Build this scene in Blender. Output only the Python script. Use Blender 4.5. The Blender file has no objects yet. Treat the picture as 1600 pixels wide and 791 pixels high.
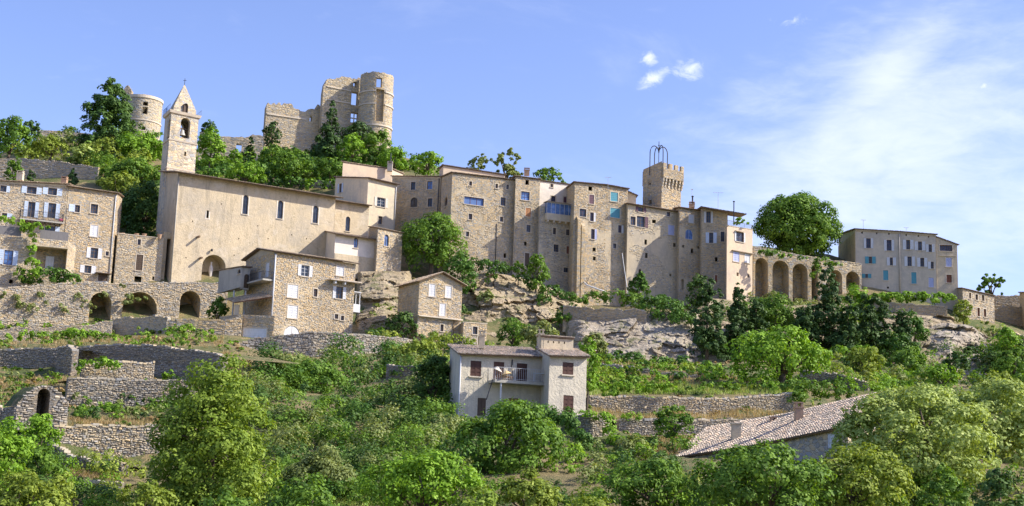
import bpy, math, random
import numpy as np
from mathutils import Vector, Matrix, noise

# ------------------------------------------------------------------ camera
F = 2150.0                      # focal length in units of 1/1600 picture width
PITCH = math.atan(385.0 / F)
ROLL = math.atan(0.035)
scene = bpy.context.scene
col = scene.collection
_f = Vector((0, math.cos(PITCH), math.sin(PITCH)))
_r0 = Vector((1, 0, 0)); _u0 = Vector((0, -math.sin(PITCH), math.cos(PITCH)))
_r = _r0 * math.cos(ROLL) + _u0 * math.sin(ROLL)
_u = _u0 * math.cos(ROLL) - _r0 * math.sin(ROLL)
cam_d = bpy.data.cameras.new('camera'); cam = bpy.data.objects.new('camera', cam_d); col.objects.link(cam)
cam_d.sensor_width = 36; cam_d.lens = 36 * F / 1600; cam_d.clip_start = 0.5; cam_d.clip_end = 9000
cam.matrix_world = Matrix(((_r.x, _u.x, -_f.x, 0), (_r.y, _u.y, -_f.y, 0), (_r.z, _u.z, -_f.z, 0), (0, 0, 0, 1)))
scene.camera = cam

# ------------------------------------------------------------------ sky, sun, exposure
SUN_AZ = math.radians(3)       # from +X towards the viewer
SUN_EL = math.radians(38)
world = bpy.data.worlds.new('World'); scene.world = world; world.use_nodes = True
wn = world.node_tree.nodes; wl = world.node_tree.links; wn.clear()
sky = wn.new('ShaderNodeTexSky'); sky.sky_type = 'NISHITA'; sky.sun_disc = False
sky.sun_elevation = SUN_EL; sky.sun_rotation = math.atan2(math.cos(SUN_AZ), -math.sin(SUN_AZ))
sky.altitude = 600; sky.air_density = 1.0; sky.dust_density = 1.6; sky.ozone_density = 3.0
wbg = wn.new('ShaderNodeBackground'); wbg.inputs['Strength'].default_value = 0.135
wout = wn.new('ShaderNodeOutputWorld')
def wm(op, a, b=None, c=None):
    n = wn.new('ShaderNodeMath'); n.operation = op
    for i, v in enumerate((a, b, c)):
        if v is None: continue
        if isinstance(v, (int, float)): n.inputs[i].default_value = v
        else: wl.new(v, n.inputs[i])
    return n.outputs[0]
wtc = wn.new('ShaderNodeTexCoord')
def sky_dir(px, py):
    return (_f + _r * ((px - 800) / F) + _u * ((395.5 - py) / F)).normalized()
def wblob(px, py, rx, ry, tilt=0.0):
    """soft elliptical patch of sky round a direction, 1 in the middle, 0 at the rim"""
    d = sky_dir(px, py)
    e = Vector((d.y, -d.x, 0)).normalized(); n = d.cross(e) * -1
    ex = e * math.cos(tilt) + n * math.sin(tilt); ny = n * math.cos(tilt) - e * math.sin(tilt)
    def dot(v):
        q = wn.new('ShaderNodeVectorMath'); q.operation = 'DOT_PRODUCT'
        wl.new(wtc.outputs['Generated'], q.inputs[0]); q.inputs[1].default_value = v; return q.outputs['Value']
    a = wm('DIVIDE', dot(ex), rx / F); b = wm('DIVIDE', dot(ny), ry / F)
    r = wm('SQRT', wm('ADD', wm('MULTIPLY', a, a), wm('MULTIPLY', b, b)))
    k = wm('SUBTRACT', 1.0, r); k = wm('MAXIMUM', k, 0.0)
    return wm('MULTIPLY', k, wm('GREATER_THAN', dot(d), 0.0))
def wnoise(scale, rot, sc, detail, rough, dist=0.0):
    m = wn.new('ShaderNodeMapping'); m.inputs['Rotation'].default_value = rot; m.inputs['Scale'].default_value = sc
    wl.new(wtc.outputs['Generated'], m.inputs['Vector'])
    n = wn.new('ShaderNodeTexNoise'); n.inputs['Scale'].default_value = scale; n.inputs['Detail'].default_value = detail
    n.inputs['Roughness'].default_value = rough; n.inputs['Distortion'].default_value = dist
    wl.new(m.outputs[0], n.inputs['Vector']); return n.outputs['Fac']
def wsmooth(v, a, b):
    n = wn.new('ShaderNodeMapRange'); n.interpolation_type = 'SMOOTHSTEP'
    n.inputs['From Min'].default_value = a; n.inputs['From Max'].default_value = b
    wl.new(v, n.inputs['Value']); return n.outputs['Result']
# thin cirrus fanning up from the lower right, and a broken cumulus scrap
cir = wm('MAXIMUM', wm('MULTIPLY', wblob(1370, 235, 470, 260, 0.3), 0.95), wm('MULTIPLY', wblob(1385, 120, 240, 110, 0.8), 0.95))
cir = wm('MAXIMUM', cir, wm('MULTIPLY', wblob(1600, 330, 560, 170, 0.1), 0.7))
streak = wnoise(9.0, (0, 0.5, 0.0), (1.0, 1.0, 2.6), 9, 0.62, 0.8)
fine = wnoise(26.0, (0, 0.75, 0.2), (1, 1, 3.0), 6, 0.6, 0.4)
cm = wm('ADD', wm('MULTIPLY', cir, 1.15), wm('MULTIPLY', wm('SUBTRACT', streak, 0.5), 0.9))
cm = wm('ADD', cm, wm('MULTIPLY', wm('SUBTRACT', fine, 0.5), 0.8))
cm = wm('MULTIPLY', wsmooth(cm, 0.08, 1.3), 0.68)
allsky = wm('MULTIPLY', wsmooth(wnoise(5.0, (0.3, 0.1, 0.4), (1, 1, 2.2), 8, 0.6, 0.5), 0.52, 0.85), 0.35)
cm = wm('MAXIMUM', cm, allsky)
puff = wm('MAXIMUM', wm('MAXIMUM', wblob(1075, 108, 34, 26, 0), wblob(1022, 122, 38, 20, 0.5)), wblob(1016, 92, 26, 18, 0))
puff = wm('MAXIMUM', puff, wm('MAXIMUM', wblob(1538, 134, 14, 14, 0), wm('MULTIPLY', wblob(1240, 33, 60, 14, 0), 0.45)))
pn = wnoise(75.0, (0, 0, 0), (1, 1, 1.3), 7, 0.65, 0.6)
pm = wm('ADD', puff, wm('MULTIPLY', wm('SUBTRACT', pn, 0.5), 1.9))
pm = wm('MULTIPLY', wm('MULTIPLY', wsmooth(pm, 0.2, 1.1), 0.85), wsmooth(puff, 0.0, 0.25))
cm = wm('MAXIMUM', cm, pm)
tint = wn.new('ShaderNodeMix'); tint.data_type = 'RGBA'; tint.blend_type = 'MULTIPLY'; tint.inputs['Factor'].default_value = 1.0
tint.inputs['B'].default_value = (1.03, 0.935, 1.13, 1)
wl.new(sky.outputs[0], tint.inputs['A'])
wmix = wn.new('ShaderNodeMix'); wmix.data_type = 'RGBA'
wl.new(cm, wmix.inputs['Factor']); wl.new(tint.outputs['Result'], wmix.inputs['A'])
wmix.inputs['B'].default_value = (4.9, 5.2, 6.1, 1)
wl.new(wmix.outputs['Result'], wbg.inputs['Color']); wl.new(wbg.outputs[0], wout.inputs['Surface'])

sun_d = bpy.data.lights.new('sun', 'SUN'); sun_d.energy = 4.6; sun_d.angle = math.radians(0.53); sun_d.color = (1.0, 0.925, 0.79)
sun = bpy.data.objects.new('sun', sun_d); col.objects.link(sun)
_s = Vector((math.cos(SUN_EL) * math.cos(SUN_AZ), -math.cos(SUN_EL) * math.sin(SUN_AZ), math.sin(SUN_EL)))
sun.rotation_euler = _s.to_track_quat('Z', 'Y').to_euler(); sun.location = (120, -120, 140)
vs = scene.view_settings; vs.view_transform = 'Standard'; vs.look = 'None'; vs.gamma = 1; vs.use_curve_mapping = False
vs.exposure = 0.77
scene.cycles.max_bounces = 6; scene.cycles.diffuse_bounces = 3; scene.cycles.transparent_max_bounces = 8

# ------------------------------------------------------------------ picture point -> place
def ray(px, py):
    return _f + _r * ((px - 800) / F) + _u * ((395.5 - py) / F)
def P(px, py, Y=None, Z=None):
    d = ray(px, py)
    return d * (Y / d.y) if Y is not None else d * (Z / d.z)
def zat(x, y, py):
    """height of the point on the vertical through (x, y) that lies at picture row py"""
    b = (395.5 - py) / F
    return (b * (x * _f.x + y * _f.y) - (x * _u.x + y * _u.y)) / (_u.z - b * _f.z)

# ------------------------------------------------------------------ materials
MATS = {}
def newmat(name):
    m = bpy.data.materials.new(name); m.use_nodes = True
    nt = m.node_tree; nt.nodes.clear()
    out = nt.nodes.new('ShaderNodeOutputMaterial'); b = nt.nodes.new('ShaderNodeBsdfPrincipled')
    nt.links.new(b.outputs[0], out.inputs[0]); b.inputs['Roughness'].default_value = 0.9
    b.inputs['Specular IOR Level'].default_value = 0.25
    MATS[name] = m
    return m, nt, b
def N(nt, t, **kw):
    n = nt.nodes.new(t)
    for k, v in kw.items():
        if k in ('data_type', 'blend_type', 'feature', 'operation', 'interpolation_type', 'wave_type', 'bands_direction', 'attribute_name', 'attribute_type'): setattr(n, k, v)
    return n
def setin(nt, n, name, v):
    s = n.inputs[name]
    if hasattr(v, 'is_linked') or isinstance(v, bpy.types.NodeSocket): nt.links.new(v, s)
    else: s.default_value = v
def tnoise(nt, vec, scale, detail=4, rough=0.55, dist=0.0):
    n = N(nt, 'ShaderNodeTexNoise'); setin(nt, n, 'Vector', vec); setin(nt, n, 'Scale', scale)
    setin(nt, n, 'Detail', detail); setin(nt, n, 'Roughness', rough); setin(nt, n, 'Distortion', dist); return n.outputs['Fac']
def tmap(nt, vec, scale=(1, 1, 1), rot=(0, 0, 0)):
    n = N(nt, 'ShaderNodeMapping'); nt.links.new(vec, n.inputs['Vector']); n.inputs['Scale'].default_value = scale
    n.inputs['Rotation'].default_value = rot; return n.outputs[0]
def rng(nt, v, a, b, c=0.0, d=1.0):
    n = N(nt, 'ShaderNodeMapRange', interpolation_type='SMOOTHSTEP'); setin(nt, n, 'Value', v)
    for k, q in zip(('From Min', 'From Max', 'To Min', 'To Max'), (a, b, c, d)): n.inputs[k].default_value = q
    return n.outputs['Result']
def mixc(nt, fac, a, b, mode='MIX'):
    n = N(nt, 'ShaderNodeMix', data_type='RGBA', blend_type=mode)
    setin(nt, n, 'Factor', fac)
    for k, v in (('A', a), ('B', b)):
        s = n.inputs[k] if False else [i for i in n.inputs if i.name == k and i.type == 'RGBA'][0]
        if isinstance(v, bpy.types.NodeSocket): nt.links.new(v, s)
        else: s.default_value = (*v, 1) if len(v) == 3 else v
    return [o for o in n.outputs if o.type == 'RGBA'][0]
def mth(nt, op, a, b=None):
    n = N(nt, 'ShaderNodeMath', operation=op)
    for i, v in enumerate((a, b)):
        if v is None: continue
        if isinstance(v, bpy.types.NodeSocket): nt.links.new(v, n.inputs[i])
        else: n.inputs[i].default_value = v
    return n.outputs[0]
def pos(nt): return N(nt, 'ShaderNodeNewGeometry').outputs['Position']
def bump(nt, b, h, strength=0.5, dist=0.05):
    n = N(nt, 'ShaderNodeBump'); nt.links.new(h, n.inputs['Height']); n.inputs['Strength'].default_value = strength
    n.inputs['Distance'].default_value = dist; nt.links.new(n.outputs[0], b.inputs['Normal'])
def attr(nt, name='rnd'):
    n = N(nt, 'ShaderNodeAttribute', attribute_name=name); return n.outputs['Fac']
def ramp(nt, fac, cols):
    n = N(nt, 'ShaderNodeValToRGB'); nt.links.new(fac, n.inputs[0]); e = n.color_ramp.elements
    while len(e) < len(cols): e.new(0.5)
    for i, (p, c) in enumerate(cols): e[i].position = p; e[i].color = (*c, 1)
    return n.outputs['Color']
def sc(c, k): return tuple(min(0.95, v * k) for v in c)

def mat_stone(name, base, dark=0.68, light=1.3, warm=None):
    """single laid stones: colour by stone, weathered in patches"""
    m, nt, b = newmat(name); p = pos(nt); r = attr(nt)
    warm = warm or (base[0] * 1.08, base[1] * 0.98, base[2] * 0.84)
    grey = (sum(base) / 3 * 0.92,) * 3
    c = ramp(nt, r, [(0.0, sc(base, dark)), (0.25, sc(grey, 0.95)), (0.5, base), (0.75, warm), (1.0, sc(base, light))])
    n1 = tnoise(nt, p, 0.35, 5, 0.6); n2 = tnoise(nt, p, 7.0, 4, 0.6)
    c = mixc(nt, rng(nt, n1, 0.35, 0.7, 0, 0.45), c, sc(grey, 0.72))
    c = mixc(nt, rng(nt, n2, 0.3, 0.75, 0, 0.5), c, sc(base, 0.55))
    nt.links.new(c, b.inputs['Base Color']); bump(nt, b, tnoise(nt, p, 14, 5, 0.65), 0.6, 0.03); return m
def mat_rubble(name, base, mortar, scale=3.2):
    """rubble masonry too far off to pick the stones apart"""
    m, nt, b = newmat(name); p = pos(nt)
    v = tmap(nt, p, (1, 1, 1.7))
    vo = N(nt, 'ShaderNodeTexVoronoi'); nt.links.new(v, vo.inputs['Vector']); vo.inputs['Scale'].default_value = scale
    ve = N(nt, 'ShaderNodeTexVoronoi', feature='DISTANCE_TO_EDGE'); nt.links.new(v, ve.inputs['Vector']); ve.inputs['Scale'].default_value = scale
    sepr = N(nt, 'ShaderNodeSeparateColor'); nt.links.new(vo.outputs['Color'], sepr.inputs[0])
    grey = (sum(base) / 3 * 0.9,) * 3
    c = ramp(nt, sepr.outputs[0], [(0.0, sc(base, 0.6)), (0.3, grey), (0.55, base), (0.8, (base[0] * 1.15, base[1], base[2] * 0.8)), (1.0, sc(base, 1.35))])
    e = rng(nt, ve.outputs['Distance'], 0.02, 0.10)
    pl = rng(nt, tnoise(nt, p, 0.22, 5, 0.6, 0.5), 0.5, 0.62)
    e2 = mth(nt, 'MULTIPLY', e, mth(nt, 'SUBTRACT', 1.0, mth(nt, 'MULTIPLY', pl, 0.75)))
    c = mixc(nt, e2, mortar, c)
    st = tnoise(nt, tmap(nt, p, (1.2, 1.2, 0.12)), 1.0, 5, 0.6)
    c = mixc(nt, rng(nt, st, 0.5, 0.75, 0, 0.4), c, sc(base, 0.5))
    n2 = tnoise(nt, p, 5.0, 4, 0.6); c = mixc(nt, rng(nt, n2, 0.4, 0.8, 0, 0.35), c, sc(base, 0.6))
    nt.links.new(c, b.inputs['Base Color'])
    h = mth(nt, 'ADD', mth(nt, 'MULTIPLY', e2, 0.7), mth(nt, 'MULTIPLY', n2, 0.5)); bump(nt, b, h, 0.9, 0.09); return m
def mat_plaster(name, base, stain=0.35, rough=0.5, old=0.0):
    m, nt, b = newmat(name); p = pos(nt)
    n1 = tnoise(nt, p, 0.25, 6, 0.62, 0.4); n2 = tnoise(nt, p, 2.2, 6, 0.65); st = tnoise(nt, tmap(nt, p, (0.9, 0.9, 0.12)), 1.0, 7, 0.66, 0.6)
    grey = tuple(0.6 * v + 0.4 * sum(base) / 3 for v in base)
    c = mixc(nt, rng(nt, n1, 0.35, 0.68, 0, 0.8), base, sc(grey, 0.78))
    c = mixc(nt, rng(nt, n2, 0.42, 0.75, 0, 0.45), c, sc(base, 1.22))
    c = mixc(nt, rng(nt, st, 0.48, 0.75, 0, stain), c, sc(grey, 0.42))
    n3 = tnoise(nt, p, 6.0, 5, 0.7); c = mixc(nt, rng(nt, n3, 0.55, 0.8, 0, 0.35), c, sc(base, 0.6))
    if old:                                                                 # patched render: lost coats, rubble showing, pale repairs
        q1 = tnoise(nt, p, 0.5, 8, 0.7, 1.2); q2 = tnoise(nt, tmap(nt, p, (1, 1, 1.6)), 3.4, 3, 0.5)
        c = mixc(nt, rng(nt, q1, 0.53, 0.60, 0, 0.55 * old), c, mixc(nt, rng(nt, q2, 0.4, 0.6), sc(base, 0.55), sc(base, 0.95)))
        c = mixc(nt, rng(nt, tnoise(nt, p, 0.34, 7, 0.6, 0.9), 0.56, 0.66, 0, 0.5 * old), c, sc(grey, 1.2))
    nt.links.new(c, b.inputs['Base Color']); bump(nt, b, mth(nt, 'ADD', n3, mth(nt, 'MULTIPLY', n2, 0.8)), rough, 0.06); return m
def mat_paint(name, base, var=0.25, rough=0.6, slat=False):
    m, nt, b = newmat(name); p = pos(nt)
    n1 = tnoise(nt, tmap(nt, p, (4, 4, 0.8)), 2.0, 5, 0.6)
    c = mixc(nt, rng(nt, n1, 0.35, 0.75, 0, var * 2), base, sc(base, 0.62)); nt.links.new(c, b.inputs['Base Color'])
    b.inputs['Roughness'].default_value = rough; bump(nt, b, n1, 0.2, 0.01); return m
def mat_tile(name, base):
    m, nt, b = newmat(name); p = pos(nt); r = attr(nt)
    c = ramp(nt, r, [(0, sc(base, 0.5)), (0.3, (base[0] * 0.85, base[1] * 0.85, base[2] * 0.9)), (0.55, base), (0.8, (base[0] * 1.08, base[1] * 0.93, base[2] * 0.82)), (1, sc(base, 1.35))])
    n1 = tnoise(nt, p, 3.0, 5, 0.65); c = mixc(nt, rng(nt, n1, 0.42, 0.72, 0, 0.6), c, (0.16, 0.15, 0.13))
    nt.links.new(c, b.inputs['Base Color']); bump(nt, b, tnoise(nt, p, 12, 4, 0.6), 0.3, 0.02); return m
def mat_glass(name='glass', base=(0.03, 0.04, 0.06)):
    m, nt, b = newmat(name); p = pos(nt)
    c = mixc(nt, rng(nt, tnoise(nt, p, 1.2, 3), 0.35, 0.7), base, sc(base, 2.2)); nt.links.new(c, b.inputs['Base Color'])
    b.inputs['Roughness'].default_value = 0.12; b.inputs['Specular IOR Level'].default_value = 0.3
    bump(nt, b, tnoise(nt, p, 1.5, 2), 0.12, 0.05); return m
def mat_leaf(name, c0, c1, c2, trans=0.35):
    m = bpy.data.materials.new(name); m.use_nodes = True; nt = m.node_tree; nt.nodes.clear(); MATS[name] = m
    out = nt.nodes.new('ShaderNodeOutputMaterial'); b = nt.nodes.new('ShaderNodeBsdfPrincipled'); t = nt.nodes.new('ShaderNodeBsdfTranslucent')
    mx = nt.nodes.new('ShaderNodeMixShader'); mx.inputs[0].default_value = trans
    c = ramp(nt, attr(nt), [(0, c0), (0.5, c1), (1, c2)])
    nt.links.new(c, b.inputs['Base Color']); b.inputs['Roughness'].default_value = 0.6; b.inputs['Specular IOR Level'].default_value = 0.2
    tc = mixc(nt, 1.0, c, (1.25, 1.2, 0.5), 'MULTIPLY'); nt.links.new(tc, t.inputs['Color'])
    nt.links.new(b.outputs[0], mx.inputs[1]); nt.links.new(t.outputs[0], mx.inputs[2]); nt.links.new(mx.outputs[0], out.inputs[0]); return m
def mat_ground(name='ground'):
    m, nt, b = newmat(name); p = pos(nt)
    n1 = tnoise(nt, p, 0.09, 6, 0.6, 0.4); n2 = tnoise(nt, p, 0.7, 6, 0.65); n3 = tnoise(nt, p, 5.0, 5, 0.7)
    c = mixc(nt, rng(nt, n1, 0.4, 0.6), (0.10, 0.13, 0.04), (0.25, 0.20, 0.10))
    c = mixc(nt, rng(nt, n2, 0.5, 0.66, 0, 0.85), c, (0.34, 0.25, 0.13))
    c = mixc(nt, rng(nt, n3, 0.45, 0.75, 0, 0.7), c, (0.07, 0.085, 0.03))
    nt.links.new(c, b.inputs['Base Color']); bump(nt, b, mth(nt, 'ADD', n2, n3), 1.0, 0.25); return m
def mat_rock(name, base, dark, scale=0.5):
    m, nt, b = newmat(name); p = pos(nt)
    s = tmap(nt, p, (0.5, 0.5, 2.2), (0.2, 0.4, 0.2)); v = tmap(nt, p, (1.6, 1.6, 0.2))
    n1 = tnoise(nt, p, 0.22, 7, 0.62, 0.5); n2 = tnoise(nt, s, 1.3, 8, 0.68, 0.5); n3 = tnoise(nt, p, 6, 6, 0.7); n4 = tnoise(nt, v, 0.9, 6, 0.6)
    c = mixc(nt, rng(nt, n1, 0.36, 0.64), sc(dark, 1.5), base)
    c = mixc(nt, rng(nt, n2, 0.46, 0.62, 0, 0.75), c, dark); c = mixc(nt, rng(nt, n4, 0.5, 0.72, 0, 0.5), c, sc(dark, 0.75))
    c = mixc(nt, rng(nt, n3, 0.5, 0.75, 0, 0.5), c, sc(base, 1.2))
    g = mth(nt, 'MULTIPLY', rng(nt, tnoise(nt, p, 0.5, 6, 0.7), 0.52, 0.62), 0.7); c = mixc(nt, g, c, (0.13, 0.14, 0.05))
    nt.links.new(c, b.inputs['Base Color']); bump(nt, b, mth(nt, 'ADD', mth(nt, 'ADD', n2, n1), mth(nt, 'MULTIPLY', n3, 0.5)), 1.0, 0.3); return m

SAND = (0.47, 0.365, 0.235)
mat_stone('stone_warm', (0.59, 0.48, 0.32)); mat_stone('stone_gold', (0.61, 0.475, 0.285)); mat_stone('stone_grey', (0.52, 0.445, 0.335), 0.5, 1.4)
mat_stone('stone_dry', (0.46, 0.405, 0.315), 0.45, 1.45); mat_stone('stone_pale', (0.60, 0.505, 0.345), 0.6, 1.25)
mat_rubble('mortar_warm', (0.50, 0.405, 0.27), (0.58, 0.485, 0.34)); mat_rubble('rubble', (0.46, 0.365, 0.225), (0.52, 0.425, 0.285), 2.6)
mat_rubble('rubble_pale', (0.51, 0.44, 0.32), (0.56, 0.485, 0.365), 2.2); mat_rubble('mortar_dark', (0.27, 0.235, 0.19), (0.20, 0.175, 0.14), 4)
mat_rubble('ashlar', (0.54, 0.465, 0.34), (0.59, 0.515, 0.39), 1.6)
mat_plaster('plaster_church', (0.58, 0.475, 0.32), 0.65, 1.2, 1.0); mat_plaster('plaster_cream', (0.66, 0.555, 0.39)); mat_plaster('plaster_white', (0.74, 0.66, 0.56), 0.15)
mat_plaster('plaster_pink', (0.63, 0.49, 0.345), 0.12, 0.2); mat_plaster('plaster_grey', (0.53, 0.46, 0.36), 0.3, 0.3); mat_plaster('render_grey', (0.62, 0.555, 0.43), 0.4, 1.0, 0.35)
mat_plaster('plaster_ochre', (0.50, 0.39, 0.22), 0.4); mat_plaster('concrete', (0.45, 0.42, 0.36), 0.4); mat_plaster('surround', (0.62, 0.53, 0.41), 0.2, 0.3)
mat_plaster('plaster_tan', (0.53, 0.44, 0.305), 0.4)
mat_paint('white_paint', (0.66, 0.67, 0.70)); mat_paint('pale_blue', (0.55, 0.64, 0.78)); mat_paint('lavender', (0.42, 0.46, 0.68)); mat_paint('turquoise', (0.10, 0.32, 0.40))
mat_paint('brown', (0.085, 0.042, 0.032)); mat_paint('red_brown', (0.22, 0.09, 0.055)); mat_paint('orange_wood', (0.42, 0.20, 0.09)); mat_paint('purple', (0.14, 0.075, 0.10))
mat_paint('pale_grey', (0.60, 0.62, 0.66)); mat_paint('wood', (0.20, 0.13, 0.08)); mat_paint('dark_wood', (0.10, 0.07, 0.05)); mat_paint('iron', (0.05, 0.05, 0.06), 0.1, 0.5)
mat_paint('zinc', (0.55, 0.56, 0.58), 0.15, 0.45); mat_paint('blue_rail', (0.16, 0.24, 0.45), 0.1); mat_paint('frame_pale', (0.62, 0.58, 0.52)); mat_paint('terracotta', (0.44, 0.29, 0.19))
mat_paint('blue_curtain', (0.10, 0.18, 0.40)); mat_paint('fence_grey', (0.20, 0.19, 0.19)); mat_paint('parasol_cloth', (0.72, 0.52, 0.26)); mat_paint('bell_metal', (0.45, 0.44, 0.40), 0.2, 0.35)
mat_paint('pink_flower', (0.6, 0.12, 0.2)); mat_paint('bark', (0.13, 0.10, 0.075), 0.4, 0.95)
mat_tile('tile', (0.54, 0.43, 0.30)); mat_tile('tile_pale', (0.58, 0.49, 0.39)); mat_tile('tile_dark', (0.38, 0.30, 0.22))
mat_glass(); mat_glass('glass_blue', (0.07, 0.13, 0.28))
mat_ground(); mat_rock('rock_tan', (0.47, 0.39, 0.265), (0.26, 0.205, 0.13)); mat_rock('rock_white', (0.48, 0.425, 0.34), (0.28, 0.235, 0.175)); mat_rock('rock_brown', (0.42, 0.35, 0.24), (0.22, 0.175, 0.11))
mat_leaf('leaf_green', (0.055, 0.121, 0.018), (0.128, 0.239, 0.030), (0.232, 0.373, 0.053), 0.32)
mat_leaf('leaf_lime', (0.083, 0.146, 0.018), (0.197, 0.287, 0.034), (0.333, 0.439, 0.073), 0.32)
mat_leaf('leaf_yellow', (0.105, 0.160, 0.021), (0.232, 0.307, 0.043), (0.380, 0.454, 0.086), 0.32)
mat_leaf('leaf_bright', (0.087, 0.186, 0.014), (0.189, 0.346, 0.028), (0.321, 0.506, 0.063), 0.3)
mat_leaf('leaf_dark', (0.035, 0.082, 0.019), (0.073, 0.145, 0.029), (0.137, 0.227, 0.046), 0.2)
mat_leaf('leaf_cypress', (0.024, 0.059, 0.015), (0.052, 0.105, 0.025), (0.102, 0.177, 0.045), 0.15)
mat_leaf('leaf_olive', (0.115, 0.156, 0.048), (0.218, 0.268, 0.086), (0.359, 0.410, 0.154), 0.32)
mat_leaf('leaf_pale', (0.172, 0.244, 0.052), (0.323, 0.411, 0.101), (0.506, 0.591, 0.194), 0.28)
mat_leaf('leaf_ivy', (0.033, 0.092, 0.017), (0.078, 0.172, 0.024), (0.165, 0.290, 0.048), 0.2)
mat_leaf('leaf_dry', (0.24, 0.16, 0.07), (0.40, 0.29, 0.14), (0.52, 0.42, 0.24), 0.3)
# ------------------------------------------------------------------ mesh helpers
class MB:
    def __init__(s): s.v = []; s.f = []; s.r = []; s.cur = 0.5
    def quad(s, a, b, c, d, r=None):
        n = len(s.v); s.v += [a, b, c, d]; s.f.append((n, n + 1, n + 2, n + 3)); s.r.append(s.cur if r is None else r)
    def poly(s, pts, r=None):
        n = len(s.v); s.v += list(pts); s.f.append(tuple(range(n, n + len(pts)))); s.r.append(s.cur if r is None else r)
    def hexa(s, p, r=None):
        """eight corners: 0-3 bottom ring, 4-7 top ring, both anticlockwise from above"""
        n = len(s.v); s.v += [tuple(q) for q in p]
        for f in ((3, 2, 1, 0), (4, 5, 6, 7), (0, 1, 5, 4), (1, 2, 6, 5), (2, 3, 7, 6), (3, 0, 4, 7)):
            s.f.append(tuple(n + i for i in f)); s.r.append(s.cur if r is None else r)
    def box(s, o, ex, ey, ez, r=None):
        o, ex, ey, ez = Vector(o), Vector(ex), Vector(ey), Vector(ez)
        s.hexa([o, o + ex, o + ex + ey, o + ey, o + ez, o + ex + ez, o + ex + ey + ez, o + ey + ez], r)
    def tube(s, pts, rad, seg=6, cap=True):
        pts = [Vector(p) for p in pts]; rad = rad if isinstance(rad, (list, tuple)) else [rad] * len(pts); rings = []
        for i, p in enumerate(pts):
            d = (pts[min(i + 1, len(pts) - 1)] - pts[max(i - 1, 0)]).normalized()
            a = d.cross(Vector((0.31, 0.17, 0.93)) if abs(d.z) < 0.9 else Vector((1, 0.2, 0))).normalized(); b = d.cross(a); n = len(s.v)
            for k in range(seg):
                t = 2 * math.pi * k / seg; s.v.append(tuple(p + (a * math.cos(t) + b * math.sin(t)) * rad[i]))
            rings.append(n)
        for i in range(len(rings) - 1):
            for k in range(seg):
                s.f.append((rings[i] + k, rings[i] + (k + 1) % seg, rings[i + 1] + (k + 1) % seg, rings[i + 1] + k)); s.r.append(s.cur)
        if cap:
            s.f.append(tuple(rings[0] + k for k in range(seg))[::-1]); s.r.append(s.cur)
            s.f.append(tuple(rings[-1] + k for k in range(seg))); s.r.append(s.cur)
    def lathe(s, c, prof, seg=14):
        c = Vector(c); n0 = len(s.v)
        for r, z in prof:
            for k in range(seg):
                t = 2 * math.pi * k / seg; s.v.append((c.x + r * math.cos(t), c.y + r * math.sin(t), c.z + z))
        for i in range(len(prof) - 1):
            for k in range(seg):
                a = n0 + i * seg; s.f.append((a + k, a + (k + 1) % seg, a + seg + (k + 1) % seg, a + seg + k)); s.r.append(s.cur)
    def build(s, name, mat, parent=None, kind=None, smooth=False):
        me = bpy.data.meshes.new(name)
        me.from_pydata([tuple(v) for v in s.v], [], s.f)
        a = me.attributes.new('rnd', 'FLOAT', 'FACE'); a.data.foreach_set('value', np.array(s.r, dtype=np.float32))
        if smooth: me.polygons.foreach_set('use_smooth', np.ones(len(me.polygons), dtype=bool))
        me.materials.append(MATS[mat]); me.update()
        return link(name, me, parent, kind)
def link(name, me, parent=None, kind=None):
    o = bpy.data.objects.new(name, me); col.objects.link(o)
    if parent is not None:
        o.parent = parent
        if parent.type == 'EMPTY': o.matrix_parent_inverse = Matrix.Translation(-ROOT[parent.name])
    if kind: o['kind'] = kind
    return o
ROOT = {}
def thing(name, label, cat, loc, group=None):
    o = bpy.data.objects.new(name, None); col.objects.link(o); o.location = loc; ROOT[o.name] = Vector(loc)
    o.empty_display_size = 0.5; o['label'] = label; o['category'] = cat
    if group: o['group'] = group
    return o
def tag(o, label, cat, group=None):
    o['label'] = label; o['category'] = cat
    if group: o['group'] = group
    return o

# ------------------------------------------------------------------ walls with openings
class Plane:
    """a wall face from p0 to p1 (left to right seen from outside): u along, v height, w depth into the wall"""
    def __init__(s, p0, p1):
        s.p0 = Vector((p0[0], p0[1])); d = Vector((p1[0], p1[1])) - s.p0; s.L = d.length; s.d = d.normalized(); s.n = Vector((s.d.y, -s.d.x))
        s.us = []
    def __call__(s, u, v, w=0.0):
        return (s.p0.x + s.d.x * u - s.n.x * w, s.p0.y + s.d.y * u - s.n.y * w, v)
    def hit(s, px, py):
        r = ray(px, py); den = r.x * s.n.x + r.y * s.n.y
        if abs(den) < 1e-6: return None
        t = (s.p0.x * s.n.x + s.p0.y * s.n.y) / den
        if t <= 0: return None
        q = r * t; return ((q.x - s.p0.x) * s.d.x + (q.y - s.p0.y) * s.d.y, q.z, t)
    def facing(s): return s.p0.x * s.n.x + s.p0.y * s.n.y < 0
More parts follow.
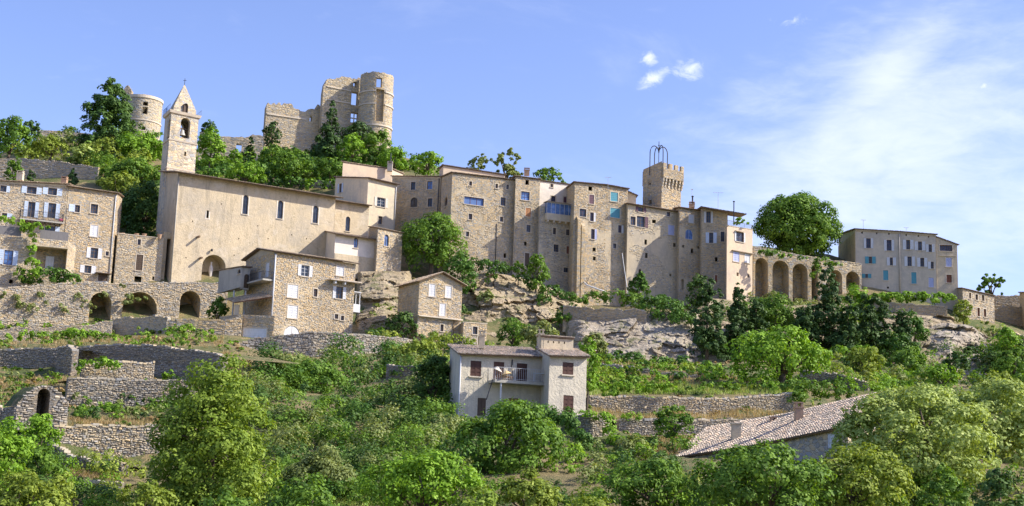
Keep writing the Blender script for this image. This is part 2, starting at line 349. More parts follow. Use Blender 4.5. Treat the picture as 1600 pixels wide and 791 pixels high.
class Drum:
    """the outside of a round tower; u runs anticlockwise from above = left to right seen from outside"""
    def __init__(s, c, R, a0, a1, taper=0.0, z0=0.0):
        s.c = Vector((c[0], c[1])); s.R = R; s.a0 = a0; s.L = (a1 - a0) * R; s.taper = taper; s.z0 = z0
        n = max(6, int((a1 - a0) / math.radians(9))); s.us = [s.L * i / n for i in range(1, n)]
    def __call__(s, u, v, w=0.0):
        a = s.a0 + u / s.R; r = s.R + s.taper * (s.z0 - v) - w
        return (s.c.x + r * math.cos(a), s.c.y + r * math.sin(a), v)
    def hit(s, px, py):
        r = ray(px, py); R = s.R
        A = r.x * r.x + r.y * r.y; B = -2 * (r.x * s.c.x + r.y * s.c.y); C = s.c.x ** 2 + s.c.y ** 2 - R * R; D = B * B - 4 * A * C
        if D < 0: return None
        t = (-B - math.sqrt(D)) / (2 * A); q = r * t
        a = (math.atan2(q.y - s.c.y, q.x - s.c.x) - s.a0) % (2 * math.pi); return (a * R, q.z, t)
    def facing(s): return True
def prof_z(top, u):
    if u <= top[0][0]: return top[0][1]
    for (a, za), (b, zb) in zip(top, top[1:]):
        if u <= b: return za + (zb - za) * (u - a) / max(1e-6, b - a)
    return top[-1][1]
def face(mb, M, zb, top, ops, thick=None):
    """wall surface with real openings. ops: dicts u0 u1 v0 v1 arch depth"""
    us = sorted(set([0.0, M.L] + [round(t[0], 4) for t in top if 0 < t[0] < M.L] + [u for u in M.us] + [u for o in ops for u in (o['u0'], o['u1'])]))
    us = [u for u in us if -1e-6 <= u <= M.L + 1e-6]
    ztop = min(t[1] for t in top)
    vs_ = sorted(set([zb] + [v for o in ops for v in (o['v0'], o['v1']) if zb < v]))
    def inside(u, v): return any(o['u0'] < u < o['u1'] and o['v0'] < v < o['v1'] for o in ops)
    def panel(w, flip):
        def q(a, b, c, d):
            if flip: mb.quad(a, d, c, b)
            else: mb.quad(a, b, c, d)
        for ua, ub in zip(us, us[1:]):
            if ub - ua < 1e-5: continue
            um = (ua + ub) / 2; ta, tb = prof_z(top, ua), prof_z(top, ub)
            v = [x for x in vs_ if x < min(ta, tb) - 1e-4]
            for i, va in enumerate(v):
                last = i == len(v) - 1
                vb = v[i + 1] if not last else None
                if inside(um, (va + (vb if vb is not None else min(ta, tb))) / 2): continue
                q(M(ua, va, w), M(ub, va, w), M(ub, tb if last else vb, w), M(ua, ta if last else vb, w))
        for o in ops:
            if o.get('arch'):
                pts = arch_pts(o)
                for (u1, v1), (u2, v2) in zip(pts, pts[1:]):
                    if abs(u2 - u1) > 1e-6 and (o['v1'] - v1 > 1e-6 or o['v1'] - v2 > 1e-6):
                        q(M(u1, v1, w), M(u2, v2, w), M(u2, o['v1'], w), M(u1, o['v1'], w))
    panel(0, False)
    if thick: panel(thick, True)
    for o in ops:
        d = thick if thick else o.get('depth', 0.3)
        edge = [(o['u0'], o['v0'])] + (arch_pts(o) if o.get('arch') else [(o['u0'], o['v1']), (o['u1'], o['v1'])]) + [(o['u1'], o['v0'])]
        edge = edge + [edge[0]]
        for (u1, v1), (u2, v2) in zip(edge, edge[1:]):
            if abs(u1 - u2) + abs(v1 - v2) > 1e-6: mb.quad(M(u1, v1, 0), M(u2, v2, 0), M(u2, v2, d), M(u1, v1, d))
        if o.get('back'):
            mb.poly([M(u, v, d) for u, v in edge[:-1]][::-1])
    if thick:
        for ua, ub in zip(us, us[1:]):
            ta, tb = prof_z(top, ua), prof_z(top, ub)
            mb.quad(M(ua, ta, 0), M(ub, tb, 0), M(ub, tb, thick), M(ua, ta, thick))
        for u in (0, M.L):
            t = prof_z(top, u); q = [M(u, zb, 0), M(u, t, 0), M(u, t, thick), M(u, zb, thick)]
            mb.poly(q if u else q[::-1])
def arch_pts(o, n=9):
    r = (o['u1'] - o['u0']) / 2; rise = min(r * o.get('rise', 1.0), (o['v1'] - o['v0']) * 0.8); c = (o['u0'] + o['u1']) / 2; s = o['v1'] - rise
    return [(c - r * math.cos(math.pi * i / n), s + rise * math.sin(math.pi * i / n)) for i in range(n + 1)]
def stones(mb, M, zb, top, ops, rnd, w=(0.16, 0.44), h=(0.12, 0.24), proud=0.06, gap=0.02, u0=0.0, u1=None, keep=1.0, patch=None):
    """laid stones, each a rough block standing proud of the joints"""
    u1 = M.L if u1 is None else u1; v = zb; vmax = max(t[1] for t in top)
    while v < vmax:
        hh = rnd.uniform(*h); u = u0 - rnd.uniform(0, 0.3)
        while u < u1:
            ww = rnd.uniform(*w); a, b = max(u, u0), min(u + ww, u1); u += ww
            if b - a < 0.08: continue
            m = (a + b) / 2; t = prof_z(top, m); jv = rnd.uniform(-0.35, 0.35) * hh; va = v + jv; vb = min(va + hh * rnd.uniform(0.8, 1.25), t)
            if vb - va < 0.06 or rnd.random() > keep: continue
            if patch is not None and noise.noise(Vector((m * 0.22 + patch, v * 0.22, patch * 3.1))) + 0.5 * noise.noise(Vector((m * 0.8, v * 0.8, patch))) > 0.10: continue
            bad = False
            for o in ops:
                if a < o['u1'] + 0.06 and b > o['u0'] - 0.06 and va < o['v1'] + 0.05 and vb > o['v0'] - 0.05:
                    if o.get('arch'):
                        r = (o['u1'] - o['u0']) / 2 + 0.08; c = (o['u0'] + o['u1']) / 2; s = o['v1'] - r * o.get('rise', 1.0)
                        if va > s and min(abs(a - c), abs(b - c)) > 0 and (min(abs(a - c), abs(b - c)) / r) ** 2 + ((va - s) / max(0.1, o['v1'] + 0.08 - s)) ** 2 > 1: continue
                    bad = True; break
            if bad: continue
            j = lambda: rnd.uniform(-0.03, 0.03)
            p = -rnd.uniform(0.2, 1.0) * proud; g = gap; i2 = min(0.05, (b - a) * 0.15)
            n = len(mb.v)
            for uu, vv in ((a + g, va + g), (b - g, va + g), (b - g, vb - g), (a + g, vb - g)): mb.v.append(M(uu, vv, 0.02))
            for uu, vv in ((a + g + i2 + j(), va + g + i2 + j()), (b - g - i2 + j(), va + g + i2 + j()), (b - g - i2 + j(), vb - g - i2 + j()), (a + g + i2 + j(), vb - g - i2 + j())): mb.v.append(M(uu, vv, p + j() * 0.6))
            r = rnd.random()
            for f in ((4, 5, 6, 7), (0, 1, 5, 4), (1, 2, 6, 5), (2, 3, 7, 6), (3, 0, 4, 7)): mb.f.append(tuple(n + k for k in f)); mb.r.append(r)
        v += hh

# ------------------------------------------------------------------ windows and doors
def wbox(mb, M, u0, u1, v0, v1, w0, w1, r=None):
    mb.hexa([M(u0, v0, w0), M(u1, v0, w0), M(u1, v0, w1), M(u0, v0, w1), M(u0, v1, w0), M(u1, v1, w0), M(u1, v1, w1), M(u0, v1, w1)], r)
def leaf_board(mb, M, u0, u1, v0, v1, w0, w1):
    """one shutter leaf: frame and louvre boards"""
    wbox(mb, M, u0, u1, v0, v1, (w0 + w1) / 2, w1)
    k = min(0.08, (u1 - u0) * 0.2)
    wbox(mb, M, u0, u0 + k, v0, v1, w0, w1 - 0.004); wbox(mb, M, u1 - k, u1, v0, v1, w0, w1 - 0.004)
    n = max(3, int((v1 - v0) / 0.28))
    for i in range(n):
        a = v0 + (v1 - v0) * (i + 0.12) / n; wbox(mb, M, u0 + k + 0.003, u1 - k - 0.003, a, a + (v1 - v0) / n * 0.7, w0 + 0.008, (w0 + w1) / 2 + 0.003)
def window(root, M, o, kind, color, opt):
    """kind: w glazed | ws glazed with two open shutters | wl / wr one open shutter | c closed shutters | d plank door | h bare hole"""
    u0, u1, v0, v1 = o['u0'], o['u1'], o['v0'], o['v1']; W = u1 - u0; H = v1 - v0
    if kind == 'h': return
    fr = MB(); dep = 0.16 if kind[0] == 'w' else 0.05
    arch = o.get('arch'); name = 'door' if kind == 'd' else 'window'
    if opt.get('surround', True) and not arch:
        t = 0.11; s = MB()
    k = min(0.07, W * 0.12)
    if arch:
        pts = arch_pts(o); inner = [((u - (u0 + u1) / 2) * (1 - 2 * k / W) + (u0 + u1) / 2, v - k) for u, v in pts]
        fr_edge = [(u0, v0)] + pts + [(u1, v0)]; in_edge = [(u0 + k, v0)] + inner + [(u1 - k, v0)]
        for (a, b), (c, d) in zip(zip(fr_edge, fr_edge[1:]), zip(in_edge, in_edge[1:])): fr.quad(M(*a, dep), M(*b, dep), M(*d, dep), M(*c, dep))
        wbox(fr, M, (u0 + u1) / 2 - 0.02, (u0 + u1) / 2 + 0.02, v0, v1 - k, dep - 0.01, dep + 0.03)
    else:
        for a in ((u0, u0 + k, v0, v1), (u1 - k, u1, v0, v1), (u0 + k, u1 - k, v0, v0 + k), (u0 + k, u1 - k, v1 - k, v1)): wbox(fr, M, *a, dep, dep + 0.06)
        if kind[0] == 'w':
            nb = opt.get('bars', 1)
            for i in range(nb):
                c = u0 + W * (i + 1) / (nb + 1); wbox(fr, M, c - 0.022, c + 0.022, v0 + k, v1 - k, dep + 0.004, dep + 0.05)
            if H > 1.0 and opt.get('cross', True):
                for q in (0.36, 0.68): wbox(fr, M, u0 + k, u1 - k, v0 + H * q - 0.015, v0 + H * q + 0.015, dep + 0.008, dep + 0.045)
    win = fr.build(name, opt.get('frame', 'wood'), root)
    if opt.get('label'): win['label'] = opt['label']
    def sub(mb, nm, mat):
        return mb.build(nm, mat, win)
    if kind[0] == 'w':
        p = MB()
        if arch: p.poly([M(u0, v0, dep + 0.05)] + [M(u1, v0, dep + 0.05)] + [M(u, v, dep + 0.05) for u, v in arch_pts(o)[::-1]])
        else: p.quad(M(u0, v0, dep + 0.045), M(u1, v0, dep + 0.045), M(u1, v1, dep + 0.045), M(u0, v1, dep + 0.045))
        sub(p, 'pane', opt.get('pane', 'glass'))
    if kind == 'd' or kind == 'c':
        n = opt.get('leaves', 2 if W > 0.55 else 1)
        for i in range(n):
            s = MB(); a = u0 + W * i / n + 0.008; leaf_board(s, M, a, a + W / n - 0.016, v0 + 0.01, v1 - 0.01 - (W / 2 if arch else 0), dep - 0.035, dep + 0.03)
            if arch and i == 0:
                s.poly([M(u, v, dep) for u, v in [(u0, v1 - W / 2 - 0.01)] + [(u1, v1 - W / 2 - 0.01)] + arch_pts(o)[::-1]])
            sub(s, 'panel' if kind == 'd' else 'shutter', color)
    sw = opt.get('sw', W * 0.52)
    if kind in ('ws', 'wl'):
        s = MB(); leaf_board(s, M, u0 - sw - 0.02, u0 - 0.02, v0, v1, -0.07, -0.02); sub(s, 'shutter', color)
    if kind in ('ws', 'wr'):
        s = MB(); leaf_board(s, M, u1 + 0.02, u1 + sw + 0.02, v0, v1, -0.07, -0.02); sub(s, 'shutter', color)
    if opt.get('surround', True) and not arch and W > 0.35:
        s = MB(); t = 0.12; x = 0.035 if kind in ('w', 'c', 'd') else 0.012
        for a in ((u0 - t, u0 - 0.003, v0 - 0.003, v1 + t), (u1 + 0.003, u1 + t, v0 - 0.003, v1 + t), (u0 - 0.002, u1 + 0.002, v1 + 0.003, v1 + t)): wbox(s, M, *a, -x, 0.03)
        sub(s, 'surround', opt.get('smat', 'surround'))
    if opt.get('sill', True) and W > 0.35:
        s = MB(); wbox(s, M, u0 - 0.12, u1 + 0.12, v0 - 0.11, v0 - 0.005, -0.13, dep); sub(s, 'sill', opt.get('smat', 'surround'))

# ------------------------------------------------------------------ roofs
def roof_quad(root, A, e, L, s, S, mat='tile', pitchw=0.23, course=0.9, rnd=None, thick=0.09, under='wood', name='roof'):
    """a tiled slope: corner A at the eave, e along the eave, s up the slope"""
    rnd = rnd or random.Random(int(A[0] * 100)); A = Vector(A); e = Vector(e); s = Vector(s); n = e.cross(s).normalized()
    if n.z < 0: n = -n
    sl = MB(); sl.box(A, e * L, s * S, n * thick) if e.cross(s).z > 0 else sl.box(A, s * S, e * L, n * thick)
    o = sl.build(name, under, root)
    t = MB(); k = int(L / pitchw); B = A + n * (thick + 0.004)
    for i in range(k + 1):
        c0 = B + e * min(L - 0.02, max(0.02, i * L / max(1, k) + rnd.uniform(-0.015, 0.015))); q = -0.07
        while q < S:
            q2 = min(S + 0.03, q + course * rnd.uniform(0.85, 1.15)); r = rnd.random(); lift = 0.02 + rnd.uniform(0, 0.03); rad0, rad1 = pitchw * 0.43, pitchw * 0.36
            base = len(t.v); jit = e * rnd.uniform(-0.012, 0.012)
            for qq, rad, li in ((q, rad0, lift), (q2 + 0.04, rad1, 0.0)):
                for g in range(5):
                    an = math.pi * g / 4; t.v.append(tuple(c0 + jit + s * qq + e * (-rad * math.cos(an)) + n * (rad * 0.85 * math.sin(an) + li)))
            for g in range(4): t.f.append((base + g, base + g + 1, base + 6 + g, base + 5 + g)); t.r.append(r)
            t.f.append((base, base + 1, base + 2, base + 3, base + 4)); t.r.append(r * 0.3)
            q = q2
    q = t.build('roof_tiles', mat, o, 'stuff')
    return o
def chimney(root, c, w, d, h, mat='plaster_tan', pots=True, name='chimney'):
    mb = MB(); c = Vector(c); mb.hexa([c + Vector((x, y, z)) for z in (0, h) for x, y in ((-w / 2, -d / 2), (w / 2, -d / 2), (w / 2, d / 2), (-w / 2, d / 2))])
    mb.hexa([c + Vector((x, y, z)) for z in (h + 0.002, h + 0.1) for x, y in ((-w / 2 - 0.06, -d / 2 - 0.06), (w / 2 + 0.06, -d / 2 - 0.06), (w / 2 + 0.06, d / 2 + 0.06), (-w / 2 - 0.06, d / 2 + 0.06))])
    if pots:
        for x in (-w / 2 + 0.08, w / 2 - 0.08): mb.hexa([c + Vector((x + a, b, z)) for z in (h + 0.102, h + 0.34) for a, b in ((-0.06, -d / 2 + 0.02), (0.06, -d / 2 + 0.02), (0.06, d / 2 - 0.02), (-0.06, d / 2 - 0.02))])
        mb.hexa([c + Vector((x, y, z)) for z in (h + 0.343, h + 0.42) for x, y in ((-w / 2 - 0.04, -d / 2), (w / 2 + 0.04, -d / 2), (w / 2 + 0.04, d / 2), (-w / 2 - 0.04, d / 2))])
    o = mb.build(name, mat, root); return o

# ------------------------------------------------------------------ a house
def house(name, label, cat, front, base, dv, wall, ops=(), roof='mono', pitch=0.14, stone=None, tile='tile', over=0.45, oside=0.25, thickops=0.3,
          rough=0.0, patch=None, sw=(0.18, 0.5), cornice=None, top_prof=None, keep=1.0, course=0.9, seed=None, tag_only=None, nobase=False, root=None, eave_split=True, side_stone=True):
    """front: (px, py, Y) of each eave corner from left to right (Y None = same height as the first);
    base: picture row of the foot below the first corner; dv: (x, y) to the back"""
    rnd = random.Random(seed if seed is not None else sum(ord(c) for c in label))
    C = []
    for px, py, Y in front:
        C.append(P(px, py, Y=Y) if Y is not None else P(px, py, Z=C[0].z))
    zb = base if isinstance(base, float) else zat(C[0].x, C[0].y, base)
    zb -= 1.5
    D = Vector((dv[0], dv[1], 0)); Dl = D.length
    if root is None: root = thing(name, label, cat, (sum(c.x for c in C) / len(C), sum(c.y for c in C) / len(C), zb))
    rise = {'mono': Dl * pitch, 'flat': 0.0, 'gable_side': 0.0, 'gable_front': 0.0, 'none': 0.0, 'back': -Dl * pitch}[roof]
    walls = []
    n = len(C)
    for i in range(n - 1):
        M = Plane(C[i], C[i + 1]); top = [(0, C[i].z), (M.L, C[i + 1].z)]
        if roof == 'gable_front': top = [(0, C[i].z), (M.L / 2, (C[i].z + C[i + 1].z) / 2 + M.L / 2 * pitch), (M.L, C[i + 1].z)]
        if top_prof and i in top_prof: top = [(M.L * a, z if z > 900 else prof_z(top, M.L * a) + z) for a, z in top_prof[i]]
        walls.append((M, top, True))
    R0, R1, L0, L1 = C[-1], C[-1] + D, C[0] + D, C[0]
    M = Plane(R0, R1); top = [(0, R0.z), (Dl, R0.z + rise)]
    if roof == 'gable_side': top = [(0, R0.z), (Dl / 2, R0.z + Dl / 2 * pitch), (Dl, R0.z)]
    walls.append((M, top, False))
    M = Plane(R1, L0); top = [(0, R1.z + rise), (M.L, L0.z + rise)]
    if roof == 'gable_front': top = [(0, R1.z), (M.L / 2, (R1.z + L0.z) / 2 + M.L / 2 * pitch), (M.L, L0.z)]
    walls.append((M, top, False))
    M = Plane(L0, L1); top = [(0, L1.z + rise), (Dl, L1.z)]
    if roof == 'gable_side': top = [(0, L1.z), (Dl / 2, L1.z + Dl / 2 * pitch), (Dl, L1.z)]
    walls.append((M, top, False))
    per = [[] for _ in walls]; wins = []
    for op in ops:
        x0, y0, x1, y1, kind = op[:5]; color = op[5] if len(op) > 5 else None; opt = dict(op[6]) if len(op) > 6 else {}
        xc, yc = (x0 + x1) / 2, (y0 + y1) / 2; best = None
        for wi, (M, top, fr) in enumerate(walls):
            if not M.facing(): continue
            h = M.hit(xc, yc)
            if h and 0.02 < h[0] < M.L - 0.02 and (best is None or h[2] < best[0]): best = (h[2], wi)
        if best is None: print('NO WALL FOR', name, op); continue
        M, top, fr = walls[best[1]]
        a, b = M.hit(x0, yc)[0], M.hit(x1, yc)[0]; u0, u1 = min(a, b), max(a, b)
        v1, v0 = M.hit(xc, y0)[1], M.hit(xc, y1)[1]
        u0, u1 = max(0.04, u0), min(M.L - 0.04, u1); v1 = min(v1, min(prof_z(top, u0), prof_z(top, u1)) - 0.06)
        o = dict(u0=u0, u1=u1, v0=v0, v1=v1, arch=kind.endswith('A'), depth=opt.get('depth', thickops), back=opt.get('back', False), rise=opt.get('rise', 1.0))
        kk = kind.replace('A', '')
        clash = [q for q in per[best[1]] if q['u0'] < o['u1'] and q['u1'] > o['u0'] and q['v0'] < o['v1'] and q['v1'] > o['v0']]
        if clash: print('CLASH', name, op); continue
        per[best[1]].append(o); wins.append((M, o, kk, color, opt))
    wb = MB()
    for (M, top, fr), oo in zip(walls, per): face(wb, M, zb, top, oo)
    wo = wb.build('wall', wall, root)
    if stone:
        sb = MB()
        for (M, top, fr), oo in zip(walls, per):
            if M.facing() and (fr or side_stone): stones(sb, M, zb + 1.0, top, oo, rnd, w=sw, h=(0.13, 0.27), patch=patch, keep=keep)
        q = sb.build('stonework', stone, wo, 'stuff')
    for a in wins: window(root, *a)
    ez = Vector((0, 0, 1)); dn = D.normalized()
    def eave_s(p): return (dn + ez * p).normalized()
    if roof in ('mono', 'back'):
        p = pitch if roof == 'mono' else -pitch
        for i in range(n - 1):
            e = C[i + 1] - C[i]; L = e.length; e = e / L
            s = eave_s(p); o0 = oside if i == 0 else 0.0; o1 = oside if i == n - 2 else 0.0
            S = Dl / dn.dot(Vector((s.x, s.y, 0))) + over
            A = C[i] - s * over - e * o0 + Vector((0, 0, 0.03 + 0.004 * i))
            roof_quad(root, A, e, L + o0 + o1, s, S + 0.2, tile, rnd=rnd, course=course)
    elif roof == 'gable_side':
        e = C[-1] - C[0]; L = e.length; e = e / L; s = eave_s(pitch); S = Dl / 2 * math.sqrt(1 + pitch * pitch) + over
        roof_quad(root, C[0] - s * over - e * oside + ez * 0.03, e, L + 2 * oside, s, S, tile, rnd=rnd, course=course)
        s2 = (-dn + ez * pitch).normalized()
        roof_quad(root, C[0] + D - s2 * over - e * oside + ez * 0.03, e, L + 2 * oside, s2, S - 0.02, tile, rnd=rnd, course=course)
    elif roof == 'gable_front':
        e = C[-1] - C[0]; L = e.length; e = e / L; h = L / 2 * math.sqrt(1 + pitch * pitch) + over
        s = (e + ez * pitch).normalized()
        roof_quad(root, C[0] - s * over - dn * oside + ez * 0.03, dn, Dl + 2 * oside, s, h, tile, rnd=rnd, course=course)
        s2 = (-e + ez * pitch).normalized()
        roof_quad(root, C[-1] - s2 * over - dn * oside + ez * 0.03, dn, Dl + 2 * oside, s2, h - 0.02, tile, rnd=rnd, course=course)
    elif roof == 'flat':
        m = MB(); ring = [C[0], C[-1], C[-1] + D, C[0] + D]
        c = sum(ring, Vector()) / 4
        m.poly([q + (c - q) * 0.01 - ez * 0.25 for q in ring]); m.build('roof', 'concrete', root)
        m = MB()
        pts = C + [R1, L0, C[0]]
        for a, b in zip(pts, pts[1:]):
            M = Plane(a, b); nz = (a.z + b.z) / 2
            m.hexa([M(-0.05, a.z + 0.004, -0.06), M(M.L + 0.05, b.z + 0.004, -0.06), M(M.L + 0.05, b.z + 0.004, 0.3), M(-0.05, a.z + 0.004, 0.3), M(-0.05, a.z + 0.09, -0.06), M(M.L + 0.05, b.z + 0.09, -0.06), M(M.L + 0.05, b.z + 0.09, 0.3), M(-0.05, a.z + 0.09, 0.3)])
        m.build('coping', 'surround', root)
    if cornice and roof != 'flat':
        m = MB()
        for i in range(n - 1):
            M = walls[i][0]
            for q, (hh, dd) in enumerate(((0.12, 0.2), (0.12, 0.11))):
                za, zc = C[i].z - 0.01 - 0.13 * q, C[i + 1].z - 0.01 - 0.13 * q
                m.hexa([M(0, za - hh, -dd), M(M.L, zc - hh, -dd), M(M.L, zc - hh, 0.02), M(0, za - hh, 0.02), M(0, za, -dd), M(M.L, zc, -dd), M(M.L, zc, 0.02), M(0, za, 0.02)])
        m.build('cornice', cornice, root)
    root_info = dict(root=root, C=C, D=D, walls=walls, zb=zb, wall=wo)
    return root_info

def pipe(root, pts, r=0.07, mat='zinc', name='downpipe'):
    m = MB(); m.tube(pts, r, 7); o = m.build(name, mat, root, smooth=True); return o
def slab(root, M, u0, u1, v0, v1, w0, w1, name, mat):
    m = MB(); wbox(m, M, u0, u1, v0, v1, w0, w1); return m.build(name, mat, root)
def railing(root, pts, h=1.0, mat='iron', step=0.13, name='railing', r=0.016):
    m = MB()
    for a, b in zip(pts, pts[1:]):
        a, b = Vector(a), Vector(b); L = (b - a).length; k = max(1, int(L / step)); z = Vector((0, 0, h))
        m.tube([a + z, b + z], r * 1.8, 5); m.tube([a + Vector((0, 0, 0.1)), b + Vector((0, 0, 0.1))], r * 1.3, 5)
        for i in range(k + 1):
            q = a + (b - a) * (i / k); m.tube([q, q + z], r * (2 if i % 10 == 0 else 1), 4, False)
    return m.build(name, mat, root)

# ------------------------------------------------------------------ free-standing and retaining walls
def stone_wall(name, label, cat, pts, back=0.0, stone='stone_dry', core='mortar_dark', thick=0.6, sw=(0.13, 0.38), sh=(0.08, 0.17), seed=1, ragged=0.1, ops=(), ground='ground', drop=1.2, proud=0.09, depth=2.5, cap=True, patch=None, opback=True):
    """pts: (px, py_top, py_foot, Y) from left to right; back: metres of terrace ground behind"""
    rnd = random.Random(seed); T = [P(px, pt, Y=Y) for px, pt, pb, Y in pts]; B = [zat(t.x, t.y, p[2]) for t, p in zip(T, pts)]
    mid = T[len(T) // 2]; root = thing(name, label, cat, (mid.x, mid.y, min(B)))
    cb, sb = MB(), MB()
    for i in range(len(T) - 1):
        M = Plane(T[i], T[i + 1]); k = max(2, int(M.L / 0.8))
        top = [(M.L * j / k, T[i].z + (T[i + 1].z - T[i].z) * j / k + (rnd.uniform(-ragged, ragged))) for j in range(k + 1)]
        zb = min(B[i], B[i + 1]) - drop
        oo = []
        for x0, y0, x1, y1, arch in ops:
            h = M.hit((x0 + x1) / 2, (y0 + y1) / 2)
            if h and 0.3 < h[0] < M.L - 0.3:
                yc = (y0 + y1) / 2; a, b = M.hit(x0, yc)[0], M.hit(x1, yc)[0]
                oo.append(dict(u0=max(0.05, a), u1=min(M.L - 0.05, b), v1=M.hit((x0 + x1) / 2, y0)[1], v0=max(zb + 0.05, M.hit((x0 + x1) / 2, y1)[1]), arch=arch, depth=depth, back=opback, rise=0.8 if arch == 2 else 1.0))
        face(cb, M, zb, top, oo)
        stones(sb, M, zb + drop * 0.7, top, oo, rnd, w=sw, h=sh, proud=proud, gap=0.016, patch=patch)
        # thickness, top and ends
        for (a, za), (b, zc) in zip(top, top[1:]):
            cb.quad(M(a, za, 0), M(b, zc, 0), M(b, zc, thick), M(a, za, thick))
            cb.quad(M(b, zb, thick), M(a, zb, thick), M(a, za, thick), M(b, zc, thick))
            if cap:
                u = a
                while u < b:
                    w = rnd.uniform(0.15, 0.45); zz = prof_z(top, u + w / 2); hh = rnd.uniform(0.02, 0.16)
                    wbox(sb, M, u + 0.01, min(u + w, M.L) - 0.01, zz - 0.05, zz + hh, -rnd.uniform(0.02, 0.1), min(thick, 0.6) * rnd.uniform(0.7, 1.0), rnd.random()); u += w
        for u, q in ((0, 0), (M.L, -1)):
            w = [M(u, zb, 0), M(u, top[q][1], 0), M(u, top[q][1], thick), M(u, zb, thick)]; cb.poly(w if u else w[::-1])
    o = cb.build('wall_core', core, root); sb.build('stonework', stone, root, 'stuff')
    if back > 0:
        g = MB(); 
        for i in range(len(T) - 1):
            M = Plane(T[i], T[i + 1])
            g.quad(M(0, T[i].z - 0.12, thick * 0.4), M(M.L, T[i + 1].z - 0.12, thick * 0.4), M(M.L, T[i + 1].z + 0.02 * back, back), M(0, T[i].z + 0.02 * back, back))
        q = g.build('terrace_ground', ground, None, 'structure')
    return root, T, B
# ------------------------------------------------------------------ the hill
CTRL = [(-160, 20, -4), (0, 0, -1.7), (-20, 0, -1.8), (20, 0, -1.8), (160, 20, -4), (-30, 30, -3), (30, 30, -3), (0, 60, -3.6), (-40, 62, -3.2), (40, 62, -3.6), (-90, 70, -2), (90, 70, -2),
        (-140, 180, 20), (-140, 260, 45), (150, 180, 12), (150, 240, 26), (-120, 400, 70), (-40, 400, 70), (40, 400, 40), (120, 400, 20), (0, 520, 15), (-200, 300, 40), (200, 300, 15)]
for c in [(160, 724, 92), (260, 740, 88), (60, 700, 92), (160, 668, 99), (40, 672, 96), (200, 655, 104), (300, 650, 104), (60, 590, 124), (200, 600, 121), (330, 600, 122), (200, 546, 136), (40, 552, 136),
          (60, 532, 160), (200, 528, 168), (-40, 532, 176), (0, 528, 178), (100, 520, 181.5), (190, 510, 185.5), (270, 507, 189.5), (345, 506, 192), (330, 520, 172), (-20, 474, 184), (0, 468, 192), (80, 464, 192), (150, 460, 197), (240, 458, 200), (320, 456, 203), (300, 468, 198), (340, 468, 203), (270, 466, 200), (200, 466, 193), (420, 440, 205), (500, 430, 214),
          (380, 548, 160), (480, 566, 164), (600, 566, 164), (480, 526, 176), (400, 534, 174), (560, 522, 184), (590, 470, 204),
          (440, 610, 138), (560, 620, 130), (640, 610, 132), (560, 700, 96), (440, 720, 92), (660, 650, 112), (640, 690, 98), (700, 664, 105), (720, 664, 103), (915, 655, 104), (800, 660, 102), (800, 600, 126), (720, 580, 142), (820, 556, 158),
          (640, 540, 181), (720, 542, 181), (770, 540, 176), (800, 534, 200), (900, 552, 195), (1000, 568, 193), (1080, 572, 193),
          (720, 462, 217), (800, 462, 218), (870, 474, 219), (940, 478, 218), (1000, 478, 218), (1090, 484, 217), (1160, 496, 216), (690, 512, 200), (760, 522, 204), (830, 528, 204), (740, 462, 228), (860, 476, 230), (960, 486, 230), (1060, 490, 232), (1110, 490, 226),
          (940, 615, 146), (1000, 612, 148), (1100, 622, 142), (1200, 604, 150), (1150, 566, 176), (1250, 566, 182), (960, 650, 124), (1100, 650, 126), (1220, 650, 126), (1000, 690, 106), (1100, 694, 106), (1180, 690, 108), (940, 710, 98), (860, 740, 84), (1000, 740, 84),
          (1350, 566, 186), (1450, 594, 198), (1550, 594, 200), (1300, 620, 150), (1450, 640, 140), (1580, 620, 160), (1440, 486, 226), (1540, 520, 222), (1300, 510, 222), (1220, 514, 216), (1260, 500, 226), (1600, 548, 205), (1600, 516, 236), (1530, 490, 245), (1200, 724, 88), (1400, 710, 80), (1550, 720, 82),
          (60, 290, 236), (150, 300, 232), (230, 350, 222), (0, 262, 252), (100, 246, 262), (200, 246, 262), (300, 272, 256), (400, 272, 262), (490, 272, 270), (520, 236, 306), (600, 236, 306), (620, 272, 276), (440, 236, 300), (340, 258, 284), (220, 222, 288), (120, 222, 288), (30, 230, 288),
          (700, 292, 262), (800, 300, 262), (900, 326, 266), (1000, 352, 266), (1100, 384, 258), (1240, 396, 242), (1330, 410, 240), (1400, 430, 256), (1500, 460, 262), (660, 300, 250), (560, 300, 246)]:
    q = P(c[0], c[1], Y=c[2]); CTRL.append(tuple(q))
CT = np.array(CTRL); K = len(CT)
def _tps_fit():
    d = np.sqrt(((CT[:, None, :2] - CT[None, :, :2]) ** 2).sum(-1)) + np.eye(K) * 0.0
    A = np.zeros((K + 3, K + 3)); A[:K, :K] = d - np.eye(K) * 0.25; A[:K, K] = 1; A[:K, K + 1:] = CT[:, :2]; A[K, :K] = 1; A[K + 1:, :K] = CT[:, :2].T
    return np.linalg.solve(A, np.concatenate([CT[:, 2], np.zeros(3)]))
_W = _tps_fit()
def _tps(x, y):
    out = np.full(x.shape, _W[K]) + _W[K + 1] * x + _W[K + 2] * y
    for i in range(K): out = out + _W[i] * np.sqrt((x - CT[i, 0]) ** 2 + (y - CT[i, 1]) ** 2)
    return out
def _axis(a, b, step, lo, hi):
    inner = np.arange(a, b + step / 2, step); l, h = [], []; s = step; v = a
    while v > lo: s *= 1.35; v -= s; l.append(v)
    s = step; v = b
    while v < hi: s *= 1.35; v += s; h.append(v)
    return np.concatenate([np.array(l[::-1]), inner, np.array(h)])
GX = _axis(-130, 150, 1.25, -4000, 4000); GY = _axis(-10, 345, 1.25, -4000, 6000)
XX, YY = np.meshgrid(GX, GY)
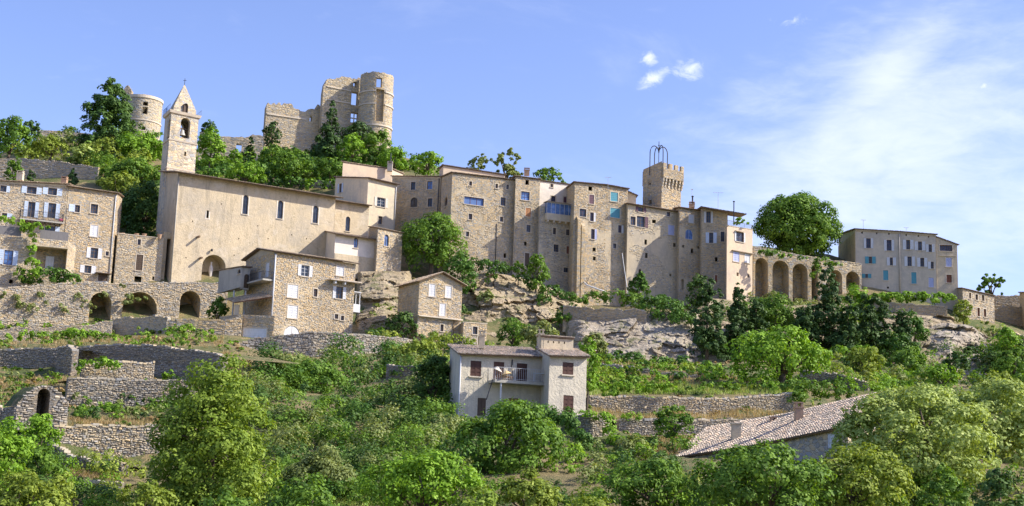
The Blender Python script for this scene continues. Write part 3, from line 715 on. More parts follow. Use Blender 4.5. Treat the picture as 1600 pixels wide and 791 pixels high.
def _ground_z(x, y):
    z = _tps(np.clip(x, -170, 190), np.clip(y, -40, 480))
    ox = np.maximum(np.maximum(-150 - x, x - 170), 0); oy = np.maximum(np.maximum(-20 - y, y - 440), 0)
    t = np.clip(np.sqrt(ox ** 2 + oy ** 2) / 260.0, 0, 1); t = t * t * (3 - 2 * t)
    z = z * (1 - t) + (-6.0) * t
    z = z + (np.sin(x * 0.9 + np.sin(y * 0.7) * 1.3) * 0.10 + np.sin(y * 1.3 + x * 0.35) * 0.10 + np.sin(x * 2.7 - y * 1.9) * 0.05) * (1 - t)
    near = np.clip(1 - np.sqrt(x ** 2 + y ** 2) / 14.0, 0, 1)
    return z * (1 - near) + (-1.7) * near
ZZ = _ground_z(XX, YY)
def gz(x, y):
    i = np.clip(np.searchsorted(GX, x) - 1, 0, len(GX) - 2); j = np.clip(np.searchsorted(GY, y) - 1, 0, len(GY) - 2)
    tx = (x - GX[i]) / (GX[i + 1] - GX[i]); ty = (y - GY[j]) / (GY[j + 1] - GY[j])
    return (ZZ[j, i] * (1 - tx) + ZZ[j, i + 1] * tx) * (1 - ty) + (ZZ[j + 1, i] * (1 - tx) + ZZ[j + 1, i + 1] * tx) * ty
_YS = np.arange(20, 330, 0.5)
def hit(px, py):
    """first point of the hill seen through a picture point"""
    d = ray(px, py); k = _YS / d.y; g = gz(k * d.x, _YS); below = np.nonzero(k * d.z < g)[0]
    if len(below) == 0: return None
    y = _YS[below[0]]; t = y / d.y; return Vector((t * d.x, y, float(gz(np.array([t * d.x]), np.array([y]))[0])))
def build_ground():
    h, w = XX.shape; v = np.stack([XX, YY, ZZ], -1).reshape(-1, 3).astype(np.float32)
    i = np.arange(h * w).reshape(h, w); f = np.stack([i[:-1, :-1], i[:-1, 1:], i[1:, 1:], i[1:, :-1]], -1).reshape(-1, 4)
    o = np_mesh('hillside_ground', v, f, None, ['ground']); o['kind'] = 'structure'; o.data.polygons.foreach_set('use_smooth', np.ones(len(f), dtype=bool)); return o
def np_mesh(name, v, f, rnd, mats, parent=None, midx=None, kind=None):
    me = bpy.data.meshes.new(name); n, k = f.shape
    me.vertices.add(len(v)); me.vertices.foreach_set('co', np.ascontiguousarray(v, dtype=np.float32).ravel())
    me.loops.add(n * k); me.loops.foreach_set('vertex_index', f.ravel().astype(np.int32))
    me.polygons.add(n); me.polygons.foreach_set('loop_start', (np.arange(n) * k).astype(np.int32))
    for m in mats: me.materials.append(MATS[m])
    if midx is not None: me.polygons.foreach_set('material_index', midx.astype(np.int32))
    me.update(calc_edges=True)
    if rnd is not None:
        a = me.attributes.new('rnd', 'FLOAT', 'FACE'); a.data.foreach_set('value', rnd.astype(np.float32))
    return link(name, me, parent, kind)

# ------------------------------------------------------------------ foliage
def unit(a): return a / np.maximum(1e-6, np.sqrt((a ** 2).sum(-1, keepdims=True)))
def leaf_quads(c, n, size, rs, aspect=0.62):
    t = unit(np.cross(n, rs.normal(size=c.shape))); b = unit(np.cross(n, t)); s = size[:, None]
    fold = n * s * rs.uniform(-0.25, 0.25, (len(c), 1))
    v = np.stack([c - t * s, c + b * s * aspect + fold, c + t * s, c - b * s * aspect + fold], 1).reshape(-1, 3)
    return v, np.arange(len(c) * 4).reshape(-1, 4)
def crown_leaves(lobes, n, leaf, rs, per=40, spread=3.1, up=0.5, inner=0.22, droop=0.0):
    """n leaves gathered in tufts over the surface of the lobes, with some inside; returns quads and a tone for each leaf"""
    lo = np.array(lobes, dtype=float); wgt = (lo[:, 3] * lo[:, 4] + lo[:, 4] * lo[:, 5] + lo[:, 3] * lo[:, 5]); wgt /= wgt.sum()
    per = int(np.clip(n / 70, 14, per)); k = max(6, n // per); li = rs.choice(len(lo), k * 2, p=wgt)
    d = unit(rs.normal(size=(k * 2, 3))); d[:, 2] = np.where(d[:, 2] < -0.55, -d[:, 2], d[:, 2])
    r = np.where(rs.uniform(size=k * 2) < inner, rs.uniform(0.35, 0.8, k * 2), rs.uniform(0.84, 1.06, k * 2))
    c = lo[li, :3] + d * lo[li, 3:6] * r[:, None]
    dep = np.full(k * 2, 9.0)
    for L in lo: dep = np.minimum(dep, np.sqrt((((c - L[:3]) / L[3:6]) ** 2).sum(-1)))
    ok = np.nonzero((dep > 0.78) | (rs.uniform(size=k * 2) < inner))[0][:k]
    c, d = c[ok], d[ok]; k = len(ok)
    tone = rs.normal(0.5, 0.16, k)
    m = max(3, n // k); ci = np.repeat(np.arange(k), m)
    lr = lo[li[ok], 3:6].mean(1); sp = np.minimum(leaf * spread, lr * 0.6)[ci] * rs.uniform(0.7, 1.3, k)[ci]
    off = unit(rs.normal(size=(k * m, 3)) + d[ci] * 0.55 + np.array([0, 0, 0.25])); p = c[ci] + off * (sp * rs.uniform(0.55, 1.08, k * m))[:, None] * np.array([1, 1, 0.85])
    nn = unit(off * 0.9 + d[ci] * 0.35 + rs.normal(size=p.shape) * 0.33 + np.array([0, 0, up * 0.6]))
    v, f = leaf_quads(p, nn, leaf * rs.uniform(0.65, 1.25, len(p)) * 0.66, rs)
    return v, f, np.clip(tone[ci] + rs.normal(0, 0.16, len(p)), 0, 1)
SPEC = dict(
    broad=dict(mat='leaf_green', shape='round'), yellow=dict(mat='leaf_yellow', shape='round'), bright=dict(mat='leaf_bright', shape='round'), cone=dict(mat='leaf_yellow', shape='cone'),
    dark=dict(mat='leaf_dark', shape='round'), cypress=dict(mat='leaf_cypress', shape='column', up=0.9), pine=dict(mat='leaf_cypress', shape='pine', up=0.7), cedar=dict(mat='leaf_cypress', shape='cedar', up=0.8),
    olive=dict(mat='leaf_olive', shape='round'), pale=dict(mat='leaf_pale', shape='round'), ivy=dict(mat='leaf_ivy', shape='dome'), shrub=dict(mat='leaf_green', shape='dome'), shrub_bright=dict(mat='leaf_bright', shape='dome'),
    shrub_yellow=dict(mat='leaf_yellow', shape='dome'), shrub_dark=dict(mat='leaf_dark', shape='dome'), shrub_olive=dict(mat='leaf_olive', shape='dome'), shrub_pale=dict(mat='leaf_pale', shape='dome'), sparse=dict(mat='leaf_green', shape='sparse'), plane=dict(mat='leaf_bright', shape='plane'))
def make_lobes(shape, c, w, d, h, rs):
    """c: middle of the crown; w, d, h: its half sizes"""
    L = []
    if shape in ('round', 'plane', 'dome'):
        k = 13 if shape != 'plane' else 22; q = 0.44 if shape != 'plane' else 0.36
        L.append((*c, w * 0.66, d * 0.66, h * 0.66))
        for i in range(k):
            ga = i * 2.39996 + rs.uniform(-0.25, 0.25); vz = 1 - 2 * (i + 0.5) / k; vr = math.sqrt(max(0, 1 - vz * vz)); v = np.array([vr * math.cos(ga), vr * math.sin(ga), vz])
            if shape == 'dome': v[2] = abs(v[2]) * 0.9 - 0.25
            q2 = q * rs.uniform(0.65, 1.1); e = 1 - q2 * 0.95
            L.append((c[0] + v[0] * w * e, c[1] + v[1] * d * e, c[2] + v[2] * h * e, w * q2, d * q2, h * q2 * rs.uniform(0.8, 1.1)))
        for vx, vz in ((-1, 0.1), (1, 0.05), (0.1, 1)):   # reach the full width and height
            q2 = q * 0.8; e = 1 - q2; L.append((c[0] + vx * w * e, c[1], c[2] + vz * h * e, w * q2, d * q2, h * q2))
    elif shape == 'cone':
        for i in range(22):
            t = (i + 0.5) / 22; rr = 1.1 * (1 - t * 0.97) ** 0.5 * (0.5 + min(1, t * 4) * 0.5) * rs.uniform(0.8, 1.08); a = i * 2.4; q2 = 0.38 * (1 - t * 0.45)
            L.append((c[0] + math.cos(a) * w * max(0, rr - q2 * 0.8), c[1] + math.sin(a) * d * max(0, rr - q2 * 0.8), c[2] - h + 2 * h * t * 0.95, w * q2, d * q2, h * q2 * 0.75))
        for i in range(6):
            t = i / 6; L.append((c[0], c[1], c[2] - h * 0.8 + 2 * h * t * 0.85, w * 0.6 * (1 - t), d * 0.6 * (1 - t), h * 0.3))
    elif shape == 'column':
        for i in range(16):
            t = (i + 0.5) / 16; rr = math.sin(min(1, t * 1.8 + 0.25) * math.pi / 2) * (1 - max(0, t - 0.45) / 0.62) ** 0.8; a = rs.uniform(0, 6.28)
            L.append((c[0] + math.cos(a) * w * 0.22 * rr, c[1] + math.sin(a) * d * 0.22 * rr, c[2] - h + 2 * h * t * 0.97, w * rr * 0.92 + 0.05, d * rr * 0.92 + 0.05, h * 0.13))
    elif shape in ('pine', 'cedar'):
        for i in range(34):
            t = i / 33; rr = ((1 - t) ** 0.55 * rs.uniform(0.7, 1.1) + 0.15) if shape == 'pine' else (1.12 - abs(t - 0.38) * 1.15) * rs.uniform(0.7, 1.05); a = i * 2.4; q2 = (0.36 if shape == 'cedar' else 0.38) * rs.uniform(0.75, 1.2) * (1 - 0.35 * t)
            L.append((c[0] + math.cos(a) * w * max(0, rr - q2), c[1] + math.sin(a) * d * max(0, rr - q2), c[2] - h * 0.95 + 1.85 * h * t, w * q2, d * q2, h * q2 * (0.36 if shape == 'cedar' else 0.5)))
        for i in range(5): L.append((c[0], c[1], c[2] - h * 0.7 + 1.5 * h * i / 5, w * 0.3 * (1 - i / 6), d * 0.3 * (1 - i / 6), h * 0.2))
    elif shape == 'sparse':
        for i in range(34):
            v = unit(rs.normal(size=3)[None])[0] * rs.uniform(0.35, 0.9); q2 = rs.uniform(0.12, 0.22); L.append((c[0] + v[0] * w, c[1] + v[1] * d, c[2] + v[2] * h, w * q2, d * q2, h * q2))
    return L
NLEAF = [0]
def tree(name, label, cat, box, spec, Y=None, base=None, seed=0, leafpx=3.1, dens=1.0, trunk=True, group=None, mat=None, deep=None, trunk_px=None, bare=False):
    """box: picture box of the crown; Y: distance, or base: picture row where the trunk meets the hill"""
    x0, y0, x1, y1 = box; xc, yc = (x0 + x1) / 2, (y0 + y1) / 2
    if Y is None: q = hit(xc, base if base else y1); Y = q.y if q is not None else 200
    rs = np.random.RandomState(seed * 7919 + int(xc) * 13 + int(yc)); s = SPEC[spec]; sc_ = Y / F
    c = P(xc, yc, Y=Y); w = (x1 - x0) / 2 * sc_; h = (y1 - y0) / 2 * sc_; d = deep if deep else (w if s['shape'] in ('column', 'pine', 'cedar', 'cone') else min(w * 0.9, max(h * 1.1, w * 0.5)))
    g = float(gz(np.array([c.x]), np.array([c.y]))[0])
    low = 0.0 if cat == 'shrub' else 0.16                                   # leaves reach (almost) down to the ground
    if s['shape'] in ('round', 'dome', 'plane', 'sparse', 'cone') and not bare:
        top = c.z + h; bot = min(c.z - h, g + low * (top - g)); bot = max(bot, c.z - h * 2.0); c.z = (top + bot) / 2; h = (top - bot) / 2
    lobes = make_lobes(s['shape'], (c.x, c.y, c.z), w * 0.95, d, h * 0.95, rs)
    leaf = leafpx * sc_; area = (x1 - x0) * (y1 - y0) * 0.75; leafpx *= 1.12; leaf *= 1.12; n = int(area * 5.2 * dens / (leafpx * leafpx * 0.45)); n = max(250, n)
    shp = s['shape']; spread = 3.1 if shp not in ('column', 'pine', 'cedar', 'sparse') else 2.0
    v, f, r = crown_leaves(lobes, n, leaf, rs, up=s.get('up', 0.45), spread=spread); NLEAF[0] += len(f)
    root = thing(name, label, cat, (c.x, c.y, g), group)
    np_mesh('crown' if trunk else 'foliage', v, f, r, [mat or s['mat']], root)
    if trunk:
        m = MB(); rad = max(0.05, min(0.45, w * 0.075)) if trunk_px is None else trunk_px * sc_ / 2
        if shp in ('column', 'pine', 'cedar', 'cone'):
            m.tube([(c.x, c.y, g - 0.4), (c.x + 0.02, c.y, (g + c.z) / 2), (c.x, c.y, c.z + h * 0.75)], [rad * 1.3, rad, rad * 0.2], 7)
            for i in range(8):
                L = lobes[i * 2 % len(lobes)]; m.tube([(c.x, c.y, L[2] - 0.2), L[:3]], [rad * 0.3, rad * 0.08], 5)
        else:
            lean = rs.uniform(-0.12, 0.12, 2) * w; f0 = Vector((c.x, c.y, g - 0.4)); fork = Vector((c.x + lean[0], c.y + lean[1], max(g + 0.25, c.z - h * 0.55)))
            m.tube([f0, (f0 + fork) / 2 + Vector((lean[1] * 0.3, lean[0] * 0.3, 0)), fork], [rad * 1.35, rad, rad * 0.85], 7)
            for L in lobes[1:8]:
                q = Vector(L[:3]); mid = (fork + q) / 2 + Vector((rs.uniform(-0.1, 0.1) * w, rs.uniform(-0.1, 0.1) * w, h * 0.06)); m.tube([fork - Vector((0, 0, 0.05)), mid, q], [rad * 0.6, rad * 0.36, rad * 0.1], 5)
        m.build('trunk', 'bark', root, smooth=True)
    return root
def foliage_mass(name, label, cat, items, mat, leafpx=3.0, dens=1.0, seed=0, kind=None, group=None):
    """climbers and hedges: items are (px, py, Y, rx_px, ry_px); one plant in one object"""
    rs = np.random.RandomState(seed + 31); lobes = []; area = 0; ys = []
    for px, py, Y, rx, ry in items:
        if Y is None: q = hit(px, py); Y = q.y if q is not None else 200
        c = P(px, py, Y=Y); k = Y / F; lobes.append((c.x, c.y, c.z, rx * k, max(0.35, min(rx, ry) * k * 0.7), ry * k)); area += 3.1 * rx * ry; ys.append(Y)
    Y = sum(ys) / len(ys); leaf = leafpx * Y / F; leafpx *= 1.1; leaf *= 1.1; n = int(area * 4.4 * dens / (leafpx * leafpx * 0.45))
    v, f, r = crown_leaves(lobes, n, leaf, rs, up=0.35, inner=0.1); NLEAF[0] += len(f)
    o = np_mesh(name, v, f, r, [mat]); o['label'] = label
    if kind: o['kind'] = kind
    else: o['category'] = cat
    if group: o['group'] = group
    return o
def in_poly(x, y, poly):
    c = False; j = len(poly) - 1
    for i in range(len(poly)):
        xi, yi = poly[i]; xj, yj = poly[j]
        if (yi > y) != (yj > y) and x < (xj - xi) * (y - yi) / (yj - yi) + xi: c = not c
        j = i
    return c
def scrub(name, label, poly, n, rpx, mats, seed=0, leafpx=3.7, dens=1.0, tall=1.0, lift=0.35):
    """wild growth nobody could count: one object of many overlapping bushes standing on the hill"""
    rs = np.random.RandomState(seed); xs = [p[0] for p in poly]; ys = [p[1] for p in poly]; V, Fc, R, MI = [], [], [], []; base = 0; k = 0; tries = 0
    while k < n and tries < n * 12:
        tries += 1; px, py = rs.uniform(min(xs), max(xs)), rs.uniform(min(ys), max(ys))
        if not in_poly(px, py, poly): continue
        q = hit(px, py)
        if q is None: continue
        k += 1; s_ = q.y / F; r = rs.uniform(*rpx); w = r * s_; h = w * tall * rs.uniform(0.6, 1.3); lobes = []
        for i in range(5):
            o = rs.normal(size=3) * np.array([0.5, 0.5, 0.3]); lobes.append((q.x + o[0] * w, q.y + o[1] * w, q.z + h * (lift + 0.3 * o[2]), w * rs.uniform(0.4, 0.7), w * rs.uniform(0.4, 0.7), h * rs.uniform(0.4, 0.8)))
        nl = max(50, int(3.4 * r * r * 1.25 * tall * dens / (leafpx * leafpx * 0.45)))
        v, f, t = crown_leaves(lobes, nl, leafpx * s_, rs, up=0.5, spread=3.4, inner=0.08)
        V.append(v); Fc.append(f + base); base += len(v); R.append(np.clip(t + rs.normal(0, 0.12), 0, 1)); MI.append(np.full(len(f), rs.randint(len(mats))))
    NLEAF[0] += sum(len(f) for f in Fc)
    o = np_mesh(name, np.concatenate(V), np.concatenate(Fc), np.concatenate(R), mats, None, np.concatenate(MI), 'stuff'); o['label'] = label; return o
def grass_blades(name, label, polys, n, hpx, mat, seed=0, surf=None):
    """upright blades; polys in the picture, standing on the hill or on a terrace edge given as a pair of points"""
    rs = np.random.RandomState(seed); pts = []
    for poly in polys:
        xs = [p[0] for p in poly]; ys = [p[1] for p in poly]; k = 0; t = 0
        while k < n and t < n * 6:
            t += 1; px, py = rs.uniform(min(xs), max(xs)), rs.uniform(min(ys), max(ys))
            if not in_poly(px, py, poly): continue
            q = hit(px, py) if surf is None else surf(px, py)
            if q is None: continue
            pts.append((q.x, q.y, q.z)); k += 1
    return blades(name, label, np.array(pts), hpx, mat, rs)
def blades(name, label, p, hpx, mat, rs, per=7):
    p = np.repeat(p, per, 0); p[:, :2] += rs.normal(0, 0.18, (len(p), 2)); k = (p[:, 1] / F)[:, None]; h = rs.uniform(hpx[0], hpx[1], (len(p), 1)) * k
    a = rs.uniform(0, 6.28, len(p)); t = np.stack([np.cos(a), np.sin(a), np.zeros(len(p))], 1) * k * 0.55; tip = p + np.concatenate([rs.normal(0, 0.3, (len(p), 2)) * h, h], 1)
    v = np.stack([p - t, p + t, tip], 1).reshape(-1, 3); f = np.arange(len(p) * 3).reshape(-1, 3); NLEAF[0] += len(f) // 2
    o = np_mesh(name, v, f, np.clip(rs.normal(0.5, 0.25, len(p)), 0, 1), [mat], None, None, 'stuff'); o['label'] = label; return o
def rock(name, label, rows, mat, amp=0.8, seed=0, nu=70, nv=40, freq=0.35, back=4.0, dip=0.35):
    """a rock face: rows of (px, py, Y) from top to bottom, each from left to right; it runs back into the hill on all sides"""
    G = [[P(*c[:2], Y=c[2]) for c in r] for r in rows]
    def ev(u, v):
        a = v * (len(G) - 1); i = min(int(a), len(G) - 2); ta = a - i
        def row(r): b = u * (len(r) - 1); j = min(int(b), len(r) - 2); tb = b - j; return r[j].lerp(r[j + 1], tb)
        return row(G[i]).lerp(row(G[i + 1]), ta)
    m = MB(); idx = {}; sd = Vector((seed, seed * 1.7, seed * 0.3))
    for j in range(nv + 1):
        for i in range(nu + 1):
            u, v = i / nu, j / nv; p = ev(u, v); e = min(u, 1 - u, v * 1.5, (1 - v) * 1.5) / 0.12; e = max(0, min(1, e))
            big = noise.noise(p * 0.13 + sd) * 1.1 + noise.noise(p * 0.3 + sd) * 0.4; d = big * 0.8
            for fq, am in ((0.17, 0.85), (0.42, 0.42), (1.0, 0.2)):            # broken slabs: each its own tilt and offset
                w_ = Vector(((p.x + p.z * dip) * 0.75, p.y, (p.z - p.x * dip) * 1.25)) + sd * 3 + Vector((noise.noise(p * 0.9), noise.noise(p * 0.9 + sd), noise.noise(p * 0.8))) * 0.35
                c_ = noise.voronoi(w_ * fq)[1][0]; h_ = noise.cell_vector(c_ * 7.31 + sd); l_ = w_ * fq - c_
                d += am * ((h_.x - 0.5) * 1.1 + l_.x * (h_.y - 0.5) * 1.3 + l_.z * (h_.z - 0.25) * 1.5)
            d += noise.noise(p * 2.2 + sd) * 0.07
            dirn = Vector((-p.x * 0.15, -p.y, 0)).normalized(); p = p + dirn * (d * amp * (0.35 + 0.65 * e) - (1 - e) * back * (1 - e))
            idx[i, j] = len(m.v); m.v.append(tuple(p))
    for j in range(nv):
        for i in range(nu): m.f.append((idx[i, j + 1], idx[i + 1, j + 1], idx[i + 1, j], idx[i, j])); m.r.append(0.5)
    o = m.build(name, mat); o['label'] = label; o['category'] = 'rock'; return o
# ================================================================== THE PLACE
build_ground()

# ------------------------------------------------------------------ left houses
S2 = {'sw': None}
def sh(k=0.5): return {}
A = house('village_house', 'wide stone house at the left edge with pale blue shutters and two balcony doors', 'house', [(-70, 280, 190.5), (107, 289, 197)], 445, (-1, 9), 'mortar_warm', stone='stone_warm', patch=3.3, cornice='surround', ops=[
    (0, 290, 10, 300, 'wr', 'pale_blue', {'bars': 1}), (42, 292, 57, 303, 'ws', 'pale_blue', {'sw': 0.7}), (75, 294, 89, 305, 'ws', 'pale_blue', {'sw': 0.7}),
    (43.5, 315.5, 54.5, 339.5, 'ws', 'pale_blue', {'sill': False}), (75, 317.5, 87, 341, 'ws', 'pale_blue', {'sill': False}), (3, 333, 11, 339, 'wr', 'pale_blue', {'sw': 0.7}),
    (70, 353, 86, 363, 'wr', 'pale_blue', {'sw': 0.6})])
M = A['walls'][0][0]; h0 = M.hit(30, 341); h1 = M.hit(98, 345)
bal = MB(); wbox(bal, M, h0[0], h1[0], h0[1] - 0.28, h0[1] - 0.1, -1.0, 0.05); bo = bal.build('balcony', 'concrete', A['root'])
bm = MB()
for i in range(9):
    u = h0[0] + (h1[0] - h0[0]) * (i + 0.5) / 9; wbox(bm, M, u - 0.08, u + 0.08, h0[1] - 0.55, h0[1] - 0.283, -0.9, 0.05)
bm.build('bracket', 'dark_wood', bo)
railing(bo, [M(h0[0] + 0.05, h0[1] - 0.1, -0.02), M(h0[0] + 0.05, h0[1] - 0.1, -0.95), M(h1[0] - 0.05, h0[1] - 0.1, -0.95), M(h1[0] - 0.05, h0[1] - 0.1, -0.02)], 1.25)
fl = MB()
for i in range(3): p = Vector(M(h1[0] - 0.5 + i * 0.16, h0[1] + 0.25, -0.8)); fl.lathe(p, [(0.02, -0.2), (0.14, -0.1), (0.18, 0.05), (0.1, 0.2), (0.0, 0.24)], 7)
fl.build('flower_box', 'pink_flower', bo)
chimney(A['root'], P(31, 282, Y=199), 0.9, 0.7, 1.0, 'plaster_cream'); chimney(A['root'], P(100, 290, Y=199), 0.8, 0.7, 0.9, 'terracotta')
A2 = house('village_house', 'low stone terrace block in front of the wide left house with fenced roof terrace', 'house', [(-70, 367, 184.5), (47, 371, 188.4), (107, 377, 190.4)], 452, (-0.5, 5), 'mortar_warm', stone='stone_pale', roof='none', ops=[
    (6, 391, 20, 414, 'ws', 'pale_blue', {'pane': 'glass_blue', 'sw': 0.62}), (56, 387, 104, 420, 'h', None, {'depth': 2.2, 'back': True}), (14, 437, 20, 443, 'h')])
m = MB(); c = A2['C']; m.poly([c[0] - Vector((0, 0, .05)), c[1] - Vector((0, 0, .05)), c[2] - Vector((0, 0, .05)), c[2] + A2['D'] - Vector((0, 0, .05)), c[0] + A2['D'] - Vector((0, 0, .05))]); m.build('terrace_floor', 'concrete', A2['root'])
for i, (a, b, y0, y1) in enumerate(((0, 33, 351, 367), (62, 106, 363, 376))):
    M = A2['walls'][0 if i == 0 else 1][0]; q0 = M.hit(max(a, -30), y1); q1 = M.hit(b, y1 + 1); u0, u1 = (0.1, q1[0]) if i == 0 else (q0[0], M.L - 0.05)
    slab(A2['root'], M, u0, u1, A2['C'][1].z + 0.02, A2['C'][1].z + 1.25, 0.12, 0.2, 'fence_panel', 'fence_grey')
M = A2['walls'][1][0]; q0, q1 = M.hit(52, 384), M.hit(106, 386); slab(A2['root'], M, q0[0], min(q1[0], M.L), q0[1] - 0.12, q0[1] + 0.05, -0.9, 0.0, 'awning', 'plaster_tan')
q0, q1 = M.hit(72, 417), M.hit(87, 398); slab(A2['root'], M, q0[0], q1[0], q0[1], q1[1], 2.0, 2.16, 'door', 'pale_grey')
B = house('village_house', 'tall narrow stone house with white shutters joined to the wide left house', 'house', [(107.5, 292, 197), (184, 303, None)], 443, (-1.6, 8), 'mortar_warm', stone='stone_gold', patch=8.1, ops=[
    (117, 320.5, 125, 332, 'wl', 'pale_blue', {'sw': 0.85}), (141.5, 319, 153, 334, 'w', None, {'bars': 2}), (141, 352, 153, 370, 'c', 'white_paint'), (141.5, 387.5, 153, 404, 'ws', 'white_paint'), (165, 393, 170, 400, 'w'),
    (132, 415, 142.5, 427, 'ws', 'white_paint', {'sw': 0.62}), (153, 428, 168, 440, 'd', 'dark_wood', {'sill': False})])
M = B['walls'][0][0]; q0, q1 = M.hit(148, 427), M.hit(172, 427); slab(B['root'], M, q0[0], min(q1[0], M.L), q0[1] - 0.02, q0[1] + 0.1, -0.9, 0.02, 'awning', 'dark_wood')
q = Vector(M(M.L - 0.25, 0, -0.1)); pipe(B['root'], [(q.x, q.y, zat(q.x, q.y, 304)), (q.x, q.y, zat(q.x, q.y, 440))])
m = MB(); p = P(156, 441, Y=195.6); m.box(p + Vector((-0.7, -0.4, 0)), (1.7, 0, 0), (0, 0.8, 0), (0, 0, 0.08)); [m.tube([p + Vector((x, y, -0.8)), p + Vector((x, y, 0))], 0.03, 5) for x in (-0.55, 0.85) for y in (-0.3, 0.3)]
tag(m.build('garden_table', 'white_paint'), 'white garden table below the tall narrow stone house', 'table')
Cc = house('village_house', 'low stone house with flat terrace between tall house and church', 'house', [(184, 365, 201.5), (256, 373, None)], 442, (-2, 6), 'mortar_warm', stone='stone_pale', roof='flat', ops=[
    (215, 374, 220, 383, 'w', None, {'sill': False}), (212.5, 398, 223, 423, 'd', 'dark_wood'), (210, 432, 221, 441, 'h'), (238, 432, 241, 438, 'h')])
for i, px in enumerate((192, 214, 226, 250)):
    p = P(px, 360, Y=203.5); p.z = Cc['C'][0].z - 0.2; m = MB(); m.lathe(p, [(0.0, 0.0), (0.22, 0.0), (0.34, 0.55), (0.38, 0.56), (0.38, 0.64), (0.0, 0.62)], 12)
    tag(m.build('flower_pot', 'terracotta', smooth=False), ['terracotta pot at the left end of the flat terrace by the church', 'second terracotta pot from the left on the flat terrace', 'third terracotta pot from the left on the flat terrace', 'terracotta pot nearest the church on the flat terrace'][i], 'pot', 'terracotta pots on the flat terrace')
AL = house('gateway', 'narrow shaded passage with lintel between low stone house and church', 'gateway', [(256.5, 362, 205), (281, 366, 205.5)], 442, (-2, 5), 'rubble', roof='none', ops=[(258.5, 373, 273, 442, 'h', None, {'depth': 3.5, 'back': True})])

# ------------------------------------------------------------------ church
CH = house('church', 'long plastered church with tiled roof, lancet windows and deep arched porch', 'church', [(278.5, 270, 204), (524.5, 309, None)], 456, (-4.7, 9.6), 'plaster_church', over=1.3, oside=0.9, pitch=0.2, tile='tile', course=1.2, ops=[
    (379.5, 305, 387.5, 335, 'wA', None, {'frame': 'iron'}), (434, 313.5, 442, 342, 'wA', None, {'frame': 'iron'}), (489, 321.5, 497, 349, 'wA', None, {'frame': 'iron'}), (322.5, 329, 326.5, 341, 'h'), (300, 345, 301.6, 347, 'h'), (345, 318, 346.6, 320, 'h'), (402, 352, 403.6, 354, 'h'), (418, 372, 419.6, 374, 'h'), (455, 366, 456.6, 368, 'h'), (372, 372, 373.6, 374, 'h'), (478, 372, 479.6, 374, 'h'), (290, 402, 291.6, 404, 'h'), (365, 398, 366.6, 400, 'h'), (315.5, 398, 352.5, 446, 'hA', None, {'depth': 2.6, 'back': True})])
M = CH['walls'][0][0]
for lab, (a, b, c, d) in enumerate(((377.5, 302.5, 389.5, 337), (432, 311, 444, 344), (487, 319, 499, 351), (321, 327, 328, 343))):   # pale stone frames of the lancets
    q0 = M.hit(a, (b + d) / 2); q1 = M.hit(c, (b + d) / 2); zt = M.hit((a + c) / 2, b)[1]; zb_ = M.hit((a + c) / 2, d)[1]; s = MB(); t = 0.16
    for u0, u1, v0, v1 in ((q0[0], q0[0] + t, zb_ + 0.13, zt - 0.35), (q1[0] - t, q1[0], zb_ + 0.13, zt - 0.35), (q0[0] - 0.05, q1[0] + 0.05, zb_, zb_ + 0.128)): wbox(s, M, u0, u1, v0, v1, -0.03, 0.02)
    s.build('window_surround', 'plaster_white', CH['root'])
for px, py in ((308, 371), (312, 404)):                                    # beam ends standing out of the wall
    h = M.hit(px, py); m = MB(); wbox(m, M, h[0] - 0.12, h[0] + 0.12, h[1] - 0.13, h[1] + 0.13, -1.1, 0.05); m.build('beam_end', 'wood', CH['root'])
m = MB(); h = M.hit(330, 391); p = Vector(M(h[0], h[1], -0.3)); m.tube([Vector(M(h[0], h[1], 0.02)), p], 0.04, 6); m.lathe(p, [(0.02, 0.2), (0.2, 0.05), (0.16, -0.2), (0.02, -0.25)], 10); m.build('lamp', 'iron', CH['root'])
h = M.hit(333, 440); m = MB(); p = Vector(M(h[0], h[1] + 0.1, 1.4)); m.lathe(p, [(0.42, -0.6), (0.42, 0.5), (0.3, 0.6), (0.22, 0.9), (0.3, 1.5), (0.34, 2.1), (0.22, 2.5), (0.1, 2.6), (0.17, 2.8), (0.15, 3.05), (0.0, 3.15)], 12)
tag(m.build('statue', 'plaster_white', smooth=True), 'pale statue on a pedestal inside the arched church porch', 'statue')
q = Vector(M(0.12, 0, -0.1)); pipe(CH['root'], [(q.x, q.y, zat(q.x, q.y, 273)), (q.x, q.y, zat(q.x, q.y, 446))], 0.07, 'concrete')
CH2 = house('church_choir', 'lower east end of the church with one lancet window', 'church', [(524.5, 314, 221.5), (577, 322, None)], 446, (-3, 8), 'plaster_church', over=0.9, oside=0.3, pitch=0.2, course=1.2, ops=[(540, 338.5, 547, 361.5, 'wA', None, {'frame': 'iron'})])
CHP = house('chapel_annex', 'small white plastered chapel with a lancet window leaning against the church', 'chapel', [(524, 366, 211), (590, 375.5, None)], 416, (-2.5, 7), 'plaster_white', over=0.9, oside=0.3, pitch=0.22, tile='tile_dark', ops=[(553, 371.5, 559.5, 387.5, 'wA', None, {'pane': 'glass_blue'})])
M = CHP['walls'][0][0]; h = M.hit(540, 398); slab(CHP['root'], M, 0.0, M.L, CHP['zb'], h[1], -0.12, 0.0, 'plinth', 'plaster_church')
CHS = house('stone_annex', 'rough stone tower stub with small blue arched window right of white chapel', 'building', [(590.5, 357, 213), (629, 365, None)], 440, (-2, 6), 'mortar_warm', stone='stone_warm', over=0.2, pitch=0.2, ops=[(600.5, 366.5, 607.5, 385, 'wA', None, {'pane': 'glass_blue'})])

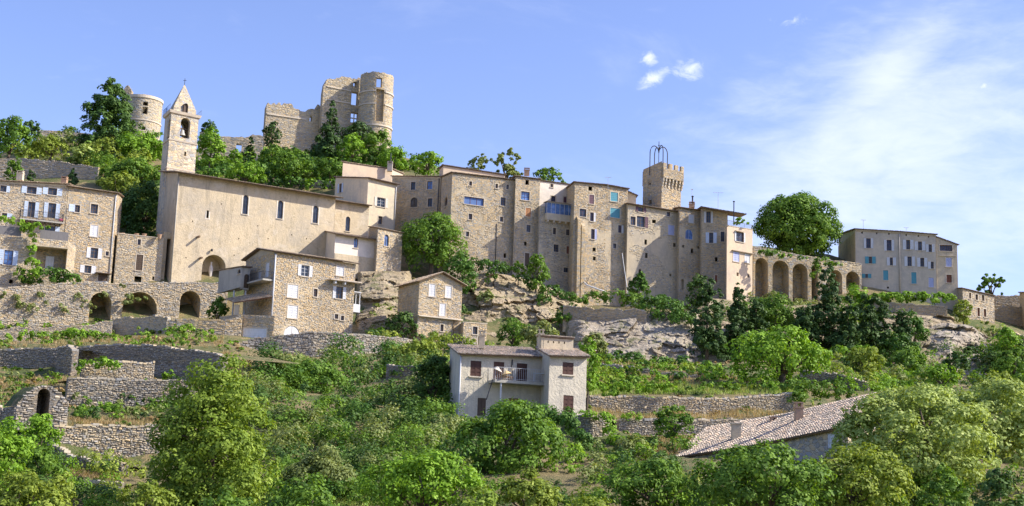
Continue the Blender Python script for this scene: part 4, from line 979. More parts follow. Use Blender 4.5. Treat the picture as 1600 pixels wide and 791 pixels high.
# bell tower
BT = thing('bell_tower', 'square church bell tower with stone pyramid spire and open belfry', 'bell tower', P(285, 270, Y=212))
c1 = P(267.5, 180, Y=211.5); c2 = P(311, 180, Y=214.5); c0 = P(258.3, 180, Y=215.2); c3 = c2 + (c0 - c1)
zmid = zat(c1.x, c1.y, 217); ztop = zat(c1.x, c1.y, 176); zlow = zat(c1.x, c1.y, 450)
def tower_ops(M, lst):
    oo = []
    for x0, y0, x1, y1, arch, dep in lst:
        yc, xc = (y0 + y1) / 2, (x0 + x1) / 2; a, b = M.hit(x0, yc)[0], M.hit(x1, yc)[0]; oo.append(dict(u0=max(.05, min(a, b)), u1=min(M.L - .05, max(a, b)), v1=M.hit(xc, y0)[1], v0=M.hit(xc, y1)[1], arch=arch, depth=dep))
    return oo
mb = MB(); Mf = Plane(c1, c2); Ml = Plane(c0, c1); Mr = Plane(c2, c3); Mk = Plane(c3, c0)
belf = tower_ops(Mf, [(282, 184, 297, 216, True, 0.6)]); lf = tower_ops(Ml, [(262, 187, 266, 218, True, 0.6)])
oo = dict(belf[0]); oo['u0'] = Mk.L / 2 - 0.7; oo['u1'] = Mk.L / 2 + 0.7
face(mb, Mf, zlow, [(0, ztop), (Mf.L, ztop)], belf + tower_ops(Mf, [(288, 237, 291, 244, False, 0.3)])); face(mb, Ml, zlow, [(0, ztop), (Ml.L, ztop)], lf); face(mb, Mr, zlow, [(0, ztop), (Mr.L, ztop)], [])
face(mb, Mk, zlow, [(0, ztop), (Mk.L, ztop)], [oo])
mb.poly([Vector(q).xy.to_3d() + Vector((0, 0, belf[0]['v0'] - 0.1)) for q in (c0 * .98 + c2 * .02, c1 * .98 + c3 * .02, c2 * .98 + c0 * .02, c3 * .98 + c1 * .02)])
wo = mb.build('shaft', 'ashlar', BT)
def band(root, z, h, out, mat='surround', name='cornice'):
    m = MB(); cc = (c0 + c1 + c2 + c3) / 4
    ring = [c1, c2, c3, c0]; f = lambda q, k: Vector((q.x + (q.x - cc.x) * k, q.y + (q.y - cc.y) * k, 0))
    m.hexa([f(q, out * 0.6) + Vector((0, 0, z)) for q in ring] + [f(q, out) + Vector((0, 0, z + h)) for q in ring]); return m.build(name, mat, root)
band(BT, zmid - 0.15, 0.22, 0.07); band(BT, ztop + 0.003, 0.42, 0.17); band(BT, zat(c1.x, c1.y, 262), 0.2, 0.04)
cc = (c0 + c1 + c2 + c3) / 4; zs = ztop + 0.426; apex = P(285.6, 127, Y=213.2); m = MB(); ring = [Vector((cc.x + (q.x - cc.x) * 0.84, cc.y + (q.y - cc.y) * 0.84, zs)) for q in (c1, c2, c3, c0)]
ring2 = [Vector((cc.x + (q.x - cc.x) * 0.8, cc.y + (q.y - cc.y) * 0.8, zs + 0.9)) for q in (c1, c2, c3, c0)]; ap = Vector((cc.x, cc.y, apex.z)); tp = [ap + (r - ap) * 0.03 for r in ring2]
m.hexa(ring + ring2); m.hexa(ring2 + tp); spo = m.build('spire', 'rubble_pale', BT)
m = MB(); p = P(289.7, 166, Y=212.6); d = (ring[1] - ring[0]).normalized(); nrm = Vector((d.y, -d.x, 0)); M2 = Plane(ring[0], ring[1]); h = M2.hit(289.7, 166)
m2 = MB(); o = dict(u0=h[0] - 0.36, u1=h[0] + 0.36, v0=zs + 0.03, v1=h[1] + 0.4, arch=True)
pts = [(o['u0'], o['v0'])] + arch_pts(o) + [(o['u1'], o['v0'])]
for (a, b), (c, d_) in zip(pts, pts[1:]): m2.quad(M2(a, b, -0.25), M2(c, d_, -0.25), M2(c, d_, 0.3), M2(a, b, 0.3))
m2.poly([M2(a, b, -0.02) for a, b in pts][::-1]); m2.build('dormer', 'dark_wood', spo)
m = MB(); m.tube([ap - Vector((0, 0, 0.3)), ap + Vector((0, 0, 0.95))], 0.05, 6); m.tube([ap + Vector((-0.25, 0, 0.62)), ap + Vector((0.25, 0, 0.62))], 0.04, 6); m.build('cross', 'iron', BT)
zc = ztop + 0.43; rr = [Vector((cc.x + (q.x - cc.x) * 1.13, cc.y + (q.y - cc.y) * 1.13, zc)) for q in (c0, c1)]; railing(BT, [rr[1], rr[0]], 0.9, 'blue_rail', 0.25)
rr = [Vector((cc.x + (q.x - cc.x) * 1.13, cc.y + (q.y - cc.y) * 1.13, zc)) for q in (c2, c3)]; railing(BT, rr, 0.9, 'blue_rail', 0.25)
m = MB(); bz = belf[0]['v0'] + 0.55; pc = Vector(Mf((belf[0]['u0'] + belf[0]['u1']) / 2, bz, 0.9)); m.lathe(pc, [(0.55, 0.0), (0.50, 0.12), (0.36, 0.45), (0.30, 0.8), (0.2, 0.95), (0.0, 1.0)], 16); tag(m.build('bell', 'bell_metal', smooth=True), 'bronze bell hanging in the open belfry', 'bell')
m = MB(); wbox(m, Mf, belf[0]['u0'] - 0.4, belf[0]['u1'] + 0.4, bz + 1.0, bz + 1.2, 0.75, 1.05); m.build('bell_beam', 'dark_wood', BT)

# ------------------------------------------------------------------ houses behind the choir
D1 = house('village_house', 'beige rendered house with grey side wall behind the church roof', 'house', [(575.5, 279, 227.5), (620, 289, 231)], 360, (-6.4, 6.5), 'plaster_cream', over=0.5, pitch=0.16, tile='tile_dark', ops=[
    (530, 287, 534, 301, 'ws', 'pale_blue', {'surround': False}), (589, 309, 602, 323.5, 'ws', 'plaster_white', {'sw': 0.5, 'frame': 'white_paint'}), (591, 338, 597.5, 350.5, 'w')])
M = D1['walls'][0][0]; q = Vector(M(M.L - 0.15, 0, -0.1)); pipe(D1['root'], [(q.x, q.y, zat(q.x, q.y, 292)), (q.x, q.y, zat(q.x, q.y, 358))])
D2 = house('village_house', 'pink rendered upper storey block with chimney above the beige house', 'house', [(536, 254, 239), (613, 265, 244)], 300, (1.5, 6), 'plaster_pink', over=0.15, pitch=0.1, ops=[(527.0, 271, 529.5, 277, 'h')] if False else [])
chimney(D2['root'], P(609, 268, Y=242.8), 0.9, 0.8, 1.4, 'plaster_grey')
m = MB(); p = P(610, 258, Y=243.2); m.tube([p, p + Vector((0, 0, 2.2))], 0.1, 7); m.build('flue', 'iron', D2['root'])
E = house('village_house', 'shaded stone house with two rows of windows behind the big bush', 'house', [(613, 276, 236), (689, 277, 233)], 410, (1, 8), 'mortar_warm', stone='stone_warm', patch=5.5, over=0.35, pitch=0.2, tile='tile_dark', cornice='surround', ops=[
    (642, 284.5, 649, 297, 'w', None, {'frame': 'dark_wood'}), (667.5, 283, 675.5, 296, 'w', None, {'pane': 'glass_blue'}), (641.5, 308.5, 652, 324, 'wA', None, {'frame': 'dark_wood'}), (668.5, 310, 675.5, 323.5, 'w', None, {'frame': 'dark_wood'})])
M = E['walls'][0][0]; q = Vector(M(M.L - 0.3, 0, -0.1)); pipe(E['root'], [(q.x, q.y, zat(q.x, q.y, 279)), (q.x, q.y, zat(q.x, q.y, 400))], 0.07, 'iron')

# ------------------------------------------------------------------ the long row on the rock
F1 = house('row_house', 'tall rubble house with wide blue picture window at left end of row', 'house', [(707, 270.5, 222), (764, 277, 224.8), (806, 282.5, 226.9)], 440, (-2.1, 7.2), 'mortar_warm', stone='stone_warm', patch=1.7, over=0.25, pitch=0.12, tile='tile_dark', ops=[
    (733, 283.5, 737.5, 290.5, 'w'), (725, 308.5, 756, 320.5, 'w', None, {'pane': 'blue_curtain', 'bars': 2, 'cross': False, 'frame': 'red_brown'}), (732, 334, 738, 343.5, 'w'), (774, 287.5, 778, 294.5, 'w'), (791, 288.5, 795, 296, 'w'),
    (782, 308.5, 790, 322, 'w'), (781, 338.5, 786, 347, 'w'), (787, 396, 791, 403, 'h'), (728, 362, 733, 370, 'w'), (694.5, 308, 699, 323, 'wA', None, {'frame': 'orange_wood'})])
M = F1['walls'][1][0]; h = M.hit(776, 350); q = Vector(M(h[0], 0, -0.08)); pipe(F1['root'], [(q.x, q.y, zat(q.x, q.y, 350)), (q.x, q.y, zat(q.x, q.y, 410))], 0.06, 'iron')
F1b = house('row_house', 'salmon attic block with sloping roof set back above the picture window house', 'house', [(693, 259, 231), (789, 274, 236)], 300, (-1, 6), 'plaster_pink', over=0.25, pitch=0.12, tile='tile_dark')
F2 = house('row_house', 'narrow rubble house with orange shutter in the long row', 'house', [(806, 276, 225.8), (844, 281, 227.8)], 440, (-1, 9), 'mortar_warm', stone='stone_pale', patch=2.9, over=0.25, pitch=0.12, ops=[
    (821, 281.5, 826.5, 289, 'h'), (814, 299.5, 827.5, 313, 'w', None, {'frame': 'purple', 'pane': 'glass_blue'}), (821, 325, 829.5, 339, 'c', 'orange_wood'), (822.5, 351.5, 829, 363, 'w', None, {'frame': 'dark_wood'}), (819, 378, 823, 384, 'h'), (820, 395.5, 827, 416, 'd', 'dark_wood', {'sill': False})])
chimney(F2['root'], P(823, 274.5, Y=228), 0.9, 0.6, 0.9, 'terracotta')
F3b = house('row_house', 'white plastered upper storey set back above the glazed balcony', 'house', [(843, 283, 229.6), (898, 290, 233)], 345, (-1, 8), 'plaster_white', over=0.2, pitch=0.12, tile='tile_dark', ops=[(860, 287.5, 864.5, 293, 'w'), (861, 306.5, 868.5, 316, 'w', None, {'frame': 'purple'}), (880.5, 308, 885, 317, 'd', 'purple')])
F3 = house('row_house', 'stone house with projecting glazed balcony on brackets in the long row', 'house', [(843.5, 322, 226.3), (900, 327.5, 229)], 458, (-1, 6), 'rubble_pale', stone='stone_grey', roof='none', patch=4.4, ops=[
    (864, 356, 869, 366.5, 'w', None, {'frame': 'wood'}), (884.5, 358.5, 890, 368, 'w'), (865, 382, 873, 394, 'w'), (885, 385, 891, 397, 'd', 'red_brown', {'leaves': 1}), (887, 399.5, 892, 404, 'h'), (880.5, 418, 888, 426, 'w')])
M = F3['walls'][0][0]; a, b = M.hit(851, 345), M.hit(898, 349); zt = M.hit(875, 320)[1]; zw = M.hit(875, 336.5)[1]; zl = M.hit(875, 347)[1]
bo = slab(F3['root'], M, a[0], M.L - 0.1, zl, zw, -0.75, -0.003, 'balcony_parapet', 'plaster_cream')
m = MB(); k = 7
for i in range(k + 1):
    u = a[0] + (M.L - 0.1 - a[0]) * i / k; wbox(m, M, u - 0.03, u + 0.03, zw + 0.003, zt - 0.06, -0.75, -0.68)
wbox(m, M, a[0], M.L - 0.1, zt - 0.057, zt + 0.05, -0.76, -0.66); m.build('glazing_frame', 'zinc', F3['root'])
m = MB(); m.quad(M(a[0], zw, -0.7), M(M.L - 0.1, zw, -0.7), M(M.L - 0.1, zt, -0.7), M(a[0], zt, -0.7)); m.quad(M(a[0], zw, -0.003), M(a[0], zw, -0.7), M(a[0], zt, -0.7), M(a[0], zt, -0.003)); m.build('glazing', 'glass_blue', F3['root'])
slab(F3['root'], M, a[0] - 0.15, M.L + 0.02, zt + 0.053, zt + 0.16, -1.0, 0.4, 'balcony_roof', 'tile_dark')
for i in range(5):
    u = a[0] + (M.L - 0.3 - a[0]) * (i + 0.3) / 5; m = MB(); wbox(m, M, u - 0.12, u + 0.12, zl - 0.35, zl - 0.003, -0.72, 0.02); m.build('bracket', 'surround', F3['root'])
F4 = house('row_house', 'tall rubble house with pale blue painted windows in the long row', 'house', [(898, 285.5, 224.2), (948, 290, 226.9), (981, 296, 228.6)], 464, (-1, 9), 'mortar_warm', stone='stone_gold', patch=6.2, over=0.35, pitch=0.1, tile='tile_dark', ops=[
    (919.5, 291.5, 925.5, 298, 'h'), (920.5, 304.5, 928, 319, 'c', 'purple', {'leaves': 1}), (905.5, 326.5, 916, 339, 'w', None, {'frame': 'purple'}), (922, 332, 927.5, 346, 'wr', 'white_paint', {'sw': 0.35, 'frame': 'purple'}), (954, 300.5, 965.5, 315, 'c', 'turquoise', {'leaves': 1}), (953.5, 325.5, 968.5, 340.5, 'c', 'turquoise', {'leaves': 1}),
    (923.5, 358, 929, 374, 'wr', 'lavender', {'frame': 'purple', 'sw': 0.4}), (966, 352, 971, 364, 'wr', 'white_paint', {'sw': 0.35, 'frame': 'purple'}), (926, 387, 931, 393, 'h'), (926.5, 401, 931, 407, 'h'), (958, 380.5, 963, 388.5, 'w')])
M = F4['walls'][0][0]
for x0, x1, yt in ((899, 904, 338), (905.5, 911, 348)):
    a, b = M.hit(x0, 400), M.hit(x1, 400); zt = M.hit((x0 + x1) / 2, yt)[1]; m = MB(); sb = MB(); u0, u1 = max(0.02, a[0]), b[0]
    m.hexa([M(u0, F4['zb'], -0.75), M(u1, F4['zb'], -0.75), M(u1, F4['zb'], 0.02), M(u0, F4['zb'], 0.02), M(u0, zt - 0.6, -0.55), M(u1, zt - 0.6, -0.55), M(u1, zt, 0.02), M(u0, zt, 0.02)]); m.build('buttress', 'rubble', F4['root'])
a = Vector(M(M.hit(913, 360)[0], 0, -0.1)); pts = [(a.x, a.y, zat(a.x, a.y, 356)), (a.x, a.y, zat(a.x, a.y, 440)), P(918, 446, Y=220.8), P(946, 456, Y=220.0)]; pipe(F4['root'], pts, 0.11, 'zinc', 'drainpipe')
F5 = house('row_house', 'long rubble house with purple shutters below the clock tower', 'house', [(981, 319, 227.2), (1062, 332, 231.6)], 468, (-1, 8), 'plaster_tan', stone='stone_pale', patch=7.7, over=0.5, pitch=0.15, tile='tile', ops=[
    (997, 323.5, 1005.5, 331.5, 'ws', 'purple', {'sw': 0.42, 'frame': 'wood'}), (995, 338, 1007.5, 355, 'wr', 'purple', {'sw': 0.6, 'frame': 'wood'}), (985, 338.5, 993, 352, 'w', None, {'frame': 'wood'}), (1042, 331.5, 1047, 338.5, 'w', None, {'frame': 'purple'}), (1044, 352, 1053.5, 367.5, 'c', 'lavender'), (1019, 343.5, 1025, 349, 'h'),
    (1007, 374.5, 1011, 382.5, 'h'), (1008, 395.5, 1012, 403.5, 'h'), (998, 421, 1002, 429, 'h'), (1052, 380, 1056, 386, 'h'), (1046, 428, 1049, 432, 'h')])
M = F5['walls'][0][0]; p0 = P(972, 396, Y=225.2); p1 = P(982, 455, Y=223); tag_p = MB(); tag_p.tube([p1 - Vector((0, 0, 1)), p0], 0.06, 6); tag(tag_p.build('pole', 'zinc'), 'thin leaning grey pole against the long rubble house', 'pole')
F6 = house('row_house', 'ochre rubble house with white arched window left of the pink house', 'house', [(1062, 325, 229.8), (1097, 330, 231.8)], 468, (-1, 8), 'mortar_warm', stone='stone_gold', patch=9.2, over=0.4, pitch=0.15, ops=[
    (1076, 335.5, 1084, 348.5, 'c', 'pale_grey'), (1071, 358, 1083, 374, 'wA', None, {'frame': 'white_paint', 'pane': 'glass_blue'}), (1079.5, 388.5, 1083.5, 396, 'h'), (1066, 383, 1069, 387, 'h'), (1058.8 + 5, 436, 1069, 452, 'hA', None, {'depth': 0.6, 'back': True}), (1090, 385, 1093, 389, 'h')])
F7 = house('row_house', 'shaded stone house with overhanging roof beside the pink house', 'house', [(1097, 325, 229.4), (1137, 333, 229)], 468, (0, 8), 'mortar_warm', stone='stone_warm', patch=12.1, over=0.5, pitch=0.12, tile='tile_dark', ops=[
    (1103.5, 330.5, 1110.5, 348.5, 'ws', 'pale_grey', {'sw': 0.35}), (1108, 363.5, 1114.5, 380, 'ws', 'pale_blue', {'sw': 0.55}), (1126, 362, 1132, 378, 'w', None, {'frame': 'dark_wood'}), (1117, 402, 1121, 409, 'h'), (1117, 430, 1121, 442, 'd', 'red_brown', {'leaves': 1})])
m = MB(); a, b = P(1096, 325, Y=228.2), P(1166, 336.5, Y=226); 
roof_quad(F7['root'], a + Vector((0, 0, 0.1)), (b - a).normalized(), (b - a).length, Vector((0, 1, 0.12)).normalized(), 6, 'tile_dark', name='roof')
chimney(F7['root'], P(1081, 325, Y=231), 0.9, 0.8, 0.6, 'terracotta')
m = MB(); p = P(1082, 322, Y=231); m.tube([p, p + Vector((0, 0, 1.6))], 0.13, 7); m.lathe(p + Vector((0, 0, 1.6)), [(0.22, 0), (0.22, 0.12), (0.0, 0.25)], 8); m.build('flue', 'iron', F7['root'])
m = MB(); p = P(1146.5, 352, Y=226.5); m.tube([p, p + Vector((0, 0, 4.0))], 0.09, 7); m.lathe(p + Vector((0, 0, 4.0)), [(0.2, 0), (0.2, 0.1), (0.0, 0.22)], 8); m.build('flue', 'iron', F7['root'])
G = house('row_house', 'narrow smooth pink rendered house with roof terrace at right end of row', 'house', [(1136, 353, 222.5), (1176, 359, 226)], 470, (1.0, 8), 'plaster_pink', roof='flat', ops=[
    (1150, 363, 1162, 378, 'ws', 'white_paint', {'sw': 0.3, 'frame': 'purple'}), (1145.5, 393.5, 1155, 409, 'c', 'lavender'), (1163.5, 396.5, 1171.5, 411, 'c', 'white_paint'), (1151, 426, 1154, 431.5, 'h'), (1168, 428.5, 1171, 434, 'h')])
M = G['walls'][0][0]; a = M.hit(1143, 391.5); slab(G['root'], M, a[0], M.L - 0.05, a[1] - 0.02, a[1] + 0.09, -0.35, 0.0, 'ledge', 'tile_dark'); a = M.hit(1148, 361); slab(G['root'], M, a[0], a[0] + 1.9, a[1] - 0.02, a[1] + 0.08, -0.35, 0.0, 'ledge', 'tile')
cz = G['C'][0].z + 0.095; q = [G['C'][0] + Vector((0.1, 0.12, 0)), G['C'][1] + Vector((-0.1, 0.12, 0)), G['C'][1] + Vector((0.3, 3.0, 0))]
railing(G['root'], [Vector((v.x, v.y, cz)) for v in q], 0.9, 'dark_wood', 0.2)
foliage_mass('terrace_plant', 'potted green plants on the roof terrace of the pink house', 'plant', [(1157, 347, 224.5, 7, 5), (1164, 349, 224.5, 5, 4), (1150, 350, 224.5, 4, 3)], 'leaf_bright', leafpx=2.4)
def antenna(label, px, py, Y, h, w, name='antenna'):
    m = MB(); p = P(px, py, Y=Y); m.tube([p - Vector((0, 0, 0.6)), p + Vector((0, 0, h))], 0.035, 5); m.tube([p + Vector((-w, 0, h)), p + Vector((w, 0, h))], 0.025, 5)
    for i in range(7): x = -w + 2 * w * i / 6; m.tube([p + Vector((x, -0.3, h)), p + Vector((x, 0.3, h))], 0.018, 4)
    return tag(m.build(name, 'zinc'), label, 'antenna')
antenna('television aerial on the roof beside the clock tower', 1122, 327, 230, 2.9, 0.8); antenna('thin aerial on the roof above the pale blue windows', 950, 290, 226, 1.4, 0.5)
antenna('forked aerial on the roof of the large grey house', 1349, 355, 243, 1.3, 0.4); antenna('small aerial on the middle of the large grey house roof', 1416, 361, 247, 0.6, 0.4); antenna('thin aerial mast left of the roof flue near the clock tower', 1081, 319, 234, 2.6, 0.15)

# ------------------------------------------------------------------ clock tower with iron bell cage
CT_ = thing('clock_tower', 'square battlemented stone clock tower rising above the row', 'tower', P(1035, 330, Y=233))
k1 = P(1033.5, 300, Y=231); k2 = P(1064, 300, Y=233.6); k0 = P(1004.5, 300, Y=237.5); k3 = k2 + (k0 - k1); zt = zat(k1.x, k1.y, 252); zb_ = zat(k1.x, k1.y, 360); zm = zat(k1.x, k1.y, 286)
mb = MB(); sb = MB(); rnd = random.Random(5); fl_ = [Plane(k0, k1), Plane(k1, k2), Plane(k2, k3), Plane(k3, k0)]
lo = tower_ops(fl_[0], [(1013, 283, 1017, 289, False, 0.4), (1014, 313, 1018, 319, False, 0.4)])
for i, Mx in enumerate(fl_):
    oo = lo if i == 0 else []
    face(mb, Mx, zb_, [(0, zt if i == 0 else zm + 1.0), (Mx.L, zt if i == 0 else zm + 1.0)], oo)
    if i < 2: stones(sb, Mx, zb_, [(0, zt if i == 0 else zm), (Mx.L, zt if i == 0 else zm)], oo, rnd, w=(0.3, 0.7), h=(0.2, 0.34))
mb.build('shaft', 'rubble', CT_); sb.build('stonework', 'stone_gold', CT_, 'stuff')
ov = 0.45; Mx = fl_[1]; ztp = zat(k1.x, k1.y, 263); m = MB(); q = [Mx(-0.02, 0, -ov), Mx(Mx.L + 0.22, 0, -ov), Mx(Mx.L + 0.22, 0, Plane(k2, k3).L), Mx(-0.02, 0, Plane(k2, k3).L)]
q = [Vector(a) for a in q]; bk = k0 - k1; q[2] = q[1] + bk * 1.12; q[3] = q[0] + bk * 1.12
low = [Vector((a.x, a.y, zm + 0.9)) for a in q]; up_ = [Vector((a.x, a.y, ztp)) for a in q]; m.hexa(low + up_); m.build('parapet_storey', 'rubble', CT_)
sb = MB(); Mo = Plane(q[0], q[1]); stones(sb, Mo, zm + 0.9, [(0, ztp), (Mo.L, ztp)], [], rnd, w=(0.25, 0.6)); Mo0 = Plane(q[3], q[0]); stones(sb, Mo0, zm + 0.9, [(0, ztp), (Mo0.L, ztp)], [], rnd, w=(0.25, 0.6)); sb.build('stonework', 'stone_warm', CT_, 'stuff')
nb = 6
for i in range(nb + 1):                                                     # corbels under the parapet
    u = Mo.L * i / nb; m = MB(); u = min(max(u, 0.16), Mo.L - 0.16)
    for j in range(3): wbox(m, Mo, u - 0.15, u + 0.15, zm - 0.65 + j * 0.5, zm - 0.65 + j * 0.5 + 0.5 - 0.003, ov - 0.14 * (j + 1) - 0.01, ov + 0.02)
    m.build('corbel', 'rubble_pale', CT_)
for i in range(4):                                                          # merlons
    u = (Mo.L - 0.05) * i / 3.45; m = MB(); wbox(m, Mo, max(0.0, u), min(Mo.L, u + 0.72), ztp + 0.003, ztp + 0.95, 0.0, 0.4); m.build('merlon', 'rubble', CT_)
m = MB(); M0 = Plane(q[3], q[0]); wbox(m, M0, 0, M0.L - 0.42, ztp + 0.003, ztp + 0.95, 0.0, 0.4); m.build('parapet', 'rubble', CT_)
cage = thing('bell_cage', 'wrought iron bell cage with curved ribs on the clock tower', 'bell cage', P(1031, 255, Y=234))
pc = (q[0] + q[1] + q[2] + q[3]) / 4; pc.x = P(1031, 240, Y=234).x; R_ = 1.7; z0 = ztp - 0.3; zs_ = zat(pc.x, pc.y, 240); zt_ = zat(pc.x, pc.y, 229)
for i in range(4):
    a = math.radians(20 + 90 * i); e = Vector((math.cos(a), math.sin(a), 0)); pts = [pc.xy.to_3d() + e * R_ + Vector((0, 0, z0)), pc.xy.to_3d() + e * R_ + Vector((0, 0, zs_))]
    for j in range(1, 8):
        t = math.pi * j / 8; pts.append(pc.xy.to_3d() + e * (R_ * 0.5 + R_ * 0.5 * math.cos(t)) + Vector((0, 0, zs_ + (zt_ - zs_) * math.sin(t))))
    pts.append(pc.xy.to_3d() + Vector((0, 0, zs_ + 0.1))); m = MB(); m.tube(pts, 0.085, 6); m.build('rib', 'iron', cage)
m = MB(); cx = pc.xy.to_3d(); m.tube([cx + Vector((0, 0, z0)), cx + Vector((0, 0, zt_ + 0.9))], 0.06, 6); m.lathe(cx + Vector((0, 0, zt_ + 0.2)), [(0.0, -0.2), (0.16, 0.0), (0.0, 0.2)], 8); m.lathe(cx + Vector((0, 0, zt_ - 0.55)), [(0.0, -0.25), (0.2, 0.0), (0.0, 0.25)], 8); m.build('finial', 'iron', cage)
LB = house('row_house', 'small cream roof hut between the pale blue window house and clock tower', 'house', [(981, 300, 231), (994, 306, 231)], 330, (0, 4), 'plaster_cream', over=0.3, pitch=0.1)

# ------------------------------------------------------------------ arcaded viaduct and big grey house on the right
tp = [(1177, 386, 480, 226.6), (1281, 404, 500, 229.6), (1346, 413, 490, 232.2)]
AR = stone_wall('arcaded_viaduct', 'stone viaduct with tall round arches below the plane tree', 'viaduct', tp, stone='stone_pale', core='rubble', thick=4.0, sw=(0.3, 0.7), sh=(0.2, 0.34), seed=21, proud=0.05, depth=2.6, drop=3.0, ops=[
    (1180, 403, 1200, 470, True), (1207, 407, 1232.5, 474, True), (1238.5, 412, 1262, 478, True), (1268, 414, 1278, 478, True), (1297, 422, 1316, 462, True), (1322, 424, 1343, 456, True)])
J = house('village_house', 'large grey rendered house with rows of pale shutters above the vines', 'house', [(1336.5, 359, 233.5), (1406, 363, 232.6), (1462, 367.5, 231.8)], 480, (0.3, 13.5), 'plaster_grey', over=0.3, pitch=0.12, tile='tile_dark', cornice='plaster_tan', ops=[
    (1353.5, 372.5, 1360.5, 388, 'ws', 'pale_grey', {'frame': 'purple'}), (1385.5, 375, 1393, 392, 'ws', 'pale_grey', {'frame': 'purple'}), (1416, 375, 1422, 390, 'ws', 'pale_grey', {'sw': 0.55}), (1434.5, 377.5, 1440.5, 391.5, 'ws', 'pale_grey', {'sw': 0.55}), (1451, 382, 1456, 394, 'ws', 'pale_grey', {'sw': 0.4}),
    (1357.5, 401, 1362.5, 412, 'ws', 'turquoise', {'sw': 0.6}), (1390.5, 402.5, 1395, 415, 'ws', 'pale_grey', {'sw': 0.5}), (1418, 401, 1424.5, 416, 'ws', 'pale_grey', {'sw': 0.5}), (1438, 403, 1444, 417, 'ws', 'pale_grey', {'sw': 0.5}), (1454.5, 409, 1459, 420, 'wl', 'pale_grey', {'sw': 0.45}),
    (1352, 428, 1356, 434.5, 'ws', 'turquoise', {'sw': 0.55}), (1380, 422.5, 1388, 438, 'c', 'turquoise'), (1424, 425.5, 1432, 443.5, 'c', 'turquoise'), (1451, 434, 1459, 449, 'c', 'lavender'), (1386, 448, 1389, 451, 'h'),
    (1345.8, 362, 1348, 365, 'h'), (1369, 363, 1371, 366, 'h'), (1388, 364, 1390, 367, 'h'), (1415, 366, 1417, 369, 'h'), (1434, 367.5, 1436, 370, 'h'), (1450, 368.5, 1452, 371.5, 'h')])
M = J['walls'][-1][0]
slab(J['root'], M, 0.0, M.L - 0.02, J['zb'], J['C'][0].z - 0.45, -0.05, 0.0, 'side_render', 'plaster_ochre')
M = J['walls'][0][0]; q = Vector(M(M.L - 0.1, 0, -0.1)); pipe(J['root'], [(q.x, q.y, zat(q.x, q.y, 366)), (q.x, q.y, zat(q.x, q.y, 466))], 0.13, 'plaster_grey')
J2 = house('village_house', 'beige end house with brown loft window joined to the large grey house', 'house', [(1462.5, 371, 232), (1495.5, 383, 232)], 472, (-1, 8), 'plaster_tan', over=0.15, pitch=0.05, tile='tile_dark', ops=[
    (1468.5, 383, 1488, 392.5, 'w', None, {'frame': 'red_brown', 'bars': 5, 'cross': False}), (1478, 403, 1487, 417, 'c', 'lavender'), (1479, 429.5, 1487, 442, 'wr', 'plaster_tan', {'frame': 'red_brown', 'sw': 0.4, 'pane': 'red_brown'})])
M = J2['walls'][0][0]; a = M.hit(1467, 400); slab(J2['root'], M, a[0], M.L - 0.3, a[1] - 0.05, a[1] + 0.07, -0.15, 0.0, 'ledge', 'plaster_tan')
chimney(J['root'], P(1312.5, 356, Y=247), 0.7, 0.6, 0.5, 'plaster_grey')
Kh = house('village_house', 'small low stone house with brown windows on the rock at far right', 'house', [(1504, 451.5, 228), (1553, 463, 231.8)], 512, (1, 7), 'mortar_warm', stone='stone_warm', over=0.25, pitch=0.15, ops=[
    (1514, 457.5, 1517.5, 467, 'w', None, {'frame': 'wood'}), (1524, 460, 1528, 469, 'w', None, {'frame': 'wood'}), (1534, 461, 1538, 470.5, 'w', None, {'frame': 'wood'}), (1527, 481, 1531, 494.5, 'w', None, {'frame': 'red_brown', 'pane': 'red_brown'}), (1537, 483, 1541, 495.5, 'w', None, {'frame': 'red_brown', 'pane': 'red_brown'})])
Kr = house('village_house', 'ochre house corner cut by the right picture edge', 'house', [(1603, 458, 236), (1640, 462, 236)], 520, (1.5, 7), 'plaster_ochre', over=0.3, pitch=0.15)
stone_wall('retaining_wall', 'brown rendered retaining wall at far right behind the small low house', 'wall', [(1553, 478, 508, 240), (1600, 480, 510, 241), (1640, 480, 510, 241)], 6, 'stone_warm', 'rubble', seed=3, sw=(0.3, 0.7))
stone_wall('retaining_wall', 'upper brown retaining wall at far right under the small tree', 'wall', [(1548, 462, 478, 246), (1600, 463, 480, 247), (1640, 463, 480, 247)], 6, 'stone_warm', 'rubble', seed=4, sw=(0.3, 0.7))
stone_wall('road_wall', 'sloping stone road wall descending at the right edge', 'wall', [(1552, 513, 528, 219), (1600, 525, 545, 214), (1640, 535, 560, 210)], 3, 'stone_warm', 'rubble', seed=5)
stone_wall('garden_wall', 'stone garden wall carrying the vines below the large grey house', 'wall', [(1340, 474, 500, 224), (1400, 474, 510, 222), (1480, 480, 520, 222)], 5, 'stone_warm', 'rubble', seed=6, patch=4.2)
